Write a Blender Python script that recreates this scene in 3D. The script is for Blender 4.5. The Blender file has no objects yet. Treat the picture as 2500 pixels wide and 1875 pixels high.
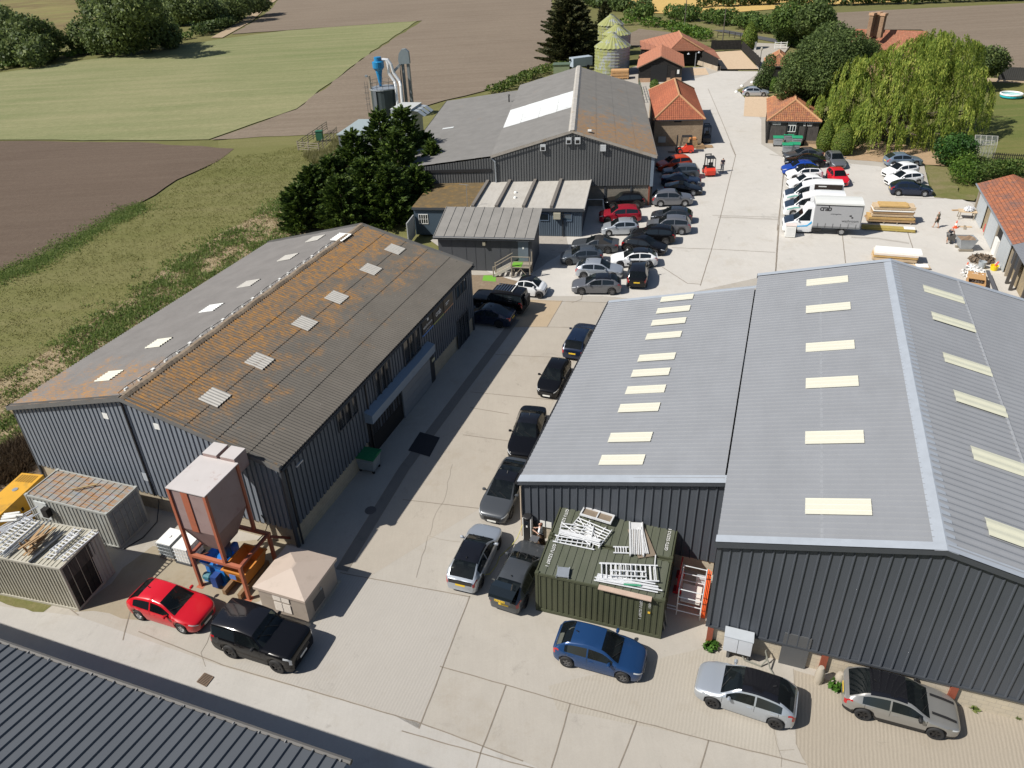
import bpy, math, random
import numpy as np
from mathutils import Vector, Matrix
R = math.radians
rnd = random.Random(7)
scene = bpy.context.scene
col = scene.collection

# ------------------------------------------------------------- camera
FPX, PITCH, ROLL, CAMH = 1733.0, R(30.14), R(-2.06), 28.65
SX, SY = .0209, .0636                     # the yard climbs gently away from the camera
cd = bpy.data.cameras.new('camera'); cam = bpy.data.objects.new('camera', cd); col.objects.link(cam)
cd.sensor_width = 36; cd.lens = FPX / 2500 * 36; cd.clip_start = .5; cd.clip_end = 6000
cam.matrix_world = Matrix.Translation((0, 0, CAMH)) @ Matrix.Rotation(R(90) - PITCH, 4, 'X') @ Matrix.Rotation(ROLL, 4, 'Z')
scene.camera = cam
# ------------------------------------------------------------- light
SUN_EL, SUN_AZ = R(45.5), R(198)          # shadows fall towards azimuth 18 degrees (x towards y)
w = bpy.data.worlds.new('World'); scene.world = w; w.use_nodes = True
nt = w.node_tree; bg = nt.nodes['Background']; sky = nt.nodes.new('ShaderNodeTexSky')
sky.sky_type = 'NISHITA'; sky.sun_disc = False; sky.sun_elevation = SUN_EL; sky.sun_rotation = R(90) - SUN_AZ
nt.links.new(sky.outputs[0], bg.inputs[0]); bg.inputs[1].default_value = .062
sl = bpy.data.lights.new('sun', 'SUN'); sl.energy = 4.7; sl.angle = R(.53); sl.color = (1, .955, .88)
so = bpy.data.objects.new('sun', sl); col.objects.link(so)
sdir = Vector((math.cos(SUN_EL) * math.cos(SUN_AZ), math.cos(SUN_EL) * math.sin(SUN_AZ), math.sin(SUN_EL)))
so.rotation_euler = (-sdir).to_track_quat('-Z', 'Y').to_euler(); so.location = (-60, -20, 80)
vs = scene.view_settings; vs.view_transform = 'Standard'; vs.look = 'None'; vs.exposure = .37; vs.gamma = 1
vs.use_curve_mapping = False

# ------------------------------------------------------------- picture ray -> point of the place
def G(x, y): return SX * x + SY * y
def at(px, py, h=0.0):
 """x, y of the point that stands h above the sloping ground and is seen at pixel px, py of the photograph"""
 a = (px - 1250) / FPX; b = -(py - 937.5) / FPX
 cr, sr = math.cos(ROLL), math.sin(ROLL); x = a * cr - b * sr; u = a * sr + b * cr
 c, s = math.cos(PITCH), math.sin(PITCH); d = (x, c + u * s, -s + u * c)
 t = (CAMH - h) / (SX * d[0] + SY * d[1] - d[2])
 return (d[0] * t, d[1] * t, h)
VW = {'A': (0, 1000, .36166), 'B': (0, 500, .36166), 'C': (700, 500, .36166), 'D': (1000, 1000, .36166), 'E': (1000, 100, .27125),
  'F': (1400, 350, .22604), 'G': (1850, 200, .29532), 'H': (1300, 0, .27125), 'I': (1800, 0, .31646), 'J': (0, 0, .31646),
  'K': (650, 100, .27125), 'L': (1700, 1350, .36166), 'M': (1000, 380, .22604), 'N': (1780, 180, .09946), 'O': (2300, 400, .12056),
  'P': (2300, 560, .14472), 'Q': (1280, 1230, .21097), 'R': (0, 1100, .24111), 'S': (0, 1500, .40687), 'T': (1650, 1250, .24111),
  'U': (600, 1000, .21097), 'W': (0, 0, 1.1302), 'X': (0, 0, 1.0), 'Z1': (1350, 560, .13562), 'Z2': (1440, 450, .12658),
  'Z3': (1580, 360, .09946), 'Z4': (1900, 350, .09042), 'Z6': (1080, 1120, .24119), 'Z7': (1140, 660, .09946), 'Z8': (1880, 440, .17179),
  'Y1': (1340, 1500, .11754), 'Y2': (880, 700, .14467), 'Y3': (400, 1100, .22906), 'Y4': (600, 1300, .15072), 'Y5': (1640, 1330, .16275),
  'Y6': (880, 160, .10246), 'Y7': (1540, 60, .1085), 'Y8': (2080, 470, .12658)}
def P(k, x, y, h=0.0):
 a, b, s = VW[k]; return at(a + s * x, b + s * y, h)

# ------------------------------------------------------------- mesh building
class Fr:
 """a local frame on the ground: origin, direction of its first axis"""
 def __init__(s, o, ang, h=0.0): s.o = (o[0], o[1]); s.h = h; s.c, s.s = math.cos(ang), math.sin(ang); s.ang = ang
 def __call__(s, a, b, c=0.0): return (s.o[0] + a * s.c - b * s.s, s.o[1] + a * s.s + b * s.c, s.h + c)
 def inv(s, p): x, y = p[0] - s.o[0], p[1] - s.o[1]; return (x * s.c + y * s.s, -x * s.s + y * s.c)
 def sub(s, a, b, c=0.0, ang=0.0): p = s(a, b, c); return Fr(p, s.ang + ang, p[2])
WORLD = Fr((0, 0), 0)
class MB:
 def __init__(s, fr=WORLD): s.v = []; s.f = []; s.uv = []; s.fr = fr; s.hasuv = False
 def face(s, pts, uv=None):
  n = len(s.v); s.v += [tuple(p) for p in pts]; s.f.append(tuple(range(n, n + len(pts))))
  if uv: s.hasuv = True
  s.uv += list(uv) if uv else [(0, 0)] * len(pts)
  return s
 def grid(s, rows, closed=False, uv=None):
  n = len(s.v); m = len(rows[0])
  for r in rows: s.v += [tuple(p) for p in r]
  for i in range(len(rows) - 1):
   for j in range(m if closed else m - 1):
    k = (j + 1) % m
    s.f.append((n + i * m + j, n + i * m + k, n + (i + 1) * m + k, n + (i + 1) * m + j))
    if uv: s.hasuv = True; s.uv += [uv[i][j], uv[i][k], uv[i + 1][k], uv[i + 1][j]]
    else: s.uv += [(0, 0)] * 4
  return s
 def box(s, x0, x1, y0, y1, z0, z1):
  p = [(x, y, z) for z in (z0, z1) for y in (y0, y1) for x in (x0, x1)]
  L, W, H = x1 - x0, y1 - y0, z1 - z0
  for q, (a, b) in (((0, 2, 3, 1), (W, L)), ((4, 5, 7, 6), (L, W)), ((0, 1, 5, 4), (L, H)), ((2, 6, 7, 3), (H, L)), ((0, 4, 6, 2), (H, W)), ((1, 3, 7, 5), (W, H))):
   s.face([p[i] for i in q], [(0, 0), (a, 0), (a, b), (0, b)] if q[0] in (4,) or q == (0, 1, 5, 4) or q == (1, 3, 7, 5) else [(0, 0), (0, a), (b, a), (b, 0)])
  return s
 def beam(s, p, q, w, h=None, up=(0, 0, 1)):
  h = h or w; p = Vector(p); q = Vector(q); d = (q - p).normalized(); u = Vector(up)
  if abs(d.dot(u)) > .98: u = Vector((1, 0, 0))
  a = d.cross(u).normalized() * w / 2; b = a.cross(d).normalized() * h / 2
  r = [[p + a - b, p + a + b, p - a + b, p - a - b], [q + a - b, q + a + b, q - a + b, q - a - b]]
  s.grid(r, True); s.face(r[0][::-1]); s.face(r[1]); return s
 def tube(s, pts, r, n=8, caps=True, r2=None):
  pts = [Vector(p) for p in pts]; rows = []
  for i, p in enumerate(pts):
   d = (pts[min(i + 1, len(pts) - 1)] - pts[max(i - 1, 0)]).normalized()
   u = Vector((0, 0, 1)) if abs(d.z) < .9 else Vector((1, 0, 0))
   a = d.cross(u).normalized(); b = d.cross(a)
   rr = r if r2 is None else r + (r2 - r) * i / (len(pts) - 1)
   rows.append([p + (a * math.cos(t) + b * math.sin(t)) * rr for t in [2 * math.pi * k / n for k in range(n)]])
  s.grid(rows, True)
  if caps: s.face(rows[0][::-1]); s.face(rows[-1])
  return s
 def lathe(s, c, prof, n=16, axis='z', cap=True):
  rows = []
  for r, z in prof:
   row = []
   for k in range(n):
    t = 2 * math.pi * k / n; x, y = r * math.cos(t), r * math.sin(t)
    row.append((c[0] + x, c[1] + y, c[2] + z) if axis == 'z' else ((c[0] + x, c[1] + z, c[2] + y) if axis == 'y' else (c[0] + z, c[1] + x, c[2] + y)))
   rows.append(row)
  s.grid(rows, True)
  if cap: s.face(rows[0][::-1]); s.face(rows[-1])
  return s
 def prism(s, poly, z0, z1):
  s.face([(x, y, z1) for x, y in poly]); s.face([(x, y, z0) for x, y in poly][::-1])
  for i in range(len(poly)):
   a, b = poly[i], poly[(i + 1) % len(poly)]
   L = math.hypot(b[0] - a[0], b[1] - a[1])
   s.face([(*a, z0), (*b, z0), (*b, z1), (*a, z1)], [(0, 0), (L, 0), (L, z1 - z0), (0, z1 - z0)])
  return s
 def sheet(s, o, u, v, n, s0, s1, tb, tt, prof=None, row=None, lap=.0):
  """a profiled sheet: o+u*a+v*t, n is its normal, prof=(kind, pitch, depth); tb/tt bottom and top t of each a"""
  o, u, v, n = Vector(o), Vector(u), Vector(v), Vector(n)
  sm = []
  if prof is None:
   k = max(2, int((s1 - s0) / 1.0) + 1); sm = [(s0 + (s1 - s0) * i / (k - 1), 0) for i in range(k)]
  else:
   kind, pitch, dep = prof; k = max(1, round((s1 - s0) / pitch)); pt = (s1 - s0) / k
   pat = {'sin': [(i / 6, .5 - .5 * math.cos(2 * math.pi * i / 6)) for i in range(6)],
     'box': [(0, 0), (.42, 0), (.5, 1), (.92, 1)], 'rib': [(0, 0), (.78, 0), (.84, 1), (.94, 1)],
     'half': [(0, 0), (.34, 0), (.36, 1), (.98, 1)], 'tile': [(0, .15), (.25, .0), (.45, .15), (.6, .7), (.75, 1), (.9, .7)],
     'seam': [(0, 0), (.93, 0), (.935, 1), (.995, 1)]}[kind]
   for i in range(k): sm += [(s0 + pt * (i + f), d * dep) for f, d in pat]
   sm.append((s1, pat[0][1] * dep))
  gt = (lambda f, a: f(a) if callable(f) else f)
  if row is None:
   rows = [[o + u * a + v * gt(f, a) + n * d for a, d in sm] for f in (tb, tt)]
   s.grid(rows, uv=[[(a, gt(f, a)) for a, d in sm] for f in (tb, tt)])
  else:
   hi = max(gt(tt, a) for a, d in sm); lo = min(gt(tb, a) for a, d in sm); k = max(1, math.ceil((hi - lo) / row))
   for i in range(k):
    t0, t1 = lo + i * row, lo + (i + 1) * row; r0, r1, u0, u1 = [], [], [], []
    seg = []
    for a, d in sm:
     b, t = gt(tb, a), gt(tt, a)
     x0 = min(max(t0, b), t); x1 = min(max(t1, b), t)
     r0.append(o + u * a + v * x0 + n * (d + lap)); r1.append(o + u * a + v * x1 + n * d); u0.append((a, x0)); u1.append((a, x1))
    n0 = len(s.v); m = len(sm); s.v += [tuple(p) for p in r0 + r1]
    for j in range(m - 1):
     if u1[j][1] - u0[j][1] < 1e-4 and u1[j + 1][1] - u0[j + 1][1] < 1e-4: continue
     s.f.append((n0 + j, n0 + j + 1, n0 + m + j + 1, n0 + m + j)); s.hasuv = True
     s.uv += [u0[j], u0[j + 1], u1[j + 1], u1[j]]
  return s
 def pts(s):
  v = np.array(s.v, float).reshape(-1, 3); f = s.fr
  x = f.o[0] + v[:, 0] * f.c - v[:, 1] * f.s; y = f.o[1] + v[:, 0] * f.s + v[:, 1] * f.c
  return np.stack([x, y, v[:, 2] + f.h + G(x, y)], 1)
 def build(s, name, m, parent=None, smooth=None, label=None, merge=False):
  pv = s.pts(); o = Vector((0, 0, 0))
  if parent is not None: o = world_loc(parent)
  else: o = Vector(((pv[:, 0].min() + pv[:, 0].max()) / 2, (pv[:, 1].min() + pv[:, 1].max()) / 2, pv[:, 2].min()))
  me = bpy.data.meshes.new(name); me.from_pydata((pv - np.array(o)).tolist(), [], s.f)
  if s.hasuv:
   l = me.uv_layers.new(name='UVMap'); l.data.foreach_set('uv', np.array(s.uv, 'f').ravel())
  if merge or smooth:
   import bmesh
   bm = bmesh.new(); bm.from_mesh(me); bmesh.ops.remove_doubles(bm, verts=bm.verts, dist=1e-4); bm.to_mesh(me); bm.free()
  if smooth:
   me.shade_smooth(); me.set_sharp_from_angle(angle=R(smooth))
  me.materials.append(m)
  ob = bpy.data.objects.new(name, me); col.objects.link(ob)
  if parent is not None: ob.parent = parent
  else: ob.location = o
  if label: ob['label'] = label
  return ob
def world_loc(o):
 p = Vector(o.location)
 while o.parent is not None: o = o.parent; p += Vector(o.location)
 return p
def tag(o, label=None, cat=None, group=None, kind=None):
 if label: o['label'] = label
 if cat: o['category'] = cat
 if group: o['group'] = group
 if kind: o['kind'] = kind
 return o
def thing(name, label, cat, p, group=None):
 o = bpy.data.objects.new(name, None); col.objects.link(o)
 o.location = (p[0], p[1], G(p[0], p[1]) + (p[2] if len(p) > 2 else 0)); o.empty_display_size = .3
 return tag(o, label, cat, group)
def copy_tree(o, parent=None):
 c = o.copy(); col.objects.link(c); c.parent = parent
 for ch in list(o.children): copy_tree(ch, c)
 return c
def array_mesh(name, m, verts, nper, parent=None, smooth=False):
 """many separate nper-gons from one numpy array of vertices already in place (world)"""
 o = np.array(world_loc(parent)) if parent is not None else np.zeros(3)
 v = np.asarray(verts, 'f').reshape(-1, 3) - o; nf = len(v) // nper
 me = bpy.data.meshes.new(name); me.vertices.add(len(v)); me.vertices.foreach_set('co', v.astype('f').ravel())
 me.loops.add(len(v)); me.loops.foreach_set('vertex_index', np.arange(len(v), dtype='i'))
 me.polygons.add(nf); me.polygons.foreach_set('loop_start', np.arange(0, len(v), nper, dtype='i'))
 me.update(calc_edges=True); me.validate()
 me.materials.append(m); ob = bpy.data.objects.new(name, me); col.objects.link(ob)
 if parent is not None: ob.parent = parent
 return ob
def text_mesh(name, s, m, parent, o, u, v, size, align='CENTER', bold=0, sp=1.0):
 """lettering as a thin mesh lying on the plane o + u*x + v*y (flat-world points)"""
 cu = bpy.data.curves.new(name, 'FONT'); cu.body = s; cu.size = size; cu.align_x = align; cu.align_y = 'CENTER'; cu.space_character = sp
 cu.resolution_u = 3; cu.offset = bold
 t = bpy.data.objects.new(name, cu); col.objects.link(t)
 dg = bpy.context.evaluated_depsgraph_get(); me = bpy.data.meshes.new_from_object(t.evaluated_get(dg)); bpy.data.objects.remove(t)
 o, u, v = Vector(o), Vector(u).normalized(), Vector(v).normalized(); pl = world_loc(parent)
 for vv in me.vertices:
  q = o + u * vv.co.x + v * vv.co.y
  vv.co = Vector((q.x, q.y, q.z + G(q.x, q.y))) - pl
 me.materials.clear(); me.materials.append(m); ob = bpy.data.objects.new(name, me); col.objects.link(ob); ob.parent = parent
 return ob

# ------------------------------------------------------------- materials
MATS = {}
class NT:
 def __init__(s, name):
  s.m = bpy.data.materials.new(name); s.m.use_nodes = True; s.t = s.m.node_tree; s.b = s.t.nodes['Principled BSDF']
  s.geo = s.t.nodes.new('ShaderNodeNewGeometry')
 def n(s, ty, **k):
  q = s.t.nodes.new('ShaderNode' + ty)
  for a, b in k.items():
   if a in ('ins',):
    for i, val in b.items():
     if hasattr(val, 'is_linked') or isinstance(val, bpy.types.NodeSocket): s.t.links.new(val, q.inputs[i])
     else: q.inputs[i].default_value = val
   else: setattr(q, a, b)
  return q
 def pos(s, scale=(1, 1, 1), rot=0.0):
  mp = s.n('Mapping', ins={0: s.geo.outputs['Position'], 2: (0, 0, rot), 3: scale}); return mp.outputs[0]
 def uv(s, scale=(1, 1, 1)):
  tc = s.n('TexCoord'); mp = s.n('Mapping', ins={0: tc.outputs['UV'], 3: scale}); return mp.outputs[0]
 def noise(s, vec, scale, detail=4, rough=.6, dist=0.0):
  return s.n('TexNoise', ins={'Vector': vec, 'Scale': scale, 'Detail': detail, 'Roughness': rough, 'Distortion': dist}).outputs[0]
 def ramp(s, f, stops):
  r = s.n('ValToRGB', ins={0: f}); e = r.color_ramp.elements
  while len(e) < len(stops): e.new(.5)
  for k, (p, c) in zip(e, stops):
   k.position = p; k.color = (*c, 1) if len(c) == 3 else c
  return r.outputs[0]
 def mask(s, f, lo, hi): return s.n('MapRange', ins={0: f, 1: lo, 2: hi, 3: 0.0, 4: 1.0}).outputs[0]
 def mix(s, f, a, b, mode='MIX'):
  q = s.n('MixRGB', blend_type=mode)
  for i, val in enumerate((f, a, b)):
   if isinstance(val, bpy.types.NodeSocket): s.t.links.new(val, q.inputs[i])
   else: q.inputs[i].default_value = val if i == 0 else (*val, 1)
  return q.outputs[0]
 def math(s, op, a, b=0.0): return s.n('Math', operation=op, ins={0: a, 1: b}).outputs[0]
 def out(s, colr, rough=.7, metal=0.0, bump=None, bstr=.3, bdist=.02, spec=.5, coat=0.0):
  for i, val in (('Base Color', colr), ('Roughness', rough), ('Metallic', metal), ('Specular IOR Level', spec), ('Coat Weight', coat)):
   if isinstance(val, bpy.types.NodeSocket): s.t.links.new(val, s.b.inputs[i])
   else: s.b.inputs[i].default_value = (*val, 1) if i == 'Base Color' else val
  if bump is not None:
   q = s.n('Bump', ins={'Height': bump, 'Strength': bstr, 'Distance': bdist}); s.t.links.new(q.outputs[0], s.b.inputs['Normal'])
  return s.m
def C(c, k): return tuple(min(1, x * k) for x in c)
def mat(name, c=(.5, .5, .5), rough=.6, metal=0.0, var=.15, scale=2.0, coat=0.0, spec=.5, dirt=None, dlo=.55, dhi=.75, dscale=1.3):
 if name in MATS: return MATS[name]
 t = NT(name)
 cc = t.mix(t.noise(t.pos(), scale, 5, .65), C(c, 1 - var), C(c, 1 + var)) if var else c
 if dirt is not None: cc = t.mix(t.mask(t.noise(t.pos(), dscale, 8, .7), dlo, dhi), cc, dirt)
 MATS[name] = t.out(cc, rough, metal, spec=spec, coat=coat); return MATS[name]
def paint(name, c, rough=.28, metal=0.0):
 return mat(name, c, rough, metal, var=0, coat=.45)
# ------------------------------------------------------------- ground materials
def m_concrete(name, base, rib=.0, ang=R(69), warm=(1.0, .93, .82)):
 t = NT(name); p = t.pos()
 big = t.noise(p, .12, 6, .6); mid = t.noise(p, .9, 8, .72); fine = t.noise(p, 14, 4, .7)
 br = t.noise(t.pos((1, .035, 1), 0), 9, 3, .6) if rib == 0 else t.noise(t.pos((1, 1, 1), 0), 9, 2, .6)
 c = t.mix(big, C(base, .86), C(base, 1.1)); c = t.mix(t.mask(mid, .3, .75), t.mix(.35, c, C(base, .72), 'MIX'), c)
 c = t.mix(t.math('MULTIPLY', t.mask(t.noise(p, .35, 9, .75), .55, .74), .55), c, tuple(a * b * .72 for a, b in zip(base, warm)))
 c = t.mix(t.math('MULTIPLY', t.mask(t.noise(p, .55, 9, .8, .8), .58, .7), .5), c, C(base, .55))
 c = t.mix(t.math('MULTIPLY', t.mask(t.noise(p, .7, 5, .6, 1.5), .69, .76), .45), c, C(base, .42))
 c = t.mix(t.math('MULTIPLY', t.mask(fine, .35, .8), .22), c, C(base, .6))
 h = fine
 if rib:
  mp = t.n('Mapping', ins={0: t.geo.outputs['Position'], 2: (0, 0, -ang)}); q = t.n('VectorMath', operation='ADD', ins={0: mp.outputs[0]})
  nv = t.noise(p, 1.2, 4, .6); cmb = t.n('CombineXYZ', ins={1: t.math('MULTIPLY', nv, .12)}); t.t.links.new(cmb.outputs[0], q.inputs[1])
  wv = t.n('TexWave', wave_type='BANDS', bands_direction='Y', ins={0: q.outputs[0], 1: 2.1, 2: 1.0, 3: 3, 4: 3}).outputs[1]
  wm = t.math('MULTIPLY', t.mask(wv, .1, .9), rib)
  c = t.mix(t.math('MULTIPLY', wm, t.mask(mid, .2, .6)), c, C(base, .62)); h = t.math('ADD', fine, wv)
 else:
  c = t.mix(t.math('MULTIPLY', t.mask(br, .4, .8), .12), c, C(base, .6))
 MATS[name] = t.out(c, .9, bump=h, bstr=.25, bdist=.01, spec=.25); return MATS[name]
def m_field(name, c1, c2, c3, furrow=R(70), fs=1.0, s3=.02, bands=.3, fine=2.2):
 t = NT(name); p = t.pos()
 n1 = t.noise(p, s3, 8, .62, .6); n2 = t.noise(p, fine, 8, .8); n3 = t.noise(t.pos((fs, fs * .02, 1), -furrow), 1.0, 4, .65)
 n3 = t.noise(t.n('Mapping', ins={0: t.geo.outputs['Position'], 2: (0, 0, -furrow), 3: (.02 * fs, .9 * fs, 1)}).outputs[0], 1.0, 4, .7)
 c = t.mix(t.mask(n1, .35, .65), c1, c2); c = t.mix(t.math('MULTIPLY', t.mask(n3, .35, .72), bands), c, c3)
 c = t.mix(t.math('MULTIPLY', t.mask(n2, .3, .7), .5), c, C(c1, .6))
 c = t.mix(t.math('MULTIPLY', t.mask(t.noise(p, fine * 2.1, 4, .9), .6, .75), .5), c, C(c3, 1.25))
 MATS[name] = t.out(c, .95, bump=n2, bstr=.5, bdist=.12, spec=.1); return MATS[name]
conc = m_concrete('concrete', (.405, .375, .33)); conc_rib = m_concrete('ribbed_concrete', (.37, .325, .262), rib=.5, ang=R(69))
conc_pale = m_concrete('pale_concrete', (.44, .42, .39)); conc_warm = m_concrete('warm_concrete', (.40, .36, .305))
conc_far = m_concrete('far_concrete', (.53, .505, .465))
conc_stain = m_concrete('stained_concrete', (.33, .285, .21), warm=(.9, .75, .5)); conc_dark = m_concrete('channel_concrete', (.22, .20, .175))
joint_m = mat('joint', (.21, .18, .145), .95, var=.4, scale=3)
soil = m_field('ploughed_soil', (.112, .082, .062), (.135, .10, .076), (.185, .145, .112), R(62), 1.0, .03, .35, 2.2)
soil_far = m_field('far_soil', (.18, .142, .107), (.21, .168, .127), (.28, .23, .178), R(78), .8, .02, .6, 1.4)
pasture = m_field('pasture', (.165, .19, .082), (.235, .235, .12), (.37, .32, .19), R(14), .35, .022, .5, 1.1)
rough = m_field('rough_grass_ground', (.135, .14, .048), (.17, .165, .062), (.24, .21, .11), R(62), .5, .05, .5, 2.6)
bank = m_field('bank_earth', (.24, .20, .105), (.35, .27, .175), (.43, .34, .235), R(62), .6, .09, .55, 1.6)
lawn = m_field('lawn', (.10, .135, .035), (.17, .16, .055), (.235, .19, .085), R(80), .8, .06, .5, 3)
wheat = m_field('wheat', (.50, .34, .115), (.56, .385, .14), (.60, .43, .18), R(10), .5, .01, .4, .5)
heath = m_field('rough_meadow', (.19, .19, .07), (.10, .05, .042), (.30, .22, .11), R(5), .25, .035, .7, .5)
meadow = m_field('green_meadow', (.10, .17, .03), (.13, .19, .04), (.16, .2, .06), R(10), .6, .03, .3, .6)
verge = m_field('verge', (.12, .14, .035), (.2, .17, .085), (.28, .22, .14), R(60), .9, .4, .5, 3)
gravel = mat('gravel', (.50, .375, .255), .95, var=.25, scale=5, dirt=(.40, .30, .2)); bark = mat('bark_earth', (.2, .15, .1), .95, var=.4, scale=4, dirt=(.28, .23, .17))
grey_gravel = mat('grey_gravel', (.33, .30, .265), .95, var=.4, scale=9, dirt=(.2, .18, .16))
road_m = mat('asphalt', (.07, .07, .072), .9, var=.2, scale=2); base_m = m_field('farmland', (.12, .13, .045), (.16, .15, .06), (.2, .17, .08), R(30), .3, .01, .4, .4)
track_m = mat('dry_track', (.33, .25, .16), .95, var=.25, scale=1)

# ------------------------------------------------------------- ground
def ragged(poly, amp, step):
 r = random.Random(len(poly) * 13 + int(amp * 100)); o = []
 for i in range(len(poly)):
  a, b = poly[i], poly[(i + 1) % len(poly)]; L = math.hypot(b[0] - a[0], b[1] - a[1]); k = max(1, int(L / step))
  for j in range(k):
   f = j / k; o.append((a[0] + (b[0] - a[0]) * f + (r.uniform(-amp, amp) if j else 0), a[1] + (b[1] - a[1]) * f + (r.uniform(-amp, amp) if j else 0)))
 return o
def sheet_on(name, pts, h, m, rag=None):
 poly = [p[:2] for p in pts]
 if rag: poly = ragged(poly, *rag)
 o = MB().face([(x, y, h) for x, y in poly]).build(name, m)
 me = o.data
 if me.polygons[0].normal.z < 0: me.flip_normals()
 return tag(o, kind='structure')
def PW(*xy): return [P('W', x, y) for x, y in xy]
MB().face([(-700, -60, -.34), (900, -60, -.34), (900, 1500, -.34), (-700, 1500, -.34)]).build('ground', base_m)['kind'] = 'structure'
lift = .004
def FLV(n): return -.27 + .03 * n
sheet_on('rough_grass_field', PW((-900, 900), (-500, 700), (0, 600), (150, 540), (480, 335), (470, 300), (720, 270), (930, 235), (1100, 180), (1200, 130), (1245, 200), (1300, 500), (900, 650), (650, 560), (300, 840), (60, 1120), (-300, 1500), (-1400, 1500)), FLV(1), rough, (.5, 4))
sheet_on('bare_earth_bank', PW((-500, 1250), (-100, 870), (60, 780), (330, 600), (520, 480), (640, 410), (760, 480), (640, 600), (300, 840), (120, 1000), (80, 1120), (0, 1200)), FLV(2), bank, (1.0, 2.5))
sheet_on('ploughed_field', PW((-1300, 330), (-500, 318), (0, 302), (300, 304), (505, 318), (470, 345), (380, 385), (300, 435), (150, 522), (0, 580), (-500, 780), (-1500, 1150)), FLV(2), soil, (.35, 3))
sheet_on('stubble_field', PW((-1500, 250), (-500, 190), (0, 155), (250, 118), (480, 82), (620, 64), (905, 42), (780, 125), (640, 232), (450, 298), (300, 300), (0, 299), (-500, 314), (-1500, 330)), FLV(2), pasture, (.4, 5))
sheet_on('ploughed_field', PW((455, 299), (640, 234), (782, 127), (912, 43), (500, 72), (560, 38), (585, 18), (600, 0), (640, -60), (1192, -40), (1192, 60), (1200, 105), (1185, 140), (1080, 185), (960, 214), (730, 284)), FLV(3), soil_far, (.4, 4))
sheet_on('ploughed_field', PW((1380, 60), (1500, 75), (1390, 100), (1330, 90)), FLV(3), soil_far, (.3, 3))
sheet_on('rough_meadow', PW((-1500, 200), (-300, 140), (180, 82), (230, -60), (-900, -15)), FLV(2), heath)
sheet_on('green_meadow', PW((330, 60), (470, 45), (520, 20), (600, -30), (250, -60), (230, 60)), FLV(2), meadow)
sheet_on('farm_track', PW((480, 80), (545, 44), (575, 15), (610, -10), (590, -10), (560, 12), (525, 42), (455, 80)), FLV(4), track_m)
sheet_on('wheat_field', PW((1290, -70), (1310, 4), (1340, 22), (1440, 28), (1560, 27), (1800, 8), (2300, -14), (3300, -60), (3300, -95), (1290, -95)), FLV(3), wheat)
sheet_on('ploughed_field', PW((1600, 33), (1800, 26), (2212, 5), (3000, -30), (3400, 150), (2700, 190), (2212, 160), (1990, 62), (1700, 62)), FLV(3), soil_far)
sheet_on('grass_verge', PW((1300, 30), (1420, 34), (1600, 30), (1640, 60), (1900, 115), (2212, 165), (2500, 220), (1700, 300), (1560, 100), (1380, 80)), FLV(2), verge)
sheet_on('lawn', PW((1700, 130), (1900, 100), (2212, 150), (2900, 210), (3000, 420), (2500, 400), (2120, 430), (2060, 432), (1990, 408), (1960, 330), (1830, 200)), FLV(4), lawn)
sheet_on('lane', PW((1540, 64), (1568, 70), (1700, 95), (1770, 110), (1900, 130), (1900, 119), (1770, 100), (1700, 87), (1565, 63)), FLV(5), road_m)
sheet_on('sandy_path', PW((2130, 175), (2212, 178), (2600, 190), (2600, 181), (2212, 170), (2120, 166)), FLV(6), track_m)
Y = PW((-400, 1700), (-500, 1290), (-120, 1200), (70, 1010), (300, 960), (800, 600), (1000, 570), (930, 520), (1180, 350), (1280, 190), (1350, 150), (1420, 130)) \
 + [P('H', *q) for q in ((1340, 700), (1300, 610), (1660, 600), (1700, 640), (2040, 640), (1940, 450), (2000, 385), (2330, 400), (2200, 560))] \
 + [P('I', *q) for q in ((130, 650), (60, 680), (-20, 700), (30, 760), (220, 750), (230, 1100), (470, 1140), (700, 1215), (880, 1230), (1050, 1240), (1180, 1260), (1440, 1270), (1500, 1530), (1830, 1560))] \
 + PW((2130, 440), (2330, 640), (2800, 900), (2600, 1750))
sheet_on('concrete_yard', Y, lift * 5, conc)
hh = lift * 6
far = PW((1410, 650), (1300, 640), (1160, 640), (1000, 560)) + [P('H', *q) for q in ((1450, 1300), (1500, 1000), (1340, 740), (1700, 640), (2040, 650), (1840, 800), (1900, 870), (2060, 1080), (2060, 1300))] + PW((1690, 340), (1900, 360), (2100, 440), (2200, 560), (2330, 640), (2800, 900), (2600, 1600), (1950, 1100), (1640, 600))
sheet_on('far_concrete_apron', far, hh, conc_far)
sheet_on('ribbed_concrete_slab', [P('L', *q) for q in ((655, 790), (1000, 900), (1400, 900), (1800, 1030), (2500, 1150), (2900, 1700), (900, 1700), (720, 1390), (670, 1290))], hh, conc_rib, (.05, .6))
sheet_on('ribbed_concrete_slab', [P('L', *q) for q in ((-1000, 900), (60, 640), (400, 720), (520, 830), (540, 1000), (540, 1230), (565, 1390), (0, 1240), (-940, 1060))], hh, m_concrete('ribbed_concrete_light', (.40, .365, .31), rib=.3, ang=R(69)), (.04, .6))
sheet_on('ribbed_concrete_slab', PW((735, 1240), (1015, 1290), (905, 1575), (840, 1540), (500, 1440), (690, 1350), (720, 1300)), hh, m_concrete('ribbed_concrete_pale', (.405, .38, .345), rib=.22, ang=R(69)), (.03, .8))
sheet_on('warm_concrete_slab', PW((1225, 650), (1310, 655), (1250, 760), (1130, 1000), (1100, 1060), (800, 1245), (735, 1238), (900, 960), (1110, 740)), hh, conc_warm)
sheet_on('warm_concrete_slab', [P('C', *q) for q in ((1450, 830), (1760, 824), (1862, 650), (1610, 640), (1600, 720))], hh * 1.2, m_concrete('orange_concrete', (.42, .33, .225)))
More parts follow.
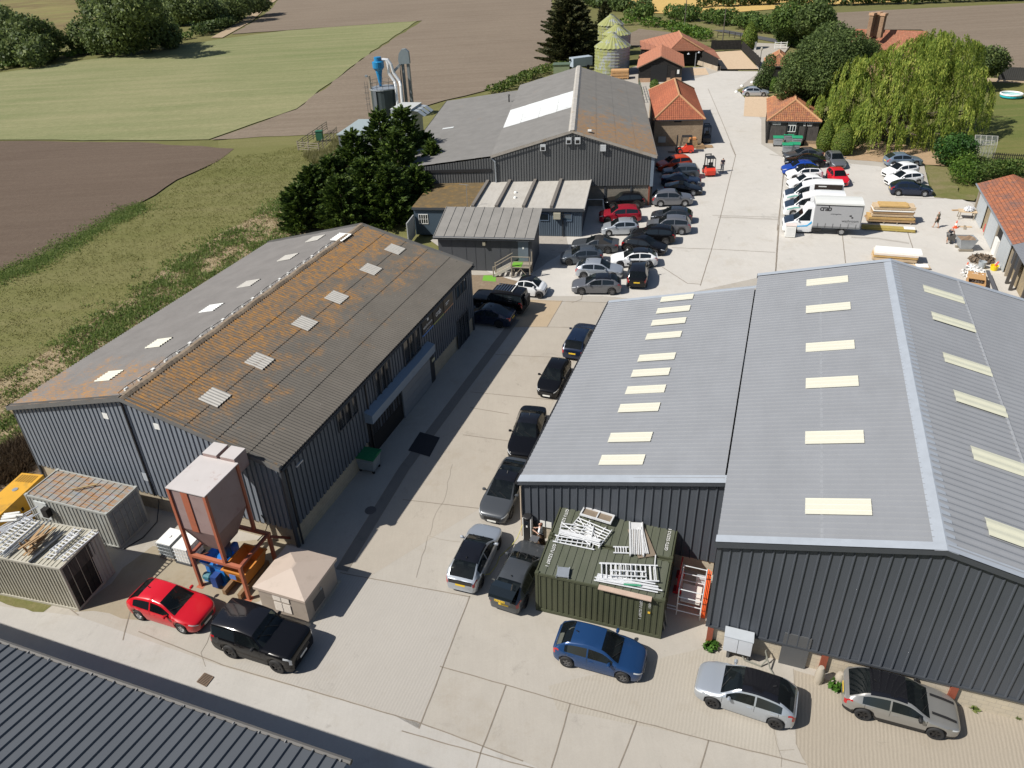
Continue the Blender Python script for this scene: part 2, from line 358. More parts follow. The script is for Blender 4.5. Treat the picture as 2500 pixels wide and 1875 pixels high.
sheet_on('stained_concrete_slab', PW((200, 1290), (330, 1180), (620, 1160), (640, 1200), (560, 1300), (480, 1320), (300, 1340), (160, 1322)), hh, conc_stain, (.2, .8))
sheet_on('pale_concrete_path', PW((-300, 1180), (0, 1310), (170, 1332), (480, 1440), (900, 1560), (1130, 1645), (1300, 1720), (900, 1750), (300, 1600), (-300, 1500)), hh, conc_pale)
sheet_on('grass_strip', [P('R', *q) for q in ((-600, 1270), (0, 1400), (400, 1500), (540, 1560), (440, 1640), (250, 1600), (0, 1530), (-600, 1400))], hh * 1.3, verge, (.12, .5))
sheet_on('bark_border', [P('M', *q) for q in ((640, 1290), (930, 1290), (1090, 1340), (1180, 1360), (1090, 1420), (1000, 1500), (640, 1500))], hh * 1.4, bark, (.08, .5))
sheet_on('artificial_turf_mat', [P('M', *q) for q in ((800, 1297), (935, 1297), (930, 1365), (785, 1352))], hh * 1.7, mat('turf', (.13, .33, .03), .9, var=.2, scale=20))
sheet_on('grey_gravel_patch', [P('M', *q) for q in ((1375, 840), (1700, 860), (1720, 1000), (1480, 1160), (1340, 1260), (1320, 1200))], hh * 1.2, grey_gravel, (.1, .6))
sheet_on('gravel_parking', [P('H', *q) for q in ((1640, 470), (1880, 455), (2036, 622), (1700, 624))], hh * 1.5, gravel)
sheet_on('gravel_square', [P('H', *q) for q in ((1912, 872), (2122, 866), (2112, 1058), (1900, 1048))], hh * 1.5, gravel)
sheet_on('gravel_square', [P('Y7', *q) for q in ((1310, 990), (1680, 985), (1760, 1130), (1380, 1150))], hh * 1.5, gravel)
sheet_on('grass_strip', [P('I', *q) for q in ((1440, 1275), (1620, 1290), (1720, 1500), (1830, 1505), (1828, 1550), (1520, 1525))], hh * 1.4, verge, (.15, .8))
sheet_on('dry_earth_bed', [P('I', *q) for q in ((470, 1135), (700, 1215), (900, 1235), (1180, 1260), (1600, 1280), (1500, 1150), (1100, 1090), (900, 1120), (640, 1080))], hh * 1.4, mat('dry_earth', (.34, .235, .14), .95, var=.3, scale=1.5), (.15, .8))
sheet_on('grass_island', [P('H', *q) for q in ((1825, 815), (1990, 760), (2160, 790), (2160, 830), (1900, 838))], hh * 1.5, verge, (.1, .8))
sheet_on('earth_patch', [P('A', *q) for q in ((-200, 430), (0, 330), (190, 240), (300, 420), (160, 560), (-200, 640))], hh * 1.5, mat('brown_earth', (.15, .11, .075), .95, var=.45, scale=2.5, dirt=(.09, .06, .04)), (.2, .8))
# slab joints, cracks and the drainage channel
def strip(name, pts, wd, h, m, jit=0.0):
 pts = [Vector(p[:2]) for p in pts]
 if jit:
  o = []
  for a, b in zip(pts, pts[1:]):
   k = max(1, int((b - a).length / .5)); o += [a + (b - a) * i / k + Vector((rnd.uniform(-jit, jit), rnd.uniform(-jit, jit))) for i in range(k)]
  pts = o + [pts[-1]]
 rows = []
 for i, p in enumerate(pts):
  d = (pts[min(i + 1, len(pts) - 1)] - pts[max(i - 1, 0)]).normalized(); n = Vector((-d.y, d.x)) * wd / 2
  rows.append([(*(p + n), h), (*(p - n), h)])
 return tag(MB().grid(rows).build(name, m), kind='structure')
jh = hh * 1.35
for pts, k in (([(1015, 1288), (905, 1575)], 'W'), ([(300, 1365), (480, 1437), (900, 1560), (1130, 1645)], 'W'), ([(950, 1440), (1230, 1520), (1530, 1600), (1740, 1652)], 'W'),
    ([(1093, 1482), (1040, 1622), (1020, 1690)], 'W'), ([(1232, 1520), (1185, 1680)], 'W'), ([(1376, 1558), (1325, 1690)], 'W'), ([(1530, 1600), (1505, 1690)], 'W'), ([(868, 1580), (1185, 1670)], 'W'),
    ([(60, 1250), (170, 1330)], 'W'), ([(735, 1238), (1015, 1290)], 'W'), ([(870, 1080), (1045, 1100)], 'W'), ([(1000, 940), (1110, 955)], 'W'),
    ([(1410, 1013), (1900, 1036)], 'C'), ([(1560, 825), (2090, 832)], 'C'), ([(1862, 650), (1758, 826)], 'C'), ([(1640, 648), (2170, 662)], 'C'), ([(1240, 1265), (1800, 1320)], 'C'),
    ([(1920, 665), (1990, 640), (2000, 600)], 'C'), ([(1240, 1370), (1500, 1415)], 'C'),
    ([(1690, 0), (1750, 140), (1660, 500), (1600, 750), (1490, 1150), (1370, 1540)], 'F'), ([(1500, 780), (2212, 800)], 'F'), ([(1060, 1130), (1500, 1145), (2180, 1180)], 'F'), ([(960, 1340), (1230, 1515), (1370, 1525)], 'F'),
    ([(2212, 880), (2180, 1400)], 'F'), ([(1580, 800), (1700, 1080), (1830, 1400)], 'H'), ([(215, 700), (190, 1000), (150, 1570)], 'G'), ([(700, 1270), (725, 1500)], 'G'), ([(1240, 1250), (1290, 1400)], 'G'), ([(160, 1230), (230, 640)], 'G'), ([(1140, 960), (1540, 965)], 'G'),
    ([(830, 1560), (905, 1260)], 'A'), ([(420, 1560), (400, 1340), (470, 1240)], 'S')):
 strip('slab_joint', [P(k, *q) for q in pts], .05 if k in 'WCSA' else .075, jh, joint_m, .012)
for pts, k in (([(40, 1140), (130, 850), (210, 880), (340, 895)], 'D'), ([(130, 850), (180, 700), (230, 620), (290, 370)], 'D'), ([(520, 1180), (545, 1290), (580, 1390), (570, 1450)], 'L'), ([(660, 790), (670, 1290), (720, 1390), (830, 1452)], 'L'), ([(545, 1330), (660, 1330)], 'L'),
    ([(1230, 310), (1210, 230), (1290, 60), (1350, -80)], 'S')):
 strip('concrete_crack', [P(k, *q) for q in pts], .022, jh, mat('crack', (.27, .24, .2), .95), .05)
ch = [P('U', 1235, 1660), P('U', 1830, 690), P('C', 1545, 775)]
ch = [(2 * ch[0][0] - ch[1][0] + (ch[1][0] - ch[0][0]) * .82, 2 * ch[0][1] - ch[1][1] + (ch[1][1] - ch[0][1]) * .82)] + ch
strip('drainage_channel', ch, .62, jh, conc_dark)
for sgn in (-1, 1):
 strip('slab_joint', [(x + sgn * .31, y - sgn * .11) for x, y, *_ in ch], .05, jh + lift, joint_m)
# sheets of worn tyre marks and wheel dirt on the far apron
for pts, k in (([(1560, 800), (1800, 805), (2212, 825)], 'F'), ([(830, 740), (1290, 760)], 'Y8'), ([(0, 870), (500, 890), (1100, 985)], 'Y8'), ([(100, 600), (360, 640)], 'G')):
 strip('tyre_mark', [P(k, *q) for q in pts], .35, jh, mat('tyre_dirt', (.36, .335, .30), .9, var=.25, scale=2), .05)
# ------------------------------------------------------------- buildings: materials
def m_lichen(name, base, amt, spots=.5, fade=None):
 t = NT(name); p = t.pos(); uv = t.uv()
 c = t.mix(t.noise(p, .7, 6, .65), C(base, .75), C(base, 1.25))
 st = t.noise(t.uv((.5, .5, 1)), 1.0, 8, .75); st2 = t.noise(t.uv((7, 1.6, 1)), 1.0, 6, .8)
 st_ = t.noise(t.uv((.5, .5, 1)), .9, 8, .75); sx = t.n('SeparateXYZ', ins={0: uv})
 if fade: st_ = t.math('ADD', st_, t.math('MULTIPLY', t.math('SUBTRACT', t.mask(sx.outputs[fade[2] if len(fade) > 2 else 1], fade[0], fade[1]), .5), .42))
 f = t.math('MULTIPLY', t.mask(st_, .66 - amt * .3, .82 - amt * .3), t.mask(st2, .42, .60))
 c = t.mix(t.math('MULTIPLY', f, .8), c, t.mix(t.noise(p, 3, 3), (.30, .13, .025), (.42, .21, .04)))
 c = t.mix(t.math('MULTIPLY', t.mask(t.noise(t.uv((9, 5, 1)), 1, 3, .6), .68, .72), spots), c, (.012, .011, .01))
 c = t.mix(t.math('MULTIPLY', t.mask(t.noise(t.uv((11, 6, 1)), 1.3, 3, .6), .7, .74), spots * .9), c, (.5, .49, .46))
 MATS[name] = t.out(c, .92, bump=st2, bstr=.3, bdist=.02, spec=.2); return MATS[name]
def m_tiles(name, cols, pw=.26, ph=.3, lich=(.30, .12, .03), la=.3):
 t = NT(name); br = t.n('TexBrick', offset=0.0, squash=1.0, ins={0: t.uv(), 1: (*cols[0], 1), 2: (*cols[1], 1), 3: (*C(cols[0], .35), 1), 4: 1.0, 5: .012, 6: .1, 7: 0.0, 8: pw, 9: ph})
 n = t.noise(t.pos(), .5, 8, .75); c = t.mix(t.mask(t.noise(t.pos(), 3.5, 5, .8), .45, .6), br.outputs[0], t.mix(.5, br.outputs[0], cols[2], 'MIX'))
 c = t.mix(t.math('MULTIPLY', t.mask(n, .5, .68), la), c, cols[2]); c = t.mix(t.math('MULTIPLY', t.mask(t.noise(t.pos(), 1.1, 8, .8), .6, .72), la), c, lich)
 MATS[name] = t.out(c, .85, spec=.25); return MATS[name]
def m_brick(name, c1, c2, mortar, bw=.225, bh=.075, var=.5):
 t = NT(name); br = t.n('TexBrick', ins={0: t.uv(), 1: (*c1, 1), 2: (*c2, 1), 3: (*mortar, 1), 4: 1.0, 5: .01, 6: .2, 7: -.1, 8: bw, 9: bh})
 c = t.mix(t.math('MULTIPLY', t.mask(t.noise(t.pos(), .9, 8, .75), .45, .7), var), br.outputs[0], C(c1, .5))
 MATS[name] = t.out(c, .92, bump=br.outputs[1], bstr=.3, bdist=-.01, spec=.2); return MATS[name]
def m_streak(name, base, dark, amt=.4, sc=(3, .25, 1), rough=.5, metal=0.0):
 t = NT(name); n = t.noise(t.uv(sc), 1, 6, .7); c = t.mix(t.noise(t.pos(), .5, 5), C(base, .88), C(base, 1.12))
 c = t.mix(t.math('MULTIPLY', t.mask(n, .45, .75), amt), c, dark); MATS[name] = t.out(c, rough, metal, spec=.35); return MATS[name]
def m_wood(name, base, dark, sc=(1, 12, 1)):
 t = NT(name); n = t.noise(t.uv(sc), 1, 6, .7); c = t.mix(t.mask(n, .3, .7), base, dark); c = t.mix(t.math('MULTIPLY', t.mask(t.noise(t.pos(), 2, 6), .5, .7), .4), c, C(base, .6))
 MATS[name] = t.out(c, .85, bump=n, bstr=.2, bdist=.01, spec=.2); return MATS[name]
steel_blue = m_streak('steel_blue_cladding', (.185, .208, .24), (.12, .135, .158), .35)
steel_dark = m_streak('anthracite_cladding', (.066, .074, .088), (.05, .056, .066), .3)
steel_black = m_streak('black_cladding', (.05, .054, .062), (.035, .038, .044), .3)
wall_black = m_streak('barn_fibre_cement_wall', (.115, .118, .12), (.075, .078, .08), .4)
trim_dk = mat('dark_trim', (.05, .056, .066), .5, var=.1); trim_lt = mat('pale_steel_trim', (.42, .45, .48), .45, var=.1)
gutter_m = mat('black_gutter', (.02, .02, .022), .5, var=.2)
block = m_brick('blockwork', (.42, .36, .26), (.38, .33, .25), (.30, .27, .22), .44, .215, .35)
block_pale = m_brick('pale_blockwork', (.48, .42, .32), (.44, .39, .31), (.36, .32, .26), .44, .215, .3)
brick_old = m_brick('old_stock_brick', (.26, .18, .115), (.33, .245, .16), (.34, .29, .22), .225, .075, .5)
brick_red = m_brick('orange_brick', (.42, .22, .12), (.48, .29, .17), (.42, .36, .28), .225, .075, .4)
roof_old = m_lichen('lichen_corrugated_roof', (.118, .107, .093), .62, .95, (-1.5, 10.0)); roof_old2 = m_lichen('grey_corrugated_roof', (.165, .157, .152), .32, .2, (11.0, 1.0, 0))
roof_steel = m_streak('grey_steel_roof', (.235, .244, .26), (.19, .197, .21), .4, (.12, .5, 1), .42); roof_steel.node_tree.nodes['Principled BSDF'].inputs['Specular IOR Level'].default_value = .5
roof_cap = mat('ridge_flashing', (.33, .36, .40), .4, var=.15)
roof_barn = m_lichen('barn_fibre_roof', (.178, .173, .166), .12, .12); roof_barn_r = m_lichen('barn_fibre_roof_lichen', (.175, .167, .155), .95, .15, (17.0, -1.0, 0))
felt = m_streak('roofing_felt', (.225, .215, .20), (.15, .145, .135), .5, (1.2, 1.2, 1), .9); felt_pale = m_streak('pale_roofing_felt', (.42, .40, .365), (.30, .275, .235), .55, (.8, 2.2, 1), .9)
moss_roof = mat('mossy_roof', (.12, .085, .04), .95, var=.5, scale=2.5, dirt=(.20, .12, .035), dlo=.5, dhi=.65)
skyl_y = mat('cream_rooflight', (.58, .565, .47), .35, var=.06, scale=6); skyl_w = mat('grey_rooflight', (.36, .345, .315), .55, var=.2, scale=3); skyl_b = mat('bright_rooflight', (.6, .61, .59), .4, var=.05)
glass_dk = mat('dark_glass', (.012, .016, .02), .06, var=0, spec=.6); glass_lit = mat('blue_glass', (.05, .075, .10), .05, var=0, spec=.8)
white_p = mat('white_paint', (.74, .74, .71), .45, var=.05); black_p = mat('black_paint', (.012, .012, .013), .5, var=.1); letter_w = mat('white_lettering', (.78, .78, .78), .5, var=0); letter_k = mat('dark_lettering', (.03, .03, .032), .5, var=0)
galv = mat('galvanised_steel', (.40, .43, .46), .42, .55, var=.2, scale=4); alu = mat('aluminium', (.74, .75, .76), .42, .35, var=.15, scale=5)
void_m = mat('dark_interior', (.012, .011, .010), .9, var=.2)
tile_red = m_tiles('red_pantiles', ((.40, .135, .07), (.32, .10, .055), (.19, .075, .05)), .26, .32, (.36, .16, .06), .5)
tile_old = m_tiles('weathered_pantiles', ((.42, .19, .085), (.32, .12, .065), (.13, .085, .07)), .26, .32, (.42, .22, .07), .75)
tile_far = m_tiles('farm_pantiles', ((.41, .175, .105), (.36, .145, .085), (.27, .135, .10)), .3, .35, (.30, .17, .1), .4)
boards_black = m_wood('tarred_boards', (.035, .032, .03), (.012, .012, .012), (1, 5, 1)); boards_weath = m_wood('weathered_boards', (.115, .105, .098), (.03, .028, .027), (14, 1, 1))
rust_red = mat('red_oxide_steel', (.23, .062, .035), .6, var=.2); dark_door = mat('dark_grey_door', (.085, .088, .092), .45, var=.08)

# ------------------------------------------------------------- pixel helpers on walls and roofs
def onsurf(fr, k, x, y, f):
 lo, hi = -3.0, 20.0; g = lambda h: f(*fr.inv(P(k, x, y, h)), h)
 gl = g(lo)
 for _ in range(48):
  m = (lo + hi) / 2; gm = g(m)
  if (gm < 0) == (gl < 0): lo = m
  else: hi = m
 a, b = fr.inv(P(k, x, y, lo)); return a, b, lo
def onb(fr, k, x, y, b0): return onsurf(fr, k, x, y, lambda a, b, h: b - b0)
def ona(fr, k, x, y, a0): return onsurf(fr, k, x, y, lambda a, b, h: a - a0)
def box_part(fr, name, m, parent, *b, label=None):
 return MB(fr).box(*b).build(name, m, parent, label=label)
def window(fr, parent, axis, at0, p0, p1, z0, z1, out=-1, nv=2, nh=1, fm=None, gm=None, ft=.06, pr=.05, name='window', label=None):
 """a window > frame, pane on the plane axis=at0; p0..p1 along the wall; out = outward sign along the axis"""
 fm = fm or trim_dk; gm = gm or glass_dk
 p0, p1 = min(p0, p1), max(p0, p1); z0, z1 = min(z0, z1), max(z0, z1)
 f = MB(fr); o0, o1 = sorted((at0, at0 + out * pr)); g0, g1 = sorted((at0 + out * .004, at0 + out * .02))
 def bx(mb, q0, q1, a, b, n0, n1):
  if axis == 'b': mb.box(q0, q1, n0, n1, a, b)
  else: mb.box(n0, n1, q0, q1, a, b)
 bx(f, p0, p1, z0, z0 + ft, o0, o1); bx(f, p0, p1, z1 - ft, z1, o0, o1)
 for i in range(nv + 1):
  x = p0 + (p1 - p0 - ft) * i / nv; bx(f, x, x + ft, z0 + ft, z1 - ft, o0, o1)
 for i in range(1, nh): z = z0 + (z1 - z0) * i / nh; bx(f, p0 + ft, p1 - ft, z - ft / 3, z + ft / 3, *sorted((at0, at0 + out * pr * .7)))
 w = f.build(name, fm, parent, label=label); g = MB(fr); bx(g, p0 + .01, p1 - .01, z0 + .01, z1 - .01, g0, g1); g.build('pane', gm, w); return w

# ============================================================= the long shed on the left
A = Fr((-12.05, 29.48), R(68.7)); AL, AW, AE, AR = 25.0, 18.95, 5.6, 7.95; AB = AW / 2
shed = thing('corrugated_shed', 'long blue grey clad shed with an orange lichen covered roof and signs', 'shed', A(12, 9))
def gable(W, E, Rg, dz=0.0): return lambda b: E + (Rg - E) * (1 - abs(abs(b) - W / 2) / (W / 2)) - dz
ga = gable(AW, AE, AR, .16)
PL = 1.3
MB(A).sheet((0, 0.05, 0), (0, 1, 0), (0, 0, 1), (-1, 0, 0), 0, AW - .1, PL, lambda s: ga(s + .05), ('half', .345, .075)).build('gable_wall', steel_blue, shed)
MB(A).sheet((AL, 0.05, 0), (0, 1, 0), (0, 0, 1), (1, 0, 0), 0, AW - .1, PL, lambda s: ga(s + .05), ('half', .345, .075)).build('gable_wall', steel_blue, shed)
MB(A).sheet((0, 0, 0), (1, 0, 0), (0, 0, 1), (0, -1, 0), 0, AL, PL, AE - .15, ('half', .345, .075)).build('side_wall', m_streak('steel_blue_cladding_shaded', (.10, .114, .135), (.07, .078, .092), .3), shed)  # darker copy of the gable cladding; this wall's shade is in its colour
MB(A).sheet((0, AW, 0), (1, 0, 0), (0, 0, 1), (0, 1, 0), 0, AL, PL, AE - .15, ('half', .345, .075)).build('side_wall', steel_blue, shed)
pl = MB(A)
pl.box(.06, AL - .06, .05, .25, 0, PL + .1).box(.06, AL - .06, AW - .25, AW - .05, 0, PL + .1).box(.06, .25, .25, AW - .25, 0, PL + .1).box(AL - .25, AL - .06, .25, AW - .25, 0, PL + .1)
pl.build('plinth', block, shed)
for q in ((-.09, .12, -.07, .05), (-.09, .05, AW - .05, AW + .08), (AL - .1, AL + .08, -.07, .05)): MB(A).box(*q, 0, AE - .1).build('corner_trim', trim_dk, shed)
def slopef(W, E, Rg): return lambda b: E + (Rg - E) * (1 - abs(abs(b) - W / 2) / (W / 2))
sl_len = math.hypot(AB, AR - AE); cs, sn = AB / sl_len, (AR - AE) / sl_len
MB(A).sheet((-.22, -.2 * cs, AE - .2 * sn), (1, 0, 0), (0, cs, sn), (0, -sn, cs), 0, AL + .44, 0, sl_len + .2, ('sin', .21, .055), 1.95, .03).build('roof', roof_old, shed, label='roof slope thick with orange lichen')
MB(A).sheet((-.22, AW + .2 * cs, AE - .2 * sn), (1, 0, 0), (0, -cs, sn), (0, sn, cs), 0, AL + .44, 0, sl_len + .2, ('sin', .21, .055), 1.95, .03).build('roof', roof_old2, shed, label='plain grey roof slope with a little lichen')
rc = MB(A); N = 66
for i in range(N):
 x = -.25 + (AL + .5) * i / N; wv = .05 * math.sin(i * .9)
 rc.grid([[(x, AB - .28, AR - .01), (x, AB - .1, AR + .10 + wv * .5), (x, AB + .1, AR + .10 + wv * .5), (x, AB + .28, AR - .01)], [(x + (AL + .5) / N * .96, AB - .28, AR - .01), (x + (AL + .5) / N * .96, AB - .1, AR + .12 + wv * .5), (x + (AL + .5) / N * .96, AB + .1, AR + .12 + wv * .5), (x + (AL + .5) / N * .96, AB + .28, AR - .01)]])
rc.build('ridge_cap', m_lichen('ridge_lichen', (.2, .18, .15), .8, .2), shed)
wire = MB(A); pts = [(.1 + i * .5, AB + .32, AR + .14 + (.06 if i % 3 else 0) * math.sin(i)) for i in range(44)]
wire.tube(pts, .018, 5)
for i in range(0, 44, 1): wire.tube([pts[i], (pts[i][0], pts[i][1] - .02, AR - .08)], .014, 4)
wire.build('ridge_cable', black_p, shed)
for i in range(1, 43, 2): MB(A).box(pts[i][0] - .1, pts[i][0] + .1, pts[i][1] - .07, pts[i][1] + .09, AR - .03, AR + .12).build('cable_clip', white_p, shed)
MB(A).sheet((21.7, AB - .35, AR + .06), (1, 0, 0), (0, 1, 0), (0, 0, 1), 0, 1.5, 0, 1.1, ('sin', .25, .05)).build('ridge_vent', white_p, shed)
for s in (1, -1):
 y0 = -.2 if s > 0 else AW + .2
 for x in (-.28, AL + .06): MB(A).grid([[(x, y0, AE - .2), (x, AB, AR - .12), (x + .24, AB, AR - .12), (x + .24, y0, AE - .2)], [(x, y0, AE + .1), (x, AB, AR + .16), (x + .24, AB, AR + .16), (x + .24, y0, AE + .1)]], True).build('barge_board', mat('grey_barge', (.13, .128, .125), .7, var=.25, scale=1.5, dirt=(.30, .16, .04), dlo=.62, dhi=.72), shed)
MB(A).tube([(-.2, -.25, AE - .17), (AL + .2, -.25, AE - .17)], .085, 6).build('gutter', gutter_m, shed)
for q in (.25, 8.35): MB(A).tube([(q, -.22, AE - .2), (q, -.12, AE - .5), (q, -.14, .1)], .06, 6).build('downpipe', gutter_m, shed)
MB(A).tube([(-.13, AB + .1, AR - .2), (-.13, AB + .1, 1.3)], .05, 5).build('downpipe', gutter_m, shed)
def slopeA(b): return slopef(AW, AE, AR)(b)
def roof_light(fr, parent, name, k, x, y, la, ls, W, E, Rg, side, m, b_off=0.0, prof=('sin', .21, .045), lift=.075):
 f = lambda a, b, h: h - (E + (Rg - E) * (1 - abs(abs(b - b_off) - W / 2) / (W / 2)))
 a, b, h = onsurf(fr, k, x, y, f); L = math.hypot(W / 2, Rg - E); c, s = W / 2 / L, (Rg - E) / L; sg = side
 MB(fr).sheet((a - la / 2, b - sg * c * ls / 2, h - s * ls / 2 + lift), (1, 0, 0), (0, sg * c, s), (0, -sg * s, c), 0, la, 0, ls, prof).build(name, m, parent)
for x, y in ((1455, 1305), (1755, 1060), (2060, 805)): roof_light(A, shed, 'roof_light', 'B', x, y, 1.25, 1.25, AW, AE, AR, 1, skyl_w)
for x, y in ((125, 805), (340, 630), (570, 440), (732, 305)): roof_light(A, shed, 'roof_light', 'C', x, y, 1.25, 1.25, AW, AE, AR, 1, skyl_w)
for x, y, m in ((742, 1160, skyl_y), (1075, 938, skyl_y), (1430, 702, skyl_b), (1680, 537, skyl_w), (1945, 360, skyl_w)): roof_light(A, shed, 'roof_light', 'B', x, y, 1.2, 1.35, AW, AE, AR, -1, m)
roof_light(A, shed, 'roof_light', 'C', 195, 233, 1.2, 1.3, AW, AE, AR, -1, skyl_w)
for k, x, y in (('A', 712, 42), ('A', 1058, 113)):
 a, b, h = ona(A, k, x, y, -.06); MB(A).box(-.08, -.065, b - .19, b + .19, h - .19, h + .19).build('wall_sign', white_p, shed)
a, b, h = ona(A, 'A', 988, 455, -.06); MB(A).box(-.08, -.065, b - .25, b + .25, h - .28, h + .28).build('patch_panel', trim_lt, shed)
# side wall: windows, canopy, doors, signs
def sw(k, x0, y0, x1, y1, x2, y2):  # two top corners and the lower far corner
 p, q, r_ = onb(A, k, x0, y0, -.06), onb(A, k, x1, y1, -.06), onb(A, k, x2, y2, -.06); return p[0], q[0], r_[2], (p[2] + q[2]) / 2
for q in ((325, 1412, 462, 1275, 488, 1385), (572, 1150, 688, 1035, 710, 1210), (775, 920, 885, 805, 895, 980)):
 a0, a1, z0, z1 = sw('C', *q); window(A, shed, 'b', -.055, a0, a1, z0, min(z1, AE - .35), -1, 3, 1, trim_dk, glass_dk, .07, .09)
a0, a1, z0, z1 = sw('C', 1135, 555, 1207, 480, 1212, 565); window(A, shed, 'b', -.055, a0, a1, z0, min(z1, AE - .4), -1, 3, 1, trim_dk, glass_lit, .07, .07)
a0, a1, z0, z1 = sw('C', 1148, 830, 1222, 722, 1226, 845); window(A, shed, 'b', -.055, a0, a1, .06, 2.5, -1, 3, 1, trim_dk, glass_dk, .08, .06, name='glazed_door')
c0 = onb(A, 'C', 560, 1400, -.5); c1 = onb(A, 'C', 990, 955, -.5)
can0, can1, canz = c0[0], c1[0], (c0[2] + c1[2]) / 2
cn = MB(A); cn.grid([[(can0, -.05, canz + .12), (can0, -.62, canz - .05), (can0, -.62, canz - .62), (can0, -.05, canz - .62)], [(can1, -.05, canz + .12), (can1, -.62, canz - .05), (can1, -.62, canz - .62), (can1, -.05, canz - .62)]], True)
cn.face([(can0, -.05, canz + .12), (can0, -.62, canz - .05), (can0, -.62, canz - .62), (can0, -.05, canz - .62)]).face([(can1, -.05, canz + .12), (can1, -.62, canz - .05), (can1, -.62, canz - .62), (can1, -.05, canz - .62)])
cn.build('door_canopy', mat('pale_canopy', (.20, .25, .31), .5, var=.1), shed)
d0 = onb(A, 'C', 790, 1410, -.1)[0]; d1 = onb(A, 'C', 972, 1195, -.1)[0]
MB(A).box(can0 + .1, d0, -.075, -.058, .02, canz - .62).build('door_opening', void_m, shed)
sd = MB(A)
for i in range(5): z = .05 + (canz - .7) * i / 5; sd.box(d0, d1, -.2, -.1, z, z + (canz - .7) / 5 - .012)
sd.build('sliding_door', mat('pale_sliding_door', (.20, .215, .23), .55, var=.12), shed)
e0 = onb(A, 'C', 1000, 1180, -.06)[0]
dr = MB(A).box(d1 + .15, e0 + .05, -.13, -.057, .02, 2.5).build('door', mat('near_black_door', (.022, .024, .026), .45), shed)
sg_ = onb(A, 'Y2', 1230, 1230, -.14); MB(A).box(sg_[0] - .22, sg_[0] + .22, -.15, -.135, sg_[2] - .1, sg_[2] + .1).build('door_notice', mat('notice', (.5, .47, .3), .6), dr)
logo_bar = [mat('blue_edge', (.06, .2, .55), .5, var=0), mat('green_edge', (.35, .38, .12), .5, var=0), mat('copper_edge', (.5, .25, .13), .5, var=0)]
sgn = [((1030, 590), (1205, 430), (1050, 845)), ((1215, 400), (1385, 240), (1235, 640)), ((1395, 215), (1545, 65), (1415, 440))]
labs = ('black sign reading washroom with a two square logo', 'black sign reading crab in rounded white letters', 'brown toned sign with small white marks under the eaves')
for i, (q0, q1, q2) in enumerate(sgn):
 p0, p1, p2 = onb(A, 'Y2', *q0, -.12), onb(A, 'Y2', *q1, -.12), onb(A, 'Y2', *q2, -.12)
 x0, x1, z1, z0 = p0[0], p1[0], (p0[2] + p1[2]) / 2, p2[2] + .05
 s_ = MB(A).box(x0, x1, -.14, -.06, z0, z1).build('sign_board', black_p if i < 2 else mat('brown_sign', (.07, .055, .04), .5, var=.6, scale=2), shed, label=labs[i])
 MB(A).box(x0, x1, -.15, -.06, z0 - .09, z0 - .002).build('edge_strip', logo_bar[i], s_)
 o = A((x0 + x1) / 2, -.146, (z0 + z1) / 2); U = Vector(A(1, 0, 0)) - Vector(A(0, 0, 0)); Wd = x1 - x0
 if i == 0:
  mk = MB(A); xm = (x0 + x1) / 2; zm = (z0 + z1) / 2; mk.box(xm - .2, xm - .02, -.147, -.139, zm + .42, zm + .6).box(xm, xm + .18, -.147, -.139, zm + .22, zm + .4).build('logo_squares', letter_w, s_)
  text_mesh('lettering', 'washroom', letter_w, s_, A(xm, -.146, zm - .05), U, (0, 0, 1), Wd * .2); text_mesh('lettering', 'collective', letter_w, s_, A(xm, -.146, zm - .36), U, (0, 0, 1), Wd * .1, sp=1.3)
 if i == 1: text_mesh('lettering', 'crab', letter_w, s_, o, U, (0, 0, 1), Wd * .36, sp=.85)
 if i == 2: MB(A).box(x0 + .3, x0 + .9, -.147, -.139, z0 + .5, z0 + .56).box(x0 + .3, x0 + .7, -.147, -.139, z0 + .38, z0 + .42).build('lettering', letter_w, s_)
fl = onb(A, 'U', 580, 570, -.3); MB(A).lathe((fl[0], -.12, fl[2] + .06), [(.14, -.12), (.2, 0), (.2, .05), (.05, .12)], 10).box(fl[0] - .3, fl[0] + .3, -.5, -.42, fl[2] - .3, fl[2] - .22).build('extract_vent', galv, shed)
# outside landing at the left end
lan = thing('metal_landing', 'galvanised metal landing with a railing on the far left corner of the lichen roofed shed', 'landing', A(2.0, AW + .8))
MB(A).box(.6, 3.0, AW + .1, AW + 1.3, 2.55, 2.63).build('deck', galv, lan)
ra = MB(A)
for x, y in ((.65, AW + 1.25), (1.8, AW + 1.25), (2.95, AW + 1.25), (.65, AW + .15)): ra.tube([(x, y, 2.6), (x, y, 3.7)], .025, 5)
for z in (3.15, 3.7): ra.tube([(.65, AW + .15, z), (.65, AW + 1.25, z), (2.95, AW + 1.25, z)], .025, 5)
ra.build('railing', galv, lan); MB(A).tube([(.7, AW + 1.2, 0), (.7, AW + 1.2, 2.6)], .05, 6).tube([(2.9, AW + 1.2, 0), (2.9, AW + 1.2, 2.6)], .05, 6).build('legs', galv, lan)

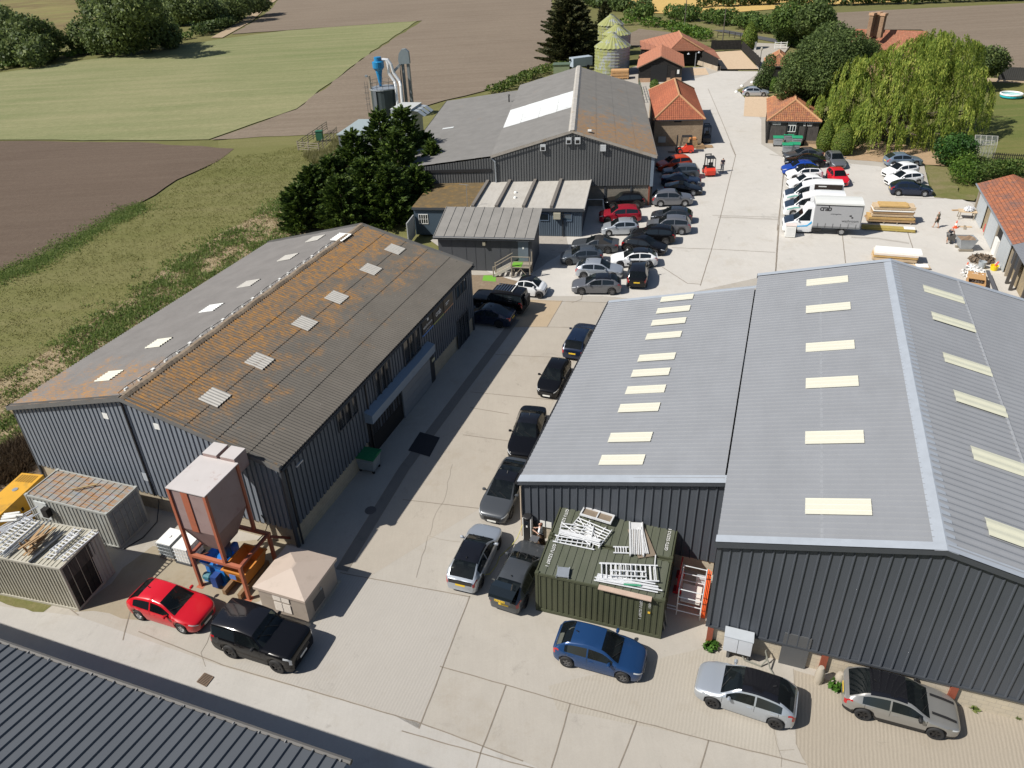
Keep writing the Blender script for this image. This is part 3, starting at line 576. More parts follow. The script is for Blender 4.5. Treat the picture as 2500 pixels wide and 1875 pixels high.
# ============================================================= the big grey steel barn on the right
B = Fr((8.44, 22.15), R(69.3)); BL, BW, BE, BR = 26.2, 15.8, 6.3, 8.15
barn = thing('steel_barn', 'large anthracite steel clad barn with a grey ribbed roof and cream rooflights', 'barn', B(13, -7))
gb = gable(BW, BE, BR, .14)
MB(B).sheet((0, -BW, 0), (0, 1, 0), (0, 0, 1), (-1, 0, 0), 0, BW, 1.28, lambda s: gb(s), ('rib', .42, .06)).build('gable_wall', steel_dark, barn)
MB(B).sheet((BL, -BW, 0), (0, 1, 0), (0, 0, 1), (1, 0, 0), 0, BW, 1.28, lambda s: gb(s), ('rib', .42, .06)).build('gable_wall', steel_dark, barn)
MB(B).sheet((0, 0, 0), (1, 0, 0), (0, 0, 1), (0, 1, 0), 0, BL, 1.28, BE - .1, ('rib', .42, .06)).build('side_wall', steel_dark, barn)
MB(B).sheet((0, -BW, 0), (1, 0, 0), (0, 0, 1), (0, -1, 0), 0, BL, 1.28, BE - .1, ('rib', .42, .06)).build('side_wall', steel_dark, barn)
pl = MB(B); pl.box(.1, BL - .1, -.3, -.1, 0, 1.4).box(.1, BL - .1, -BW + .1, -BW + .3, 0, 1.4).box(.1, .3, -BW + .3, -.3, 0, 1.4).box(BL - .3, BL - .1, -BW + .3, -.3, 0, 1.4); pl.build('plinth', block_pale, barn)
MB(B).box(-.075, .06, -.1, .075, 1.22, BE - .1).box(-.07, .02, -BW, -.1, 1.2, 1.3).build('corner_trim', trim_dk, barn)
Lb = math.hypot(BW / 2, BR - BE); cb, sb = BW / 2 / Lb, (BR - BE) / Lb
MB(B).sheet((-.12, .14, BE), (1, 0, 0), (0, -cb, sb), (0, sb, cb), 0, BL + .24, 0, Lb + .1, ('rib', .345, .035)).build('roof', roof_steel, barn)
MB(B).sheet((-.12, -BW - .14, BE), (1, 0, 0), (0, cb, sb), (0, -sb, cb), 0, BL + .24, 0, Lb + .1, ('sin', .42, .08)).build('roof', roof_steel, barn)
for s in (1, -1):
 y, z = -BW / 2 + s * BW * .26, BR - (BR - BE) * .52 + .045 + (.06 if s < 0 else 0); MB(B).box(-.1, BL + .1, y - .06, y + .06, z - .02, z + .004).build('sheet_lap', mat('lap_line', (.29, .30, .315), .5, var=.3, scale=4), barn)
rr = MB(B); rr.grid([[(x, -BW / 2 - .4, BR - .03), (x, -BW / 2, BR + .09), (x, -BW / 2 + .4, BR - .03)] for x in (-.2, BL + .2)])
for x in (-.18, BL - .22):
 for s in (0, -BW): e = .18 if s == 0 else -.18; rr.grid([[(x, s + e, BE + .07), (x, -BW / 2, BR + .1)], [(x + .4, s + e, BE + .075), (x + .4, -BW / 2, BR + .105)]])
rr.build('roof_flashing', roof_cap, barn)
for x in (-.2, BL + .1):
 for s in (0, -BW): e = .2 if s == 0 else -.2; MB(B).grid([[(x, s + e, BE - .26), (x, -BW / 2, BR - .16), (x + .1, -BW / 2, BR - .16), (x + .1, s + e, BE - .26)], [(x, s + e, BE + .05), (x, -BW / 2, BR + .08), (x + .1, -BW / 2, BR + .08), (x + .1, s + e, BE + .05)]], True).build('barge_board', trim_dk, barn)
for x, y in ((1786, 609), (1788, 667), (1792, 750), (1796, 828), (1801, 947), (1809, 1097)): roof_light(B, barn, 'roof_light', 'W', x, y, 1.0, 2.5, BW, BE, BR, -1, skyl_y, 0.0, ('rib', .34, .012), .085)
for x, y in ((2037, 639), (2058, 699), (2088, 791), (2116, 876), (2160, 1003), (2200, 1166)): roof_light(B, barn, 'roof_light', 'W', x, y, 1.0, 2.4, BW, BE, BR, 1, mat('shaded_rooflight', (.6, .59, .46), .4, var=.08), 0.0, ('sin', .42, .03), .12)
for k, x, y in (('T', 345, 1230), ('L', 862, 730), ('L', 1735, 940)):
 a, b, h = ona(B, k, x, y, -.02); MB(B).box(-.05, .12, b - .13, b + .13, 0, 1.24).build('steel_column', rust_red, barn)
a, b, h = ona(B, 'T', 1160, 1590, -.05); a2, b2, h2 = ona(B, 'T', 1085, 1330, -.05)
MB(B).box(-.05, .1, b - .55, b + .55, .02, 1.95).build('door', dark_door, barn)
# electrical cabinet on the gable
a, b, h = ona(B, 'T', 490, 1290, -.55); a1, b1, h1 = ona(B, 'T', 775, 1365, -.55)
cab = thing('meter_cabinet', 'pale grey two door electrical cabinet under the cladding of the grey steel barn', 'cabinet', B(-.35, (b + b1) / 2))
for s in (0, 1): bb = b1 + (b - b1) * (s / 2); MB(B).box(-.6, -.08, bb + .01, bb + (b - b1) / 2 - .01, .62, 1.5).build('cabinet_door', mat('pale_cabinet', (.55, .57, .6), .45, var=.05), cab)
MB(B).box(-.62, -.06, b1 - .02, b + .02, 1.5, 1.54).build('lid', trim_lt, cab); MB(B).box(-.45, -.12, b - .32, b - .2, 0, .62).box(-.4, -.12, b1 + .05, b1 + .12, .0, .62).build('stand', dark_door, cab)
cb_ = MB(B); cb_.tube([(-.3, b1 + .5, .6), (-.45, b1 + .2, .15), (-.5, b1 - .5, .06), (-.3, b1 - .7, .3), (-.15, b1 - .6, .75)], .04, 6).tube([(-.2, b1 - .6, .7), (-.55, b1 - .9, .1), (-.8, b1 - 1.1, .04)], .035, 6); cb_.build('cable', mat('grey_cable', (.2, .2, .17), .7), cab)
# lean-to on its left side
q0 = B.inv(at(1123 * 1.1302, 1040 * 1.1302, 3.75)); q1 = B.inv(at(1318 * 1.1302, 652 * 1.1302, 3.75))
TW, TA0, TA1, TE, TT = (q0[1] + q1[1]) / 2, q0[0], q1[0], 3.75, 6.12
lean = thing('steel_lean_to', 'anthracite lean to with ten cream rooflights against the left side of the steel barn', 'lean-to', B((TA0 + TA1) / 2, TW / 2))
Lt = math.hypot(TW - .1, TT - TE); ct, st = (TW - .1) / Lt, (TT - TE) / Lt
lt = lambda s: TE + (TT - TE) * (TW - s) / TW - .14
MB(B).sheet((TA0 + .12, .1, 0), (0, 1, 0), (0, 0, 1), (-1, 0, 0), 0, TW - .15, .95, lambda s: lt(s + .1), ('rib', .42, .06)).build('end_wall', steel_dark, lean)
MB(B).sheet((TA1 - .12, .1, 0), (0, 1, 0), (0, 0, 1), (1, 0, 0), 0, TW - .15, .95, lambda s: lt(s + .1), ('rib', .42, .06)).build('end_wall', steel_dark, lean)
MB(B).sheet((TA0 + .12, TW - .05, 0), (1, 0, 0), (0, 0, 1), (0, 1, 0), 0, TA1 - TA0 - .24, .95, TE - .1, ('rib', .42, .06)).build('side_wall', steel_dark, lean)
MB(B).box(TA0 + .2, TA0 + .4, .12, TW - .15, 0, 1.05).box(TA0 + .4, TA1 - .2, TW - .35, TW - .15, 0, 1.05).build('plinth', block_pale, lean)
MB(B).sheet((TA0 - .05, TW + .1, TE), (1, 0, 0), (0, -ct, st), (0, st, ct), 0, TA1 - TA0 + .1, 0, Lt - .02, ('rib', .345, .035)).build('roof', roof_steel, lean)
tf = MB(B); tf.grid([[(TA0 - .1, TW + .12, TE + .05), (TA0 - .1, .1, TT + .04)], [(TA0 + .45, TW + .12, TE + .055), (TA0 + .45, .1, TT + .045)]]).grid([[(TA1 - .3, TW + .12, TE + .05), (TA1 - .3, .1, TT + .04)], [(TA1 + .1, TW + .12, TE + .055), (TA1 + .1, .1, TT + .045)]])
tf.build('roof_flashing', roof_cap, lean)
MB(B).grid([[(TA0 - .08, TW + .14, TE - .2), (TA0 - .08, .1, TT - .2), (TA0 + .04, .1, TT - .2), (TA0 + .04, TW + .14, TE - .2)], [(TA0 - .08, TW + .14, TE + .03), (TA0 - .08, .1, TT + .03), (TA0 + .04, .1, TT + .03), (TA0 + .04, TW + .14, TE + .03)]], True).build('barge_board', trim_dk, lean)
MB(B).tube([(TA0 - .1, TW + .16, TE - .06), (TA1 + .1, TW + .16, TE - .06)], .07, 6).build('gutter', gutter_m, lean)
MB(B).tube([(TA0 + .02, TW - .02, TE - .3), (TA0 + .02, TW - .02, .05)], .045, 6).build('downpipe', mat('cream_pipe', (.5, .4, .3), .6), lean)
for x, y in ((1462, 646), (1454, 671), (1444, 697), (1433, 727), (1418, 774), (1405, 807), (1394, 844), (1380, 883), (1361, 947), (1343, 996)):
 a, b, h = onsurf(B, 'W', x, y, lambda a, b, h: h - (TE + (TT - TE) * (TW - b) / TW))
 MB(B).sheet((a - .42, b + ct * 1.15, h - st * 1.15 + .095), (1, 0, 0), (0, -ct, st), (0, st, ct), 0, .84, 0, 2.3, ('rib', .34, .012)).build('roof_light', skyl_y, lean)
# roof corner of the shed under the camera
K = Fr(P('S', 2085, 885, 7.1), R(0)); k2 = P('S', 0, 165, 7.1); K = Fr(K.o, math.atan2(k2[1] - K.o[1], k2[0] - K.o[0]))
kroof = thing('dark_ribbed_shed', 'dark ribbed steel roofed shed in the bottom left corner, only its roof edge in view', 'shed', K(12, 8))
rs = math.sqrt(1 - .16 ** 2)
MB(K).sheet((0, .05, 7.1), (1, 0, 0), (0, rs, .16), (0, -.16, rs), 0, 34, 0, 13, ('rib', .42, .06)).build('roof', m_streak('near_dark_roof', (.088, .096, .108), (.07, .077, .087), .3, (.12, .5, 1), .45), kroof)
MB(K).tube([(-.1, -.05, 7.05), (34, -.05, 7.05)], .09, 7).build('gutter', mat('grey_gutter', (.09, .085, .08), .6, var=.2), kroof)
MB(K).sheet((0, .25, 0), (1, 0, 0), (0, 0, 1), (0, -1, 0), 0, 34, 0, 7.0, ('rib', .42, .04)).sheet((.1, .25, 0), (0, 1, 0), (0, 0, 1), (-1, 0, 0), 0, 12, 0, lambda s: 7.0 + s * .16, ('rib', .42, .04)).build('wall', steel_dark, kroof)
for i in range(34): MB(K).box(.2 + i, .24 + i, .0, .08, 7.08, 7.15).build('gutter_clip', mat('grey_clip', (.2, .2, .2), .6), kroof)
# ============================================================= containers and the clutter round them
green_m = m_streak('olive_container_paint', (.058, .064, .037), (.09, .09, .06), .35, (2, .4, 1), .6); green_roof = m_streak('olive_container_roof', (.085, .094, .066), (.14, .14, .115), .5, (2.2, .5, 1), .65)
cream_m = m_streak('cream_container_paint', (.42, .40, .33), (.28, .24, .17), .5, (1, .5, 1), .6); grey_cont = m_streak('grey_container_paint', (.34, .35, .33), (.20, .16, .11), .5, (1.5, .4, 1), .6)
def m_rustroof():
 t = NT('rusty_container_roof'); c = t.mix(t.mask(t.noise(t.uv((.5, 3, 1)), 1, 6, .7), .4, .65), (.27, .28, .27), (.20, .185, .155)); c = t.mix(t.mask(t.noise(t.uv((.55, 2.6, 1)), 1.6, 8, .75), .46, .58), c, (.30, .15, .055))
 c = t.mix(t.math('MULTIPLY', t.mask(t.noise(t.uv((.5, 2.2, 1)), 2.3, 4, .6), .55, .65), .5), c, (.17, .24, .36)); MATS['rr'] = t.out(c, .6); return MATS['rr']
rust_roof = m_rustroof()
def container(name, label, fr, L, W, H, m, mr, doors=None, parent_group=None, pitch=.279, door_m=None, cat='container', roof_pitch=None, roofkind='half', frame_m=None):
 t = thing(name, label, cat, fr(L / 2, W / 2), parent_group); door_m = door_m or m; fm = frame_m or m
 MB(fr).sheet((.12, .03, .16), (1, 0, 0), (0, 0, 1), (0, 1, 0), 0, L - .24, 0, H - .28, ('box', pitch, .036)).build('side_panel', m, t)
 MB(fr).sheet((.12, W - .03, .16), (1, 0, 0), (0, 0, 1), (0, -1, 0), 0, L - .24, 0, H - .28, ('box', pitch, .036)).build('side_panel', m, t)
 ends = [(0.03, 1), (L - .03, -1)]
 for i, (x, s) in enumerate(ends):
  if doors == i: continue
  MB(fr).sheet((x, .12, .16), (0, 1, 0), (0, 0, 1), (s, 0, 0), 0, W - .24, 0, H - .28, ('box', pitch, .036)).build('end_panel', m, t)
 if doors is not None:
  x, s = ends[doors]
  for y0, y1 in ((.1, W / 2 - .01), (W / 2 + .01, W - .1)):
   d = MB(fr).box(x - .02, x + .02, y0, y1, .16, H - .12).build('door', door_m, t); b = MB(fr); xs = x - s * .04
   for q in (.28, .72): yy = y0 + (y1 - y0) * q; b.tube([(xs, yy, .2), (xs, yy, H - .16)], .02, 5)
   b.build('locking_bars', fm, d)
   h_ = MB(fr)
   for z in (.8, 1.5, 2.1): h_.box(min(x - s * .02, x - s * .035), max(x - s * .02, x - s * .035), y0 + .02, y1 - .02, z, z + .07)
   h_.build('door_ribs', door_m, d)
 MB(fr).sheet((.1, .06, H - .06), (1, 0, 0), (0, 1, 0), (0, 0, 1), 0, L - .2, 0, W - .12, (roofkind, roof_pitch or pitch * 1.28, .03)).build('roof', mr, t)
 f = MB(fr)
 for x in (0, L - .12):
  for y in (0, W - .12): f.box(x, x + .12, y, y + .12, 0, H)
 for z0, z1 in ((0, .16), (H - .13, H - .01)):
  f.box(.12, L - .12, 0, .07, z0, z1).box(.12, L - .12, W - .07, W, z0, z1).box(0, .07, .12, W - .12, z0, z1).box(L - .07, L, .12, W - .12, z0, z1)
 f.build('frame', fm, t)
 for x in (-.015, L - .165):
  for y in (-.012, W - .15): MB(fr).box(x, x + .18, y, y + .165, H - .1, H + .02).build('corner_casting', fm, t)
 return t
g0, g1 = P('D', 845, 1360), P('D', 1650, 1548); CG = Fr((g0[0] + .05, g0[1] + .03), math.atan2(g1[1] - g0[1], g1[0] - g0[0]), .03)
gc1 = container('shipping_container', 'olive green container nearest the camera with a pile of aluminium frames on its roof', CG, 6.06, 2.44, 2.5, green_m, green_roof, 1, 'olive green containers side by side')
CG2 = CG.sub(0, 2.56); gc2 = container('shipping_container', 'olive green container standing behind the first one against the steel lean to', CG2, 6.06, 2.44, 2.5, green_m, green_roof, 1, 'olive green containers side by side')
U0 = Vector(CG(1, 0, 0)) - Vector(CG(0, 0, 0)); V0 = Vector(CG(0, 1, 0)) - Vector(CG(0, 0, 0))
for cg, c_, y in ((CG, gc1, 1.25), (CG2, gc2, 1.2)):
 text_mesh('lettering', 'GSTU 522307 1', letter_w, c_, cg(.42, y, 2.505), -V0, U0, .22, sp=1.05)
text_mesh('lettering', 'GSTU 522312 8', letter_w, gc2, CG2(5.7, 1.2, 2.505), V0, -U0, .22, sp=1.05)
text_mesh('lettering', 'GSTU 522307 1', letter_w, gc1, CG(5.02, -.012, 1.62), (0, 0, -1), U0, .17, sp=1.1); text_mesh('lettering', '22G1', letter_w, gc1, CG(5.42, -.012, 2.0), (0, 0, -1), U0, .14, sp=1.1)
MB(CG).box(5.36, 5.47, -.02, -.008, 1.5, 1.62).build('warning_label', mat('yellow_label', (.7, .45, .05), .5, var=0), gc1)
# scaffolding
def sc_thing(name, label, fr, group): return thing(name, label, 'scaffold', fr(0, 0), group)
SG = 'aluminium scaffold pieces stacked on the containers'
def ladder(fr, L, W, n, name, label, r=.034, m=None, group=SG, z=.03, diag=False):
 t = sc_thing(name, label, fr, group); m = m or alu
 for y in (0, W): MB(fr).tube([(0, y, z), (L, y, z)], r, 6).build('rail', m, t)
 for i in range(n): x = .12 + (L - .24) * i / (n - 1); MB(fr).tube([(x, 0, z), (x, W, z)], r * .9, 6).build('rung', m, t)
 if diag: MB(fr).tube([(.1, 0, z + .02), (L - .1, W, z + .02)], r * .8, 5).build('brace', m, t)
 return t
def poles(fr, L, n, name, label, sp=.09, r=.034, m=None, jit=.02, group=SG, z=.03, skew=0):
 t = sc_thing(name, label, fr, group)
 for i in range(n): j = rnd.uniform(-jit, jit); MB(fr).tube([(j, i * sp, z + (i % 3) * .012), (L + rnd.uniform(-jit, jit) * 4, i * sp + skew * i / max(1, n) + rnd.uniform(-jit, jit), z + (i % 2) * .03)], r, 6).build('pole', m or alu, t)
 return t
TOP = 2.5
def on_top(k, x, y, k2, x2, y2, z=TOP + .04): p, q = P(k, x, y, z), P(k2, x2, y2, z); return Fr(p, math.atan2(q[1] - p[1], q[0] - p[0]), z), math.hypot(q[0] - p[0], q[1] - p[1])
f_, L_ = on_top('Q', 640, 150, 'Q', 1000, 260, TOP + .12)
t = thing('scaffold_platform', 'aluminium scaffold platform with a brown deck lying highest on the rear olive container', 'scaffold', f_(0, 0), SG)
MB(f_).box(0, L_, 0, .07, .1, .2).build('edge_beam', alu, t); MB(f_).box(0, L_, .55, .62, .1, .2).build('edge_beam', alu, t); MB(f_).box(0, .07, .07, .55, .1, .2).build('end_beam', alu, t); MB(f_).box(L_ - .07, L_, .07, .55, .1, .2).build('end_beam', alu, t)
MB(f_).box(L_ * .5, L_ * .5 + .06, .07, .55, .1, .19).build('cross_beam', alu, t); MB(f_).box(.07, L_ * .5, .07, .55, .09, .125).build('deck', mat('ply_deck', (.19, .15, .11), .8, var=.2), t); MB(f_).box(L_ * .5 + .06, L_ - .07, .07, .55, .09, .125).build('deck', MATS['ply_deck'], t)
for i, (x, y, x2, y2, w_, n_, lab) in enumerate(((490, 330, 640, 150, 1.5, 4, 'aluminium frame leaning under the brown decked platform on the rear olive container'), (600, 400, 760, 200, 1.25, 5, 'long aluminium frame in the middle of the pile on the rear olive container'), (380, 440, 440, 210, 1.6, 4, 'aluminium frame at the left edge of the rear olive container'))):
 f, L = on_top('Q', x, y, 'Q', x2, y2, TOP + .04 + .06 * i); ladder(f.sub(0, -w_), L, w_, n_ + 2, 'scaffold_section', lab, diag=True)
f, L = on_top('Q', 400, 350, 'Q', 870, 470, TOP + .22); poles(f, L, 4, 'scaffold_poles', 'four long aluminium poles across the front of the pile on the rear olive container', .085)
f, L = on_top('Q', 330, 437, 'Q', 810, 535, TOP + .05); ladder(f, L, .42, 8, 'scaffold_ladder', 'aluminium ladder beam lying along the seam between the two olive containers')
f, L = on_top('Q', 1300, 600, 'Q', 1290, 215, TOP + .14)
t = thing('scaffold_platform', 'bundle of aluminium braces on a brown board at the right of the rear olive container', 'scaffold', f(0, 0), SG)
for i in range(7): MB(f).tube([(.05, -.28 + i * .09, .02 + .03 * (i % 2)), (L - .5, -.26 + i * .085, .03 * (i % 3))], .032, 6).build('brace', alu, t)
MB(f).box(L - .5, L, -.32, .3, -.05, .0).box(0, L, -.35, -.29, -.06, .05).box(0, L, .28, .34, -.06, .05).build('tray', alu, t)
f, L = on_top('Q', 1435, 580, 'Q', 1370, 280, TOP + .1); poles(f, L, 3, 'scaffold_poles', 'three aluminium poles on the brown board at the right of the rear olive container', .085)
f, L = on_top('Q', 1420, 620, 'Q', 1290, 290, TOP + .03); MB(f).box(0, L, -.45, .42, 0, .04).build('plywood_board', MATS['ply_deck'])
tag(bpy.data.objects['plywood_board'], 'brown plywood board under the braces on the rear olive container', 'board')
f, L = on_top('Q', 1030, 570, 'Q', 1210, 575, TOP + .04); ladder(f, L, .38, 5, 'scaffold_section', 'short aluminium frame beside the brace bundle on the rear olive container')
f, L = on_top('Q', 1505, 770, 'Q', 1525, 600, TOP + .04); poles(f, L, 1, 'scaffold_pole', 'single aluminium pole bridging the two olive containers')
f, L = on_top('Q', 865, 870, 'Q', 1560, 900, TOP + .16); ladder(f, L, .92, 12, 'scaffold_section', 'long aluminium ladder frame with many rungs on top of the front olive container pile', diag=False)
f, L = on_top('Q', 870, 870, 'Q', 1540, 905, TOP + .06); ladder(f, L, .95, 13, 'scaffold_section', 'second ladder frame lying under the topmost one on the front olive container')
f, L = on_top('Q', 990, 830, 'Q', 1400, 850, TOP + .28); ladder(f, L, .3, 5, 'scaffold_section', 'narrow aluminium frame on top of the ladder frames on the front olive container')
f, L = on_top('Q', 820, 890, 'Q', 1540, 1020, TOP + .1); poles(f, L, 6, 'scaffold_poles', 'loose aluminium poles along the front edge of the front olive container', .075, jit=.06)
f, L = on_top('Q', 860, 960, 'Q', 1475, 1105, TOP + .03); MB(f).box(0, L, -.16, .1, 0, .05).build('timber_plank', mat('pink_plank', (.44, .33, .26), .85, var=.25)); tag(bpy.data.objects['timber_plank'], 'pinkish plank along the front roof edge of the front olive container', 'plank')
f, L = on_top('Q', 1150, 930, 'Q', 1350, 950, TOP + .2); MB(f).tube([(0, 0, 0), (L, 0, .02)], .05, 7).build('green_pole', mat('green_sleeve', (.05, .26, .15), .6)); tag(bpy.data.objects['green_pole'], 'green sleeved pole among the scaffold on the front olive container', 'pole')
f, L = on_top('Q', 370, 850, 'Q', 510, 865, TOP + .06)
t = thing('square_deck_panel', 'small square grey deck panel alone on the front olive container roof', 'panel', f(0, 0)); MB(f).box(0, L, 0, .58, .04, .08).build('deck', galv, t)
for x in (0, L):
 for y in (0, .58): MB(f).tube([(x, y, -.03), (x, y, .12)], .025, 6).build('foot', galv, t)
# planks leaning on the end of the containers
for i, (lab, x0, y0, x1, y1) in enumerate((('left weathered plank leaning on the end of the front olive container', 1620, 1450, 1565, 1050), ('right weathered plank leaning on the end of the front olive container', 1645, 1390, 1590, 950))):
 p, q = P('Q', x0, y0, .03), P('Q', x1, y1, 2.45); MB().beam(p, q, .22, .04).build('leaning_plank', mat('weathered_plank', (.27, .25, .22), .9, var=.25)); tag(bpy.data.objects['leaning_plank' + ('.001' if i else '')], lab, 'plank', 'planks leaning on the container')
# scaffold tower part and orange barrier in the gap
f, L = on_top('Y5', 415, 1130, 'Y5', 455, 700, .03); f = Fr(P('Y5', 415, 1130, .03), R(69), .03)
t = thing('scaffold_tower_frame', 'upright aluminium tower frames standing in the gap left of the grey steel barn', 'scaffold', f(0, 0))
for x in (0, 1.5):
 e = MB(f)
 for y in (0, 1.1): e.tube([(x, y, 0), (x, y, 1.75)], .03, 6)
 for z in (.3, .75, 1.2, 1.7): e.tube([(x, 0, z), (x, 1.1, z)], .024, 6)
 e.build('end_frame', alu, t)
MB(f).tube([(0, 0, 1.7), (1.5, 0, 1.7)], .026, 6).tube([(0, 1.1, 1.7), (1.5, 1.1, 1.7)], .026, 6).build('rails', alu, t)
MB(f).box(.2, 1.3, .1, 1.0, .72, .76).build('deck', mat('pale_board', (.55, .54, .5), .7), t); MB(f).tube([(.1, 1.1, .4), (.1, 2.3, .4)], .022, 5).tube([(.1, 1.1, .2), (.1, 2.3, .2)], .022, 5).tube([(.1, 2.3, 0), (.1, 2.3, .45)], .022, 5).build('outrigger', alu, t)
f = Fr(P('Y5', 500, 1100, .03), R(69), .03)
t = thing('barrier_stack', 'bright orange plastic barriers stacked flat along the corner of the grey steel barn', 'barrier', f(0, 0)); om = mat('orange_plastic', (.85, .13, .03), .5, var=.1)
for i in range(3): b = MB(f).box(0, 2.0, .02 + i * .07, .07 + i * .07, .1, 1.0 + .05 * i).build('barrier_panel', om, t); MB(f).box(-.04, 2.04, .015 + i * .07, .075 + i * .07, 0, .1).build('foot', om, b)
f = Fr(P('Y5', 340, 700, .03), R(-20), .03); MB(f).grid([[(0, 0, 0), (.7, 0, 0)], [(0, .25, .9), (.7, .25, .9)]]).grid([[(0, .03, 0), (.7, .03, 0)], [(0, .28, .9), (.7, .28, .9)]]).build('wrapped_sheet', mat('shiny_wrap', (.5, .55, .58), .15, .3, var=.5, scale=9)); tag(bpy.data.objects['wrapped_sheet'], 'shiny plastic wrapped sheet leaning behind the aluminium tower frames', 'sheet')
f = Fr(P('Y5', 75, 760, .03), R(69), .03); t = thing('plastic_barrier', 'red and white plastic barrier standing in shade beside the olive containers', 'barrier', f(0, 0)); rb = mat('red_plastic', (.5, .02, .03), .5)
MB(f).box(0, 1.6, 0, .05, .15, 1.0).build('panel', rb, t); MB(f).box(.1, .5, -.18, .22, 0, .15).box(1.1, 1.5, -.18, .22, 0, .15).build('feet', rb, t); MB(f).box(.9, 1.5, -.01, .06, .5, .75).build('white_panel', white_p, t)
# --- grey containers on the left
c0, c1 = P('R', 240, 440, 2.59), P('R', 1070, 640, 2.59); CL = Fr(c0, math.atan2(c1[1] - c0[1], c1[0] - c0[0]), 0)
gr = container('shipping_container', 'grey container with a rust streaked roof between the yellow generator and the shed gable', CL, math.hypot(c1[0] - c0[0], c1[1] - c0[1]), 2.3, 2.55, grey_cont, rust_roof, 1, door_m=m_streak('blue_grey_doors', (.19, .21, .23), (.13, .12, .11), .5, (2, .5, 1), .6), roof_pitch=.46, roofkind='seam')
MB(CL).box(.55, 1.45, -.03, .03, 1.05, 2.25).build('painted_patch', mat('pale_patch', (.5, .53, .53), .6, var=.25), gr); MB(CL).box(1.3, 1.7, -.32, -.02, 1.5, 2.05).build('air_unit', void_m, gr)
sl_ = onsurf(CL, 'R', 730, 395, lambda a, b, h: h - 2.62); MB(CL).beam((sl_[0], sl_[1], 2.63), (sl_[0] + 1.1, sl_[1] + .75, 2.63), .1, .05).build('timber_batten', mat('batten', (.33, .24, .12), .8)); tag(bpy.data.objects['timber_batten'], 'thin timber batten lying on the rust streaked container roof', 'timber')
HS = 2.95; s0 = P('R', 600, 1200, HS); s1 = P('R', 20, 1090, HS); CS_ = Fr(s1, math.atan2(s0[1] - s1[1], s0[0] - s1[0]), 0); LS_ = math.hypot(s0[0] - s1[0], s0[1] - s1[1])
CS_ = CS_.sub(-1.6, 0); LS_ += 1.6
st = container('corrugated_store', 'cream corrugated store with a black doorway and ladders piled on its roof', CS_, LS_, 2.65, HS, cream_m, cream_m, 1, pitch=.2, cat='store', door_m=mat('black_door', (.008, .008, .009), .7), frame_m=mat('cream_frame', (.40, .38, .32), .6, var=.2))
MB(CS_).box(LS_ - .01, LS_ + .02, .12, 2.0, 1.95, HS - .15).build('weathered_lintel', boards_weath, st)
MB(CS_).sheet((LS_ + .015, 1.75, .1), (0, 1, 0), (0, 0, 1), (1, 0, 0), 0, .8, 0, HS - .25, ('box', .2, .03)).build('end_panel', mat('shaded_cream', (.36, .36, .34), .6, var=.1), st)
SG2 = 'ladders and timber on the cream store roof'
def on_store(x, y, x2, y2, dz): return on_top('R', x, y, 'R', x2, y2, HS + dz)
for i, (x, y, x2, y2, w_, n_, dz, lab) in enumerate(((520, 1110, 830, 800, .42, 10, .05, 'aluminium ladder nearest the black doorway on the cream store roof'), (640, 1130, 1000, 830, .4, 10, .08, 'aluminium ladder along the roof edge above the black doorway'), (0, 950, 330, 690, .45, 9, .12, 'aluminium ladder at the left end of the cream store roof'), (30, 1040, 400, 720, .42, 10, .2, 'aluminium ladder beside the broken pallets on the cream store roof'), (560, 1040, 800, 850, .4, 7, .14, 'short aluminium ladder laid over the others on the cream store roof'))):
 f, L = on_store(x, y, x2, y2, dz); ladder(f, L, w_, n_, 'ladder', lab, .036, group=SG2)
for i, (x, y, x2, y2, dz, n_, lab) in enumerate(((0, 850, 360, 650, .1, 6, 'bundle of grey poles at the left end of the cream store roof'), (60, 1080, 470, 740, .08, 5, 'bundle of dark poles between the ladders and the pallets on the cream store'))):
 f, L = on_store(x, y, x2, y2, dz); poles(f, L, n_, 'pole_bundle', lab, .1, .03, galv if i else alu, .1, SG2)
f, L = on_store(0, 720, 180, 700, .25); poles(f, L, 4, 'white_poles', 'thick white tubes at the far left of the cream store roof', .17, .06, white_p, .05, SG2)
wood_new = m_wood('new_timber', (.52, .34, .17), (.42, .26, .12)); wood_pal = m_wood('pallet_timber', (.44, .30, .17), (.33, .21, .11)); wood_grey = m_wood('grey_timber', (.32, .28, .22), (.22, .19, .15))
f, L = on_store(220, 1090, 560, 800, .04); t = thing('broken_pallets', 'heap of broken timber pallets in the middle of the cream store roof', 'pallets', f(0, 0), SG2)
for i in range(14): a = rnd.uniform(0, L - 1.0); b = rnd.uniform(-.3, .3); z = .05 + i * .035; an = rnd.uniform(-.3, .3); q = f.sub(a, b, z, an); MB(q).box(0, rnd.uniform(.8, 1.2), 0, .11, 0, .03).build('slat', wood_pal, t)
for i in range(5): a = rnd.uniform(0, .8); q = f.sub(a, rnd.uniform(-.3, .3), 0, 1.3); MB(q).beam((0, 0, 0), (.25, .1, .55), .09, .03).build('slat', wood_pal, t)
f, L = on_store(310, 1140, 640, 860, .03); MB(f).box(0, L, 0, .12, 0, .1).build('dark_beam', trim_dk); tag(bpy.data.objects['dark_beam'], 'long dark beam beside the ladders on the cream store roof', 'beam', SG2)
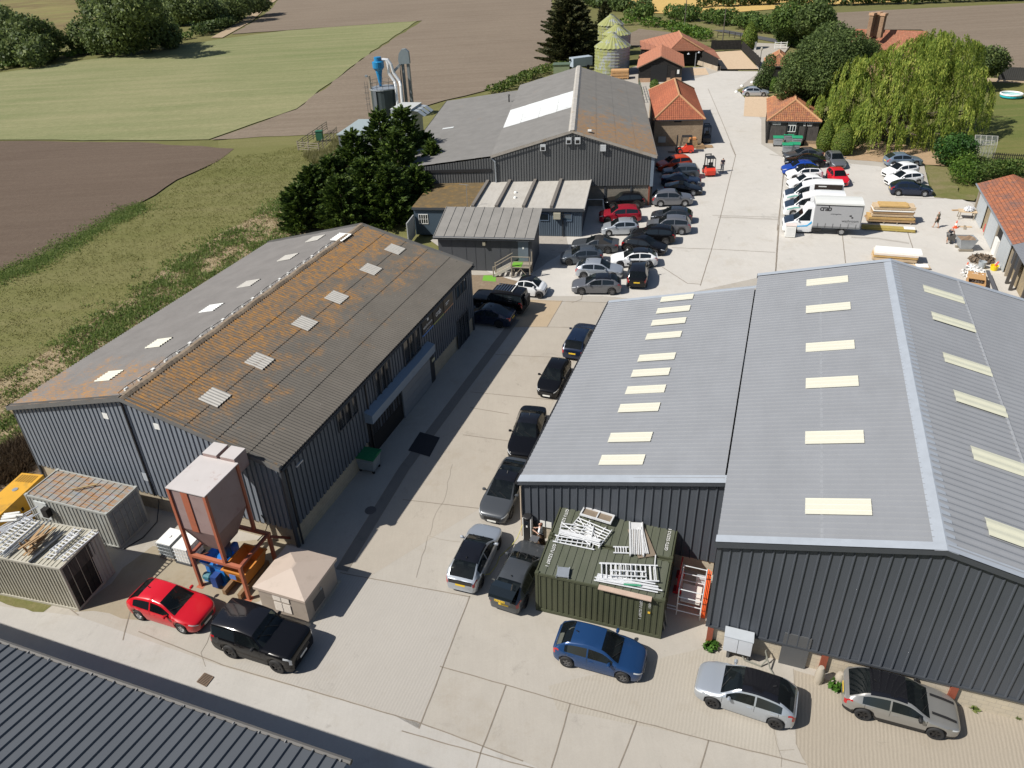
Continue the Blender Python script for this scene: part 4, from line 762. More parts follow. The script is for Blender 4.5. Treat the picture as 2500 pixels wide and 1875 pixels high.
# --- yellow generator
y0, y1 = P('R', 440, 245, 2.0), P('R', 240, 430, 2.0); YG = Fr(P('R', 310, 205, 2.0), R(-24)); a0 = Fr(P('R', 440, 245, 2.0), math.atan2(y1[1] - y0[1], y1[0] - y0[0]))
yel = mat('yellow_paint', (.62, .33, .03), .45, var=.12, scale=1.5, dirt=(.38, .22, .04))
t = thing('yellow_generator', 'long yellow generator canopy standing left of the rust streaked container', 'generator', a0(2, -.7)); MB(a0).box(0, 5.5, -1.5, 0, .15, 2.0).build('canopy', yel, t)
for i in range(7): MB(a0).box(.15 + i * .001, .75, -1.35 + i * .17, -1.25 + i * .17, 2.0, 2.02).build('grille_slot', mat('yellow_shadow', (.35, .19, .02), .6), t)
for x in (1.4, 2.9): MB(a0).lathe((x, -.75, 2.0), [(.16, 0), (.16, .03), (.0, .03)], 14).build('lifting_plate', galv, t)
MB(a0).box(1.0, 1.15, -.02, .02, 1.1, 1.35).box(2.0, 2.15, -.02, .02, 1.1, 1.35).build('latches', black_p, t)
# --- the raised bin on orange legs
HB = Fr(P('Y3', 405, 1440), R(-20.5)); orange_st = mat('orange_primer', (.37, .115, .06), .6, var=.15, scale=2, dirt=(.24, .10, .06)); pink_st = mat('faded_pink_steel', (.29, .21, .195), .6, var=.15, scale=1.2, dirt=(.23, .13, .12)); pale_lid = mat('pale_steel_lid', (.50, .465, .45), .5, var=.1, scale=1, dirt=(.36, .26, .23), dlo=.6, dhi=.7)
hop = thing('dust_hopper', 'tall faded pink dust hopper standing on orange steel legs in front of the shed gable', 'hopper', HB(1, 1)); W2, D2, TZ = 3.0, 2.35, 2.15; BW2, BD2, BZ, BT = 2.15, 2.05, 4.0, 6.5
def post(mb, x, y, z0, z1, s=.16): mb.box(x - s / 2, x + s / 2, y - s / 2, y + s / 2, z0, z1)
for x, y, z1 in ((0, 0, BT - .02), (W2, 0, TZ), (W2, D2, TZ), (0, D2, BT - .02)): b = MB(HB); post(b, x, y, 0.03, z1); b.box(x - .2, x + .2, y - .2, y + .2, .0, .03); b.build('leg', orange_st, hop)
for x, y in ((BW2, 0), (BW2, BD2 + .3)): b = MB(HB); post(b, x, y, TZ + .1, BT - .02); b.build('upper_leg', orange_st, hop)
MB(HB).box(-.1, W2 + .1, -.09, .09, TZ - .02, TZ + .14).build('table_beam', orange_st, hop); MB(HB).box(-.1, W2 + .1, D2 - .09, D2 + .09, TZ - .02, TZ + .14).build('table_beam', orange_st, hop)
for x in (0, W2): MB(HB).box(x - .08, x + .08, .09, D2 - .09, TZ - .01, TZ + .13).build('table_beam', rust_red, hop)
MB(HB).beam((W2 + .05, D2, TZ - .1), (W2 - .1, D2 + 1.6, .4), .14).build('brace', rust_red, hop); MB(HB).beam((0, .08, TZ - .3), (0, D2, TZ - 1.6), .08).build('brace', rust_red, hop)
MB(HB).box(.0, BW2, .0, BD2 + .3, BZ, BT).build('bin', pink_st, hop); MB(HB).box(-.08, BW2 + .08, -.09, BD2 + .38, BT, BT + .05).build('bin_lid', pale_lid, hop)
MB(HB).box(.72, 1.12, -.05, -.001, BZ, BT - .01).build('front_rib', orange_st, hop)
MB(HB).grid([[(.0, 0, BZ), (.55, .5, TZ + .3)], [(BW2, 0, BZ), (BW2 - .55, .5, TZ + .3)], [(BW2, BD2 + .3, BZ), (BW2 - .55, BD2 - .3, TZ + .3)], [(0, BD2 + .3, BZ), (.55, BD2 - .3, TZ + .3)], [(.0, 0, BZ), (.55, .5, TZ + .3)]]).build('cone', mat('dark_pink_steel', (.22, .16, .15), .6, var=.2), hop)
for x in (.12, 1.2): b = MB(HB).box(x, x + .85, BD2 + .35, BD2 + 1.25, BT - .75, BT + .22).build('fan_housing', pink_st, hop); MB(HB).box(x, x + .85, BD2 + .35, BD2 + 1.25, BT + .22, BT + .25).build('housing_lid', pale_lid, b)
MB(HB).lathe((.75, 1.5, .6), [(.3, 0), (.3, TZ + 1.2)], 14).build('down_tube', mat('brown_tube', (.09, .065, .055), .7), hop)
MB(HB).lathe((1.85, 1.1, TZ - .15), [(.16, 0), (.2, .1), (.2, .35), (.1, .45)], 12).build('motor', mat('blue_motor', (.03, .10, .3), .5), hop)
sk = thing('tipping_skip', 'orange tipping skip with an open top under the orange legged hopper', 'skip', HB(2.2, .9)); skm = mat('orange_skip_paint', (.50, .19, .03), .6, var=.2, scale=2, dirt=(.25, .11, .04))
MB(HB).grid([[(1.45, .25, 1.35), (1.75, .45, .45)], [(2.85, .25, 1.35), (2.65, .45, .45)], [(2.85, 2.1, 1.35), (2.65, 1.9, .45)], [(1.45, 2.1, 1.35), (1.75, 1.9, .45)], [(1.45, .25, 1.35), (1.75, .45, .45)]]).face([(1.75, .45, .45), (2.65, .45, .45), (2.65, 1.9, .45), (1.75, 1.9, .45)]).build('tub', skm, sk)
MB(HB).grid([[(1.41, .21, 1.36), (1.41, .21, 1.3), (1.5, .3, 1.3), (1.5, .3, 1.36)], [(2.89, .21, 1.36), (2.89, .21, 1.3), (2.8, .3, 1.3), (2.8, .3, 1.36)], [(2.89, 2.14, 1.36), (2.89, 2.14, 1.3), (2.8, 2.05, 1.3), (2.8, 2.05, 1.36)], [(1.41, 2.14, 1.36), (1.41, 2.14, 1.3), (1.5, 2.05, 1.3), (1.5, 2.05, 1.36)], [(1.41, .21, 1.36), (1.41, .21, 1.3), (1.5, .3, 1.3), (1.5, .3, 1.36)]], True).build('rim', skm, sk)
MB(HB).box(1.55, 1.75, -.2, 2.2, .1, .4).box(2.5, 2.7, -.2, 2.2, .1, .4).build('fork_channels', mat('rusty_brown', (.2, .12, .06), .8, var=.3), sk); MB(HB).box(1.85, 2.25, .235, .25, .85, 1.15).build('label_plate', mat('blue_label', (.1, .2, .5), .5), sk)
bl = thing('blue_compactor', 'bright blue machine with a motor standing under the left side of the hopper', 'machine', HB(.7, .7)); blm = mat('bright_blue_paint', (.02, .17, .52), .4, var=.1)
MB(HB).box(.15, 1.3, .45, 1.5, .12, 1.0).build('body', blm, bl); MB(HB).grid([[(.15, .45, 1.0), (-.0, .3, 1.4)], [(1.3, .45, 1.0), (1.4, .3, 1.4)], [(1.3, 1.5, 1.0), (1.4, 1.65, 1.4)], [(.15, 1.5, 1.0), (-.0, 1.65, 1.4)], [(.15, .45, 1.0), (-.0, .3, 1.4)]]).build('feed_hopper', blm, bl)
MB(HB).lathe((.45, .2, .62), [(.17, -.25), (.2, -.2), (.2, .15), (.1, .25)], 12, 'x').build('motor', mat('teal_motor', (.04, .16, .2), .5), bl); MB(HB).box(.75, 1.1, .0, .42, .15, .85).build('gearbox', mat('navy_box', (.015, .05, .2), .5), bl); MB(HB).box(-.05, 1.5, .3, .45, 0, .12).box(-.05, 1.5, 1.4, 1.55, 0, .12).build('skids', blm, bl)
# --- white intermediate bulk containers
for i, (k, x, y, lab, mm) in enumerate((('A', 1190, 1035, 'white caged liquid tank on the right, next to the orange hopper leg', white_p), ('A', 1082, 1000, 'darker caged liquid tank with a white top left of its white neighbour', mat('grey_tank', (.16, .18, .19), .5, var=.3)))):
 f = Fr(P(k, x, y, .02), R(-20)); t = thing('caged_tank', lab, 'tank', f(.5, .6), 'caged liquid tanks beside the hopper'); MB(f).box(.05, .95, .05, 1.15, .15, 1.1).build('tank', mm, t); MB(f).box(.04, .96, .04, 1.16, 1.1, 1.13).build('tank_top', white_p, t); MB(f).box(0, 1, 0, 1.2, .0, .14).build('pallet_base', wood_grey if i else trim_dk, t)
 c_ = MB(f)
 for z in (.35, .6, .85, 1.1): c_.tube([(0.02, .02, z), (.98, .02, z), (.98, 1.18, z), (.02, 1.18, z), (.02, .02, z)], .012, 4, False)
 for j in range(6): c_.tube([(.02 + .192 * j, .02, .15), (.02 + .192 * j, .02, 1.13)], .01, 4); c_.tube([(.98, .02 + .232 * j, .15), (.98, .02 + .232 * j, 1.13)], .01, 4)
 c_.build('cage', galv, t); MB(f).lathe((.5, .6, 1.13), [(.1, 0), (.1, .04), (0, .05)], 10).build('cap', white_p, t)
# --- beige substation kiosk
k0, k1, k3 = P('Y4', 290, 1250), P('Y4', 1040, 1475), P('Y4', 1500, 830); KF = Fr(k0, math.atan2(k1[1] - k0[1], k1[0] - k0[0])); KW = math.hypot(k1[0] - k0[0], k1[1] - k0[1]); KD = math.hypot(k3[0] - k1[0], k3[1] - k1[1])
kio = thing('beige_kiosk', 'beige substation kiosk with a pyramid roof and louvres beside the black off roader', 'kiosk', KF(KW / 2, KD / 2)); kb = mat('beige_grp', (.335, .285, .24), .6, var=.08, scale=1, dirt=(.27, .23, .18)); KH, KT = 1.6, 2.15
MB(KF).box(0, KW, 0, KD, .05, KH).build('wall', kb, kio); MB(KF).box(-.25, KW + .1, -.25, KD + .2, 0, .05).build('concrete_base', block_pale, kio)
r_ = MB(KF); o = .14; cr = [(-o, -o), (KW + o, -o), (KW + o, KD + o), (-o, KD + o)]; i_ = .42; ir = [(KW / 2 - .05, KD * .42), (KW / 2 + .05, KD * .42), (KW / 2 + .05, KD * .58), (KW / 2 - .05, KD * .58)]
r_.grid([[(x, y, KH - .06) for x, y in cr], [(x, y, KH + .1) for x, y in cr], [(x, y, KT) for x, y in ir]], True); r_.face([(x, y, KT) for x, y in ir]).face([(x, y, KH - .06) for x, y in cr][::-1]); r_.build('roof', mat('beige_roof', (.42, .345, .29), .6, var=.07, scale=1, dirt=(.34, .28, .23)), kio)
for z0, x0 in ((1.08, .85), (.38, .85)):
 for j in (0, 1):
  lv = MB(KF)
  for q in range(6 if z0 < .5 else 4): z = z0 + q * .095; lv.grid([[(x0 + j * .5, -.01, z + .075), (x0 + j * .5, -.055, z)], [(x0 + .46 + j * .5, -.01, z + .075), (x0 + .46 + j * .5, -.055, z)]])
  lv.build('louvre', mat('pale_louvre', (.43, .39, .35), .6, var=.05), kio)
lv = MB(KF)
for q in range(7): z = .3 + q * .1; lv.grid([[(KW + .01, .5, z + .07), (KW + .05, .5, z)], [(KW + .01, 1.4, z + .07), (KW + .05, 1.4, z)]])
lv.build('louvre', mat('dark_louvre', (.1, .09, .08), .6), kio); MB(KF).box(KW + .0, KW + .04, 1.2, 1.3, 1.0, 1.15).build('lock', galv, kio)
# white box at the shed corner, wheelie bin, mat, grates
f = Fr(P('U', 310, 1500, .02), R(-20.8)); t = thing('white_cabinet', 'small white cabinet at the foot of the shed corner beside the hopper', 'cabinet', f(.4, .2)); MB(f).box(0, .9, .1, .5, .25, .95).build('box', mat('bluish_white', (.62, .65, .7), .5, var=.1), t); MB(f).box(-.03, .93, .06, .54, .95, 1.0).build('lid', white_p, t); MB(f).box(.1, .2, .2, .4, 0, .25).box(.7, .8, .2, .4, 0, .25).build('feet', galv, t)
def bin4(name, label, p, ang, body, lid, group):
 f = Fr(p, ang, .03); t = thing(name, label, 'bin', p, group)
 MB(f).grid([[(-.5, -.4, .2), (.5, -.4, .2), (.5, .4, .2), (-.5, .4, .2)], [(-.62, -.5, 1.1), (.62, -.5, 1.1), (.62, .5, 1.1), (-.62, .5, 1.1)]], True).face([(-.5, -.4, .2), (-.5, .4, .2), (.5, .4, .2), (.5, -.4, .2)]).build('body', body, t)
 MB(f).grid([[(-.66, -.54, 1.1), (.66, -.54, 1.1)], [(-.66, -.54, 1.17), (.66, -.54, 1.17)], [(-.66, 0, 1.28), (.66, 0, 1.28)], [(-.66, .54, 1.22), (.66, .54, 1.22)], [(-.66, .54, 1.1), (.66, .54, 1.1)]]).face([(-.66, -.54, 1.1), (-.66, -.54, 1.17), (-.66, 0, 1.28), (-.66, .54, 1.22), (-.66, .54, 1.1)]).face([(.66, -.54, 1.1), (.66, -.54, 1.17), (.66, 0, 1.28), (.66, .54, 1.22), (.66, .54, 1.1)]).build('lid', lid, t)
 for x in (-.45, .45):
  for y in (-.35, .35): MB(f).lathe((x, y, .1), [(.1, -.03), (.1, .03)], 10, 'y').build('wheel', black_p, t)
 MB(f).tube([(-.5, -.55, .95), (.5, -.55, .95)], .02, 5).build('handle', galv, t); return t
bin_g = mat('bin_green_lid', (.02, .26, .13), .5, var=.08); bin_dk = mat('dark_green_lid', (.015, .16, .06), .5, var=.1)
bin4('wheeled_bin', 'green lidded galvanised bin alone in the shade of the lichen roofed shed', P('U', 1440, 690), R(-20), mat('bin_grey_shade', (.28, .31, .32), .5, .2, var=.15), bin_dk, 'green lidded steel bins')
m_ = MB().face([P('D', *q, .045) for q in ((-10, 275), (70, 150), (205, 188), (135, 318))]).face([P('D', *q, .03) for q in ((-10, 275), (135, 318), (205, 188), (70, 150))]).build('rubber_mat', mat('rubber', (.02, .02, .023), .85, var=.2)); tag(m_, 'black rubber mat lying across the drainage channel', 'mat')
gd = [P('S', *q, .05) for q in ((1182, 405), (1235, 432), (1280, 375), (1228, 352))]; t = thing('drain_grate', 'square slotted iron drain grate set in the pale concrete path', 'grate', gd[0]); MB().face(gd).build('sump', void_m, t)
sl2 = MB()
for i in range(9):
 f0 = i / 8; a = [gd[0][j] + (gd[3][j] - gd[0][j]) * f0 for j in range(2)]; b = [gd[1][j] + (gd[2][j] - gd[1][j]) * f0 for j in range(2)]; sl2.beam((*a, .055), (*b, .055), .03, .02)
for a, b in ((gd[0], gd[3]), (gd[1], gd[2])): sl2.beam((a[0], a[1], .057), (b[0], b[1], .057), .05, .02)
sl2.build('bars', mat('rusty_iron', (.16, .11, .075), .8, var=.3), t)
mh = MB().lathe((*P('U', 1445, 1170)[:2], .03), [(.33, 0), (.33, .015), (0, .015)], 18).build('manhole_cover', mat('iron_cover', (.1, .09, .085), .8, var=.3)); tag(mh, 'round iron cover in the shaded concrete beside the drainage channel', 'cover')
# concrete stumps, weeds, black cables near the gables
for i, (x, y, s, lab) in enumerate(((820, 870, 1.0, 'taller concrete stump by the red column of the steel barn gable'), (955, 880, .7, 'shorter concrete stump behind the grey car with black roof'))):
 p = P('L', x, y); t_ = MB(Fr(p, .3)).lathe((0, 0, 0), [(.19, 0), (.2, .3 * s), (.17, .75 * s), (.11, .95 * s), (0, .97 * s)], 9).build('concrete_stump', block_pale, smooth=40); tag(t_, lab, 'stump', 'concrete stumps')
cb_ = MB(); cb_.tube([P('Y3', 1040, 690, 2.0), P('Y3', 1110, 780, 1.2), P('Y3', 1070, 890, .6), P('Y3', 1000, 960, 0.1)], .035, 5).build('hose', black_p); tag(bpy.data.objects['hose'], 'black hose looping down the plinth behind the hopper', 'hose')
cb_ = MB(); cb_.tube([P('R', 1560, 380, 1.3), P('R', 1610, 520, .7), P('R', 1590, 720, .05), P('R', 1450, 880, .05), P('R', 1250, 1000, .05)], .03, 5).build('power_cable', black_p); tag(bpy.data.objects['power_cable'], 'black power cable curving over the stained concrete beside the rusty roofed container', 'cable')
# ============================================================= the middle barn with its lean-to
Cm = Fr((16.35, 78.95), R(83.3)); ML, MW, MER, MEL, MR = 36.5, 17.8, 5.55, 6.0, 8.3; MH = MW / 2
mid = thing('grey_roofed_barn', 'wide black clad barn with a pale stripe across its grey roof, beyond the parked cars', 'barn', Cm(18, 9))
def mtop(b): return (MER + (MR - MER) * b / MH) if b < MH else (MEL + (MR - MEL) * (MW - b) / MH)
MB(Cm).sheet((0, 0, 0), (0, 1, 0), (0, 0, 1), (-1, 0, 0), 0, MW, 2.35, lambda s: mtop(s) - .14, ('half', .30, .06)).build('gable_wall', wall_black, mid)
MB(Cm).sheet((ML, 0, 0), (0, 1, 0), (0, 0, 1), (1, 0, 0), 0, MW, .2, lambda s: mtop(s) - .14, ('half', .30, .06)).build('gable_wall', wall_black, mid)
MB(Cm).sheet((0, 0, 0), (1, 0, 0), (0, 0, 1), (0, -1, 0), 0, ML, .1, MER - .12, ('half', .30, .06)).build('side_wall', wall_black, mid)
MB(Cm).box(.12, .34, .1, MW - .1, 0, 2.45).build('plinth', m_brick('grey_blockwork', (.24, .21, .17), (.2, .18, .15), (.16, .15, .13), .44, .215, .6), mid)
for y in (.3, 2.3, 5.2, 8.0): MB(Cm).box(.02, .13, y - .08, y + .08, 0, 2.35).build('steel_post', trim_dk if y > .5 else rust_red, mid)
MB(Cm).box(-.08, .04, -.06, .28, 2.2, MER - .1).build('corner_trim', mat('blue_corner_trim', (.16, .20, .25), .5), mid)
def slope(fr, parent, p0, p1, q1, L, m, prof, name='roof', x0=-.2, n=None, row=None, lap=0, label=None):
 """roof slope of length L along a; (b, z) profile from p0 (eave) to q1 (top)"""
 (b0, z0), (b1, z1) = p0, p1; l = math.hypot(b1 - b0, z1 - z0); c, s = (b1 - b0) / l, (z1 - z0) / l
 return MB(fr).sheet((x0, b0, z0), (1, 0, 0), (0, c, s), (0, -s, c) if c > 0 else (0, s, -c), 0, L, 0, l, prof, row, lap).build(name, m, parent, label=label)
slope(Cm, mid, (-.25, MER - .08), (MH, MR), None, ML + .4, roof_barn_r, ('sin', .36, .045), row=2.3, lap=.02, label='right roof slope browned with lichen near the gable')
slope(Cm, mid, (MW + .05, MEL - .02), (MH, MR), None, ML + .4, roof_barn, ('sin', .36, .045), row=2.3, lap=.02)
MB(Cm).grid([[(x, MH - .45, MR - .1), (x, MH - .2, MR + .14), (x, MH + .2, MR + .14), (x, MH + .45, MR - .1)] for x in [-.25 + (ML + .5) * i / 24 for i in range(25)]]).build('ridge_cap', mat('pale_ridge', (.36, .34, .31), .9, var=.35, scale=2, dirt=(.28, .2, .1)), mid)
# the pale translucent strip across the left slope
ps = [P('E', *q, 7) for q in ((865, 725), (1460, 595))]; a_lo = onsurf(Cm, 'E', 1465, 598, lambda a, b, h: h - mtop(b))[0]; a_hi = onsurf(Cm, 'E', 1480, 450, lambda a, b, h: h - mtop(b))[0]
l_ = math.hypot(MH, MR - MEL)
MB(Cm).sheet((a_lo, MW - .1, MEL + .06), (1, 0, 0), (0, -MH / l_, (MR - MEL) / l_), (0, (MR - MEL) / l_, MH / l_), 0, a_hi - a_lo, lambda s: 0 if s > 0 else 0, l_ - .5, ('sin', .36, .045), 2.3, .02).build('pale_roof_strip', mat('pale_strip', (.58, .60, .60), .5, var=.12, scale=.7, dirt=(.40, .41, .41), dlo=.58, dhi=.68), mid)
for s in (0, 1):
 MB(Cm).grid([[(-.3, -.3 if not s else MW + .1, (MER if not s else MEL) - .28), (-.3, MH, MR - .12), (-.12, MH, MR - .12), (-.12, -.3 if not s else MW + .1, (MER if not s else MEL) - .28)], [(-.3, -.3 if not s else MW + .1, (MER if not s else MEL) + .02), (-.3, MH, MR + .12), (-.12, MH, MR + .12), (-.12, -.3 if not s else MW + .1, (MER if not s else MEL) + .02)]], True).build('barge_board', mat('stone_barge', (.34, .31, .27), .85, var=.3, dirt=(.3, .2, .1)), mid)
MB(Cm).tube([(-.2, -.33, MER - .12), (ML, -.33, MER - .12)], .09, 6).build('gutter', mat('lichen_gutter', (.16, .14, .12), .8, var=.3), mid)
MB(Cm).tube([(-.15, MW + .1, MEL - .3), (-.2, MW - .35, MEL - .7), (-.2, MW - .4, 2.3)], .09, 7).build('downpipe', galv, mid)
for i, (x, y, lit) in enumerate(((1200, 960, 0), (1432, 898, 0), (1512, 898, 0), (1742, 963, 1))):
 a, b, h = ona(Cm, 'E', x, y, -.2); v = MB(Cm).box(-.34, -.06, b - .3, b + .3, h - .32, h + .32).build('wall_vent', mat('vent_white', (.5, .52, .53), .5), mid)
 if not lit: MB(Cm).box(-.35, -.34, b - .2, b + .2, h - .24, h + .1).build('vent_opening', void_m, v)
fl_ = onsurf(Cm, 'E', 1620, 815, lambda a, b, h: h - mtop(b) - .15); MB(Cm).box(fl_[0] - .1, fl_[0] + .3, fl_[1] - .2, fl_[1] + .2, fl_[2], fl_[2] + .14).build('flood_light', white_p, mid)
LB1, LZ1 = 28.8, 4.7
lm = thing('barn_lean_to', 'low grey roofed lean to left of the wide black barn, behind the conifers', 'lean-to', Cm(17, 23))
slope(Cm, lm, (LB1, LZ1), (MW + .1, MEL - .12), None, ML - 2.9, roof_barn, ('sin', .36, .045), x0=-.1, row=2.3, lap=.02)
MB(Cm).sheet((0, MW, 0), (0, 1, 0), (0, 0, 1), (-1, 0, 0), 0, LB1 - MW, .1, lambda s: MEL - .28 - (MEL - LZ1 - .1) * s / (LB1 - MW), ('half', .30, .06)).build('end_wall', wall_black, lm)
MB(Cm).sheet((ML - 3.2, MW, 0), (0, 1, 0), (0, 0, 1), (1, 0, 0), 0, LB1 - MW, .1, lambda s: MEL - .28 - (MEL - LZ1 - .1) * s / (LB1 - MW), ('half', .30, .06)).build('end_wall', wall_black, lm)
MB(Cm).sheet((0, LB1 - .15, 0), (1, 0, 0), (0, 0, 1), (0, 1, 0), 0, ML - 3.2, .1, LZ1 - .1, ('half', .30, .06)).build('side_wall', wall_black, lm)
MB(Cm).box(-.16, -.02, MW + .1, LB1 + .1, LZ1 - .5, LZ1 - .2).tube([(-.15, LB1 + .08, LZ1 - .05), (ML - 3, LB1 + .08, LZ1 - .05)], .08, 6).build('gutter', gutter_m, lm)
for x0, x1, b0, b1 in ((6.2, 6.8, 25.2, 27.8), (15.5, 16.1, 24.8, 26.3)):
 zf = lambda b: LZ1 + (MEL - .12 - LZ1) * (LB1 - b) / (LB1 - MW - .1) + .06
 MB(Cm).grid([[(x0, b0, zf(b0)), (x0, b1, zf(b1))], [(x1, b0, zf(b0)), (x1, b1, zf(b1))]]).build('roof_patch', MATS['pale_strip'], lm)
vp = onsurf(Cm, 'E', 895, 540, lambda a, b, h: h - 6.0); MB(Cm).lathe((vp[0], vp[1], 5.6), [(.12, 0), (.12, .2), (.09, .25), (.09, 1.1), (.2, 1.15), (0, 1.35)], 8).build('flue', black_p, lm)
# ============================================================= offices
Of = Fr((2.3, 63.15), R(78.5)); OW, OD = 9.0, 4.4
off = thing('felt_roofed_office', 'dark boarded office with a seamed grey felt roof and wooden steps to its door', 'office', Of(2, 4)); ow = mat('dark_grey_board', (.062, .066, .074), .6, var=.08)
EF, ET = 3.45, 4.45
MB(Of).box(0, OD, 0, OW, .05, EF - .1).build('wall', ow, off)
for y in (0, OW): MB(Of).face([(0, y, EF - .1), (OD, y, EF - .1), (OD, y, ET - .12)]).build('wall_triangle', ow, off)
MB(Of).face([(OD, 0, EF - .1), (OD, OW, EF - .1), (OD, OW, ET - .12), (OD, 0, ET - .12)]).build('back_wall', ow, off)
lo_ = math.hypot(OD + .7, ET - EF); co, so_ = (OD + .7) / lo_, (ET - EF) / lo_
MB(Of).sheet((-.35, -.3, EF), (0, 1, 0), (co, 0, so_), (-so_, 0, co), 0, OW + .6, 0, lo_, ('seam', .95, .05)).build('roof', felt, off)
MB(Of).box(-.42, -.33, -.34, OW + .34, EF - .25, EF + .03).box(-.33, .0, -.3, OW + .3, EF - .25, EF - .2).build('fascia', trim_dk, off); MB(Of).tube([(-.44, -.3, EF - .04), (-.44, OW + .3, EF - .04)], .06, 6).build('gutter', mat('pale_gutter', (.2, .2, .2), .6), off)
for y in (2.1, 3.0, 4.5, 5.4, 6.3, 7.7): MB(Of).box(-.02, .0, y - .015, y + .015, .1, EF - .3).build('cover_strip', trim_dk, off)
dr_ = onsurf(Of, 'M', 1228, 1050, lambda a, b, h: a + .02); w_ = .48
d_ = MB(Of).box(-.06, -.005, dr_[1] - w_, dr_[1] + w_, 1.12, 3.05).build('door', mat('blue_grey_door', (.13, .16, .19), .5), off); MB(Of).box(-.075, -.06, dr_[1] - .08, dr_[1] + .08, 2.3, 2.5).build('door_sign', white_p, d_)
MB(Of).box(-.3, 0, dr_[1] - .6, dr_[1] + .6, 3.12, 3.17).build('door_hood', trim_lt, off); MB(Of).box(-.2, 0, dr_[1] - .2, dr_[1] + .2, 3.28, 3.36).build('lamp', white_p, off)
fv = onsurf(Of, 'M', 808, 940, lambda a, b, h: a + .02); MB(Of).box(-.3, 0, fv[1] - .13, fv[1] + .13, fv[2] - .18, fv[2] + .18).build('wall_lamp', mat('tan_box', (.3, .27, .2), .6), off)
# wooden steps
sp = thing('wooden_steps', 'weathered wooden steps and landing up to the office door', 'steps', Of(-.8, dr_[1])); wd = wood_grey; LZ = 1.08; b_r = dr_[1] - .85; b_l = dr_[1] + .95
MB(Of).box(-1.35, -.05, b_r, b_l, LZ - .08, LZ).build('landing', wd, sp); MB(Of).box(-1.3, -.1, dr_[1], b_l - .02, LZ, LZ + .02).build('turf_mat', mat('turf', ()), sp)
for x in (-1.3, -.12):
 for y in (b_r + .05, b_l - .05): MB(Of).box(x - .05, x + .05, y - .05, y + .05, 0, LZ + (1.0 if x < -1 or y < b_r + .2 else .0)).build('post', wd, sp)
MB(Of).beam((-1.3, b_r + .05, LZ + .98), (-1.3, b_l - .05, LZ + .98), .1, .04).build('handrail', wd, sp); MB(Of).beam((-1.3, b_r + .05, LZ + .5), (-1.3, b_l - .05, LZ + .5), .08, .03).build('handrail', wd, sp)
for x in (-1.32, -.35):
 MB(Of).beam((x, b_l, LZ), (x, b_l + 1.75, .1), .05, .25).build('stringer', mat('pale_stringer', (.42, .40, .34), .8), sp)
 MB(Of).beam((x, b_l, LZ + .95), (x, b_l + 1.7, .98), .08, .05).build('handrail', wd, sp); MB(Of).box(x - .05, x + .05, b_l + 1.65, b_l + 1.75, 0, 1.05).build('post', wd, sp)
for i in range(5): MB(Of).box(-1.3, -.38, b_l + .05 + i * .33, b_l + .33 + i * .33, LZ - .2 - i * .2, LZ - .16 - i * .2).build('tread', wd, sp)
for y in (b_r + .2, b_l - .2): MB(Of).beam((-1.3, y, .1), (-1.3, (b_r + b_l) / 2, LZ - .15), .06, .06).build('brace', wd, sp)
# four bay pale roof
Bf = Fr((7.75, 71.05), R(79)); QW, QD, QH = 11.6, 9.7, 3.0
bay = thing('flat_roofed_office', 'blue office under a pale flat roof with dark upstand ribs', 'office', Bf(4.8, 5.8)); bw = m_streak('navy_cladding', (.085, .112, .145), (.05, .07, .095), .4)
MB(Bf).box(.06, QD, .06, QW, 0, QH - .1).build('wall', ow, bay); MB(Bf).sheet((0.02, 0, 0), (0, 1, 0), (0, 0, 1), (-1, 0, 0), 0, QW, .05, QH - .12, ('box', .22, .035)).build('front_cladding', bw, bay)
MB(Bf).box(-.15, QD + .05, -.12, QW + .1, QH - .1, QH).build('roof', felt_pale, bay); MB(Bf).box(-.24, -.15, -.12, QW + .1, QH - .28, QH + .03).build('fascia', trim_dk, bay); MB(Bf).box(-.15, QD + .05, -.26, -.121, QH - .25, QH + .08).build('edge_trim', mat('pale_edge', (.42, .40, .37), .7), bay)
for x1, x0 in ((755, 690), (1020, 945), (1315, 1240), (1580, 1540)):
 b = Bf.inv(P('M', x0, 545, QH))[1]; MB(Bf).box(-.12, QD, b - .16, b + .16, QH + .001, QH + .28).build('upstand_rib', mat('rib_felt', (.155, .14, .125), .85, var=.2), bay)
for x, y in ((1145, 402), (1140, 458)): p = Bf.inv(P('M', x, y, QH)); MB(Bf).lathe((p[0], p[1], QH), [(.2, 0), (.16, .14), (0, .2)], 10).build('roof_vent', white_p, bay)
for x0, x1, y0, y1, lit in ((1405, 1505, 625, 700, 0), (1650, 1755, 625, 705, 1)):
 p, q = onsurf(Bf, 'M', x0, y1, lambda a, b, h: a), onsurf(Bf, 'M', x1, y0, lambda a, b, h: a); window(Bf, bay, 'a', -.02, p[1], q[1], p[2], q[2], -1, 1, 1, mat('blue_frame', (.10, .14, .2), .5), glass_lit if lit else glass_dk, .06, .06)
ac = onsurf(Bf, 'M', 1595, 640, lambda a, b, h: a); MB(Bf).box(-.4, -.05, ac[1] - .36, ac[1] + .36, ac[2] - .32, ac[2] + .3).build('air_conditioner', mat('old_cream_unit', (.38, .36, .28), .6, var=.2), bay); MB(Bf).tube([(-.1, ac[1] - .6, .1), (-.1, ac[1] - .6, QH - .2)], .05, 6).build('downpipe', gutter_m, bay)
Mf = Fr((-3.75, 73.15), R(79)); mo = thing('mossy_roofed_annexe', 'blue annexe under a flat brown mossy roof, half in the shade of the conifers', 'annexe', Mf(5, 3))
MB(Mf).box(0, QD, .02, 6.1, 0, QH - .15).build('wall', mat('navy_wall', (.045, .07, .098), .6, var=.1), mo); MB(Mf).box(-.15, QD + .1, .02, 6.25, QH - .14, QH - .02).build('roof', moss_roof, mo); MB(Mf).box(-.2, -.15, .02, 6.25, QH - .24, QH).build('fascia', trim_dk, mo)
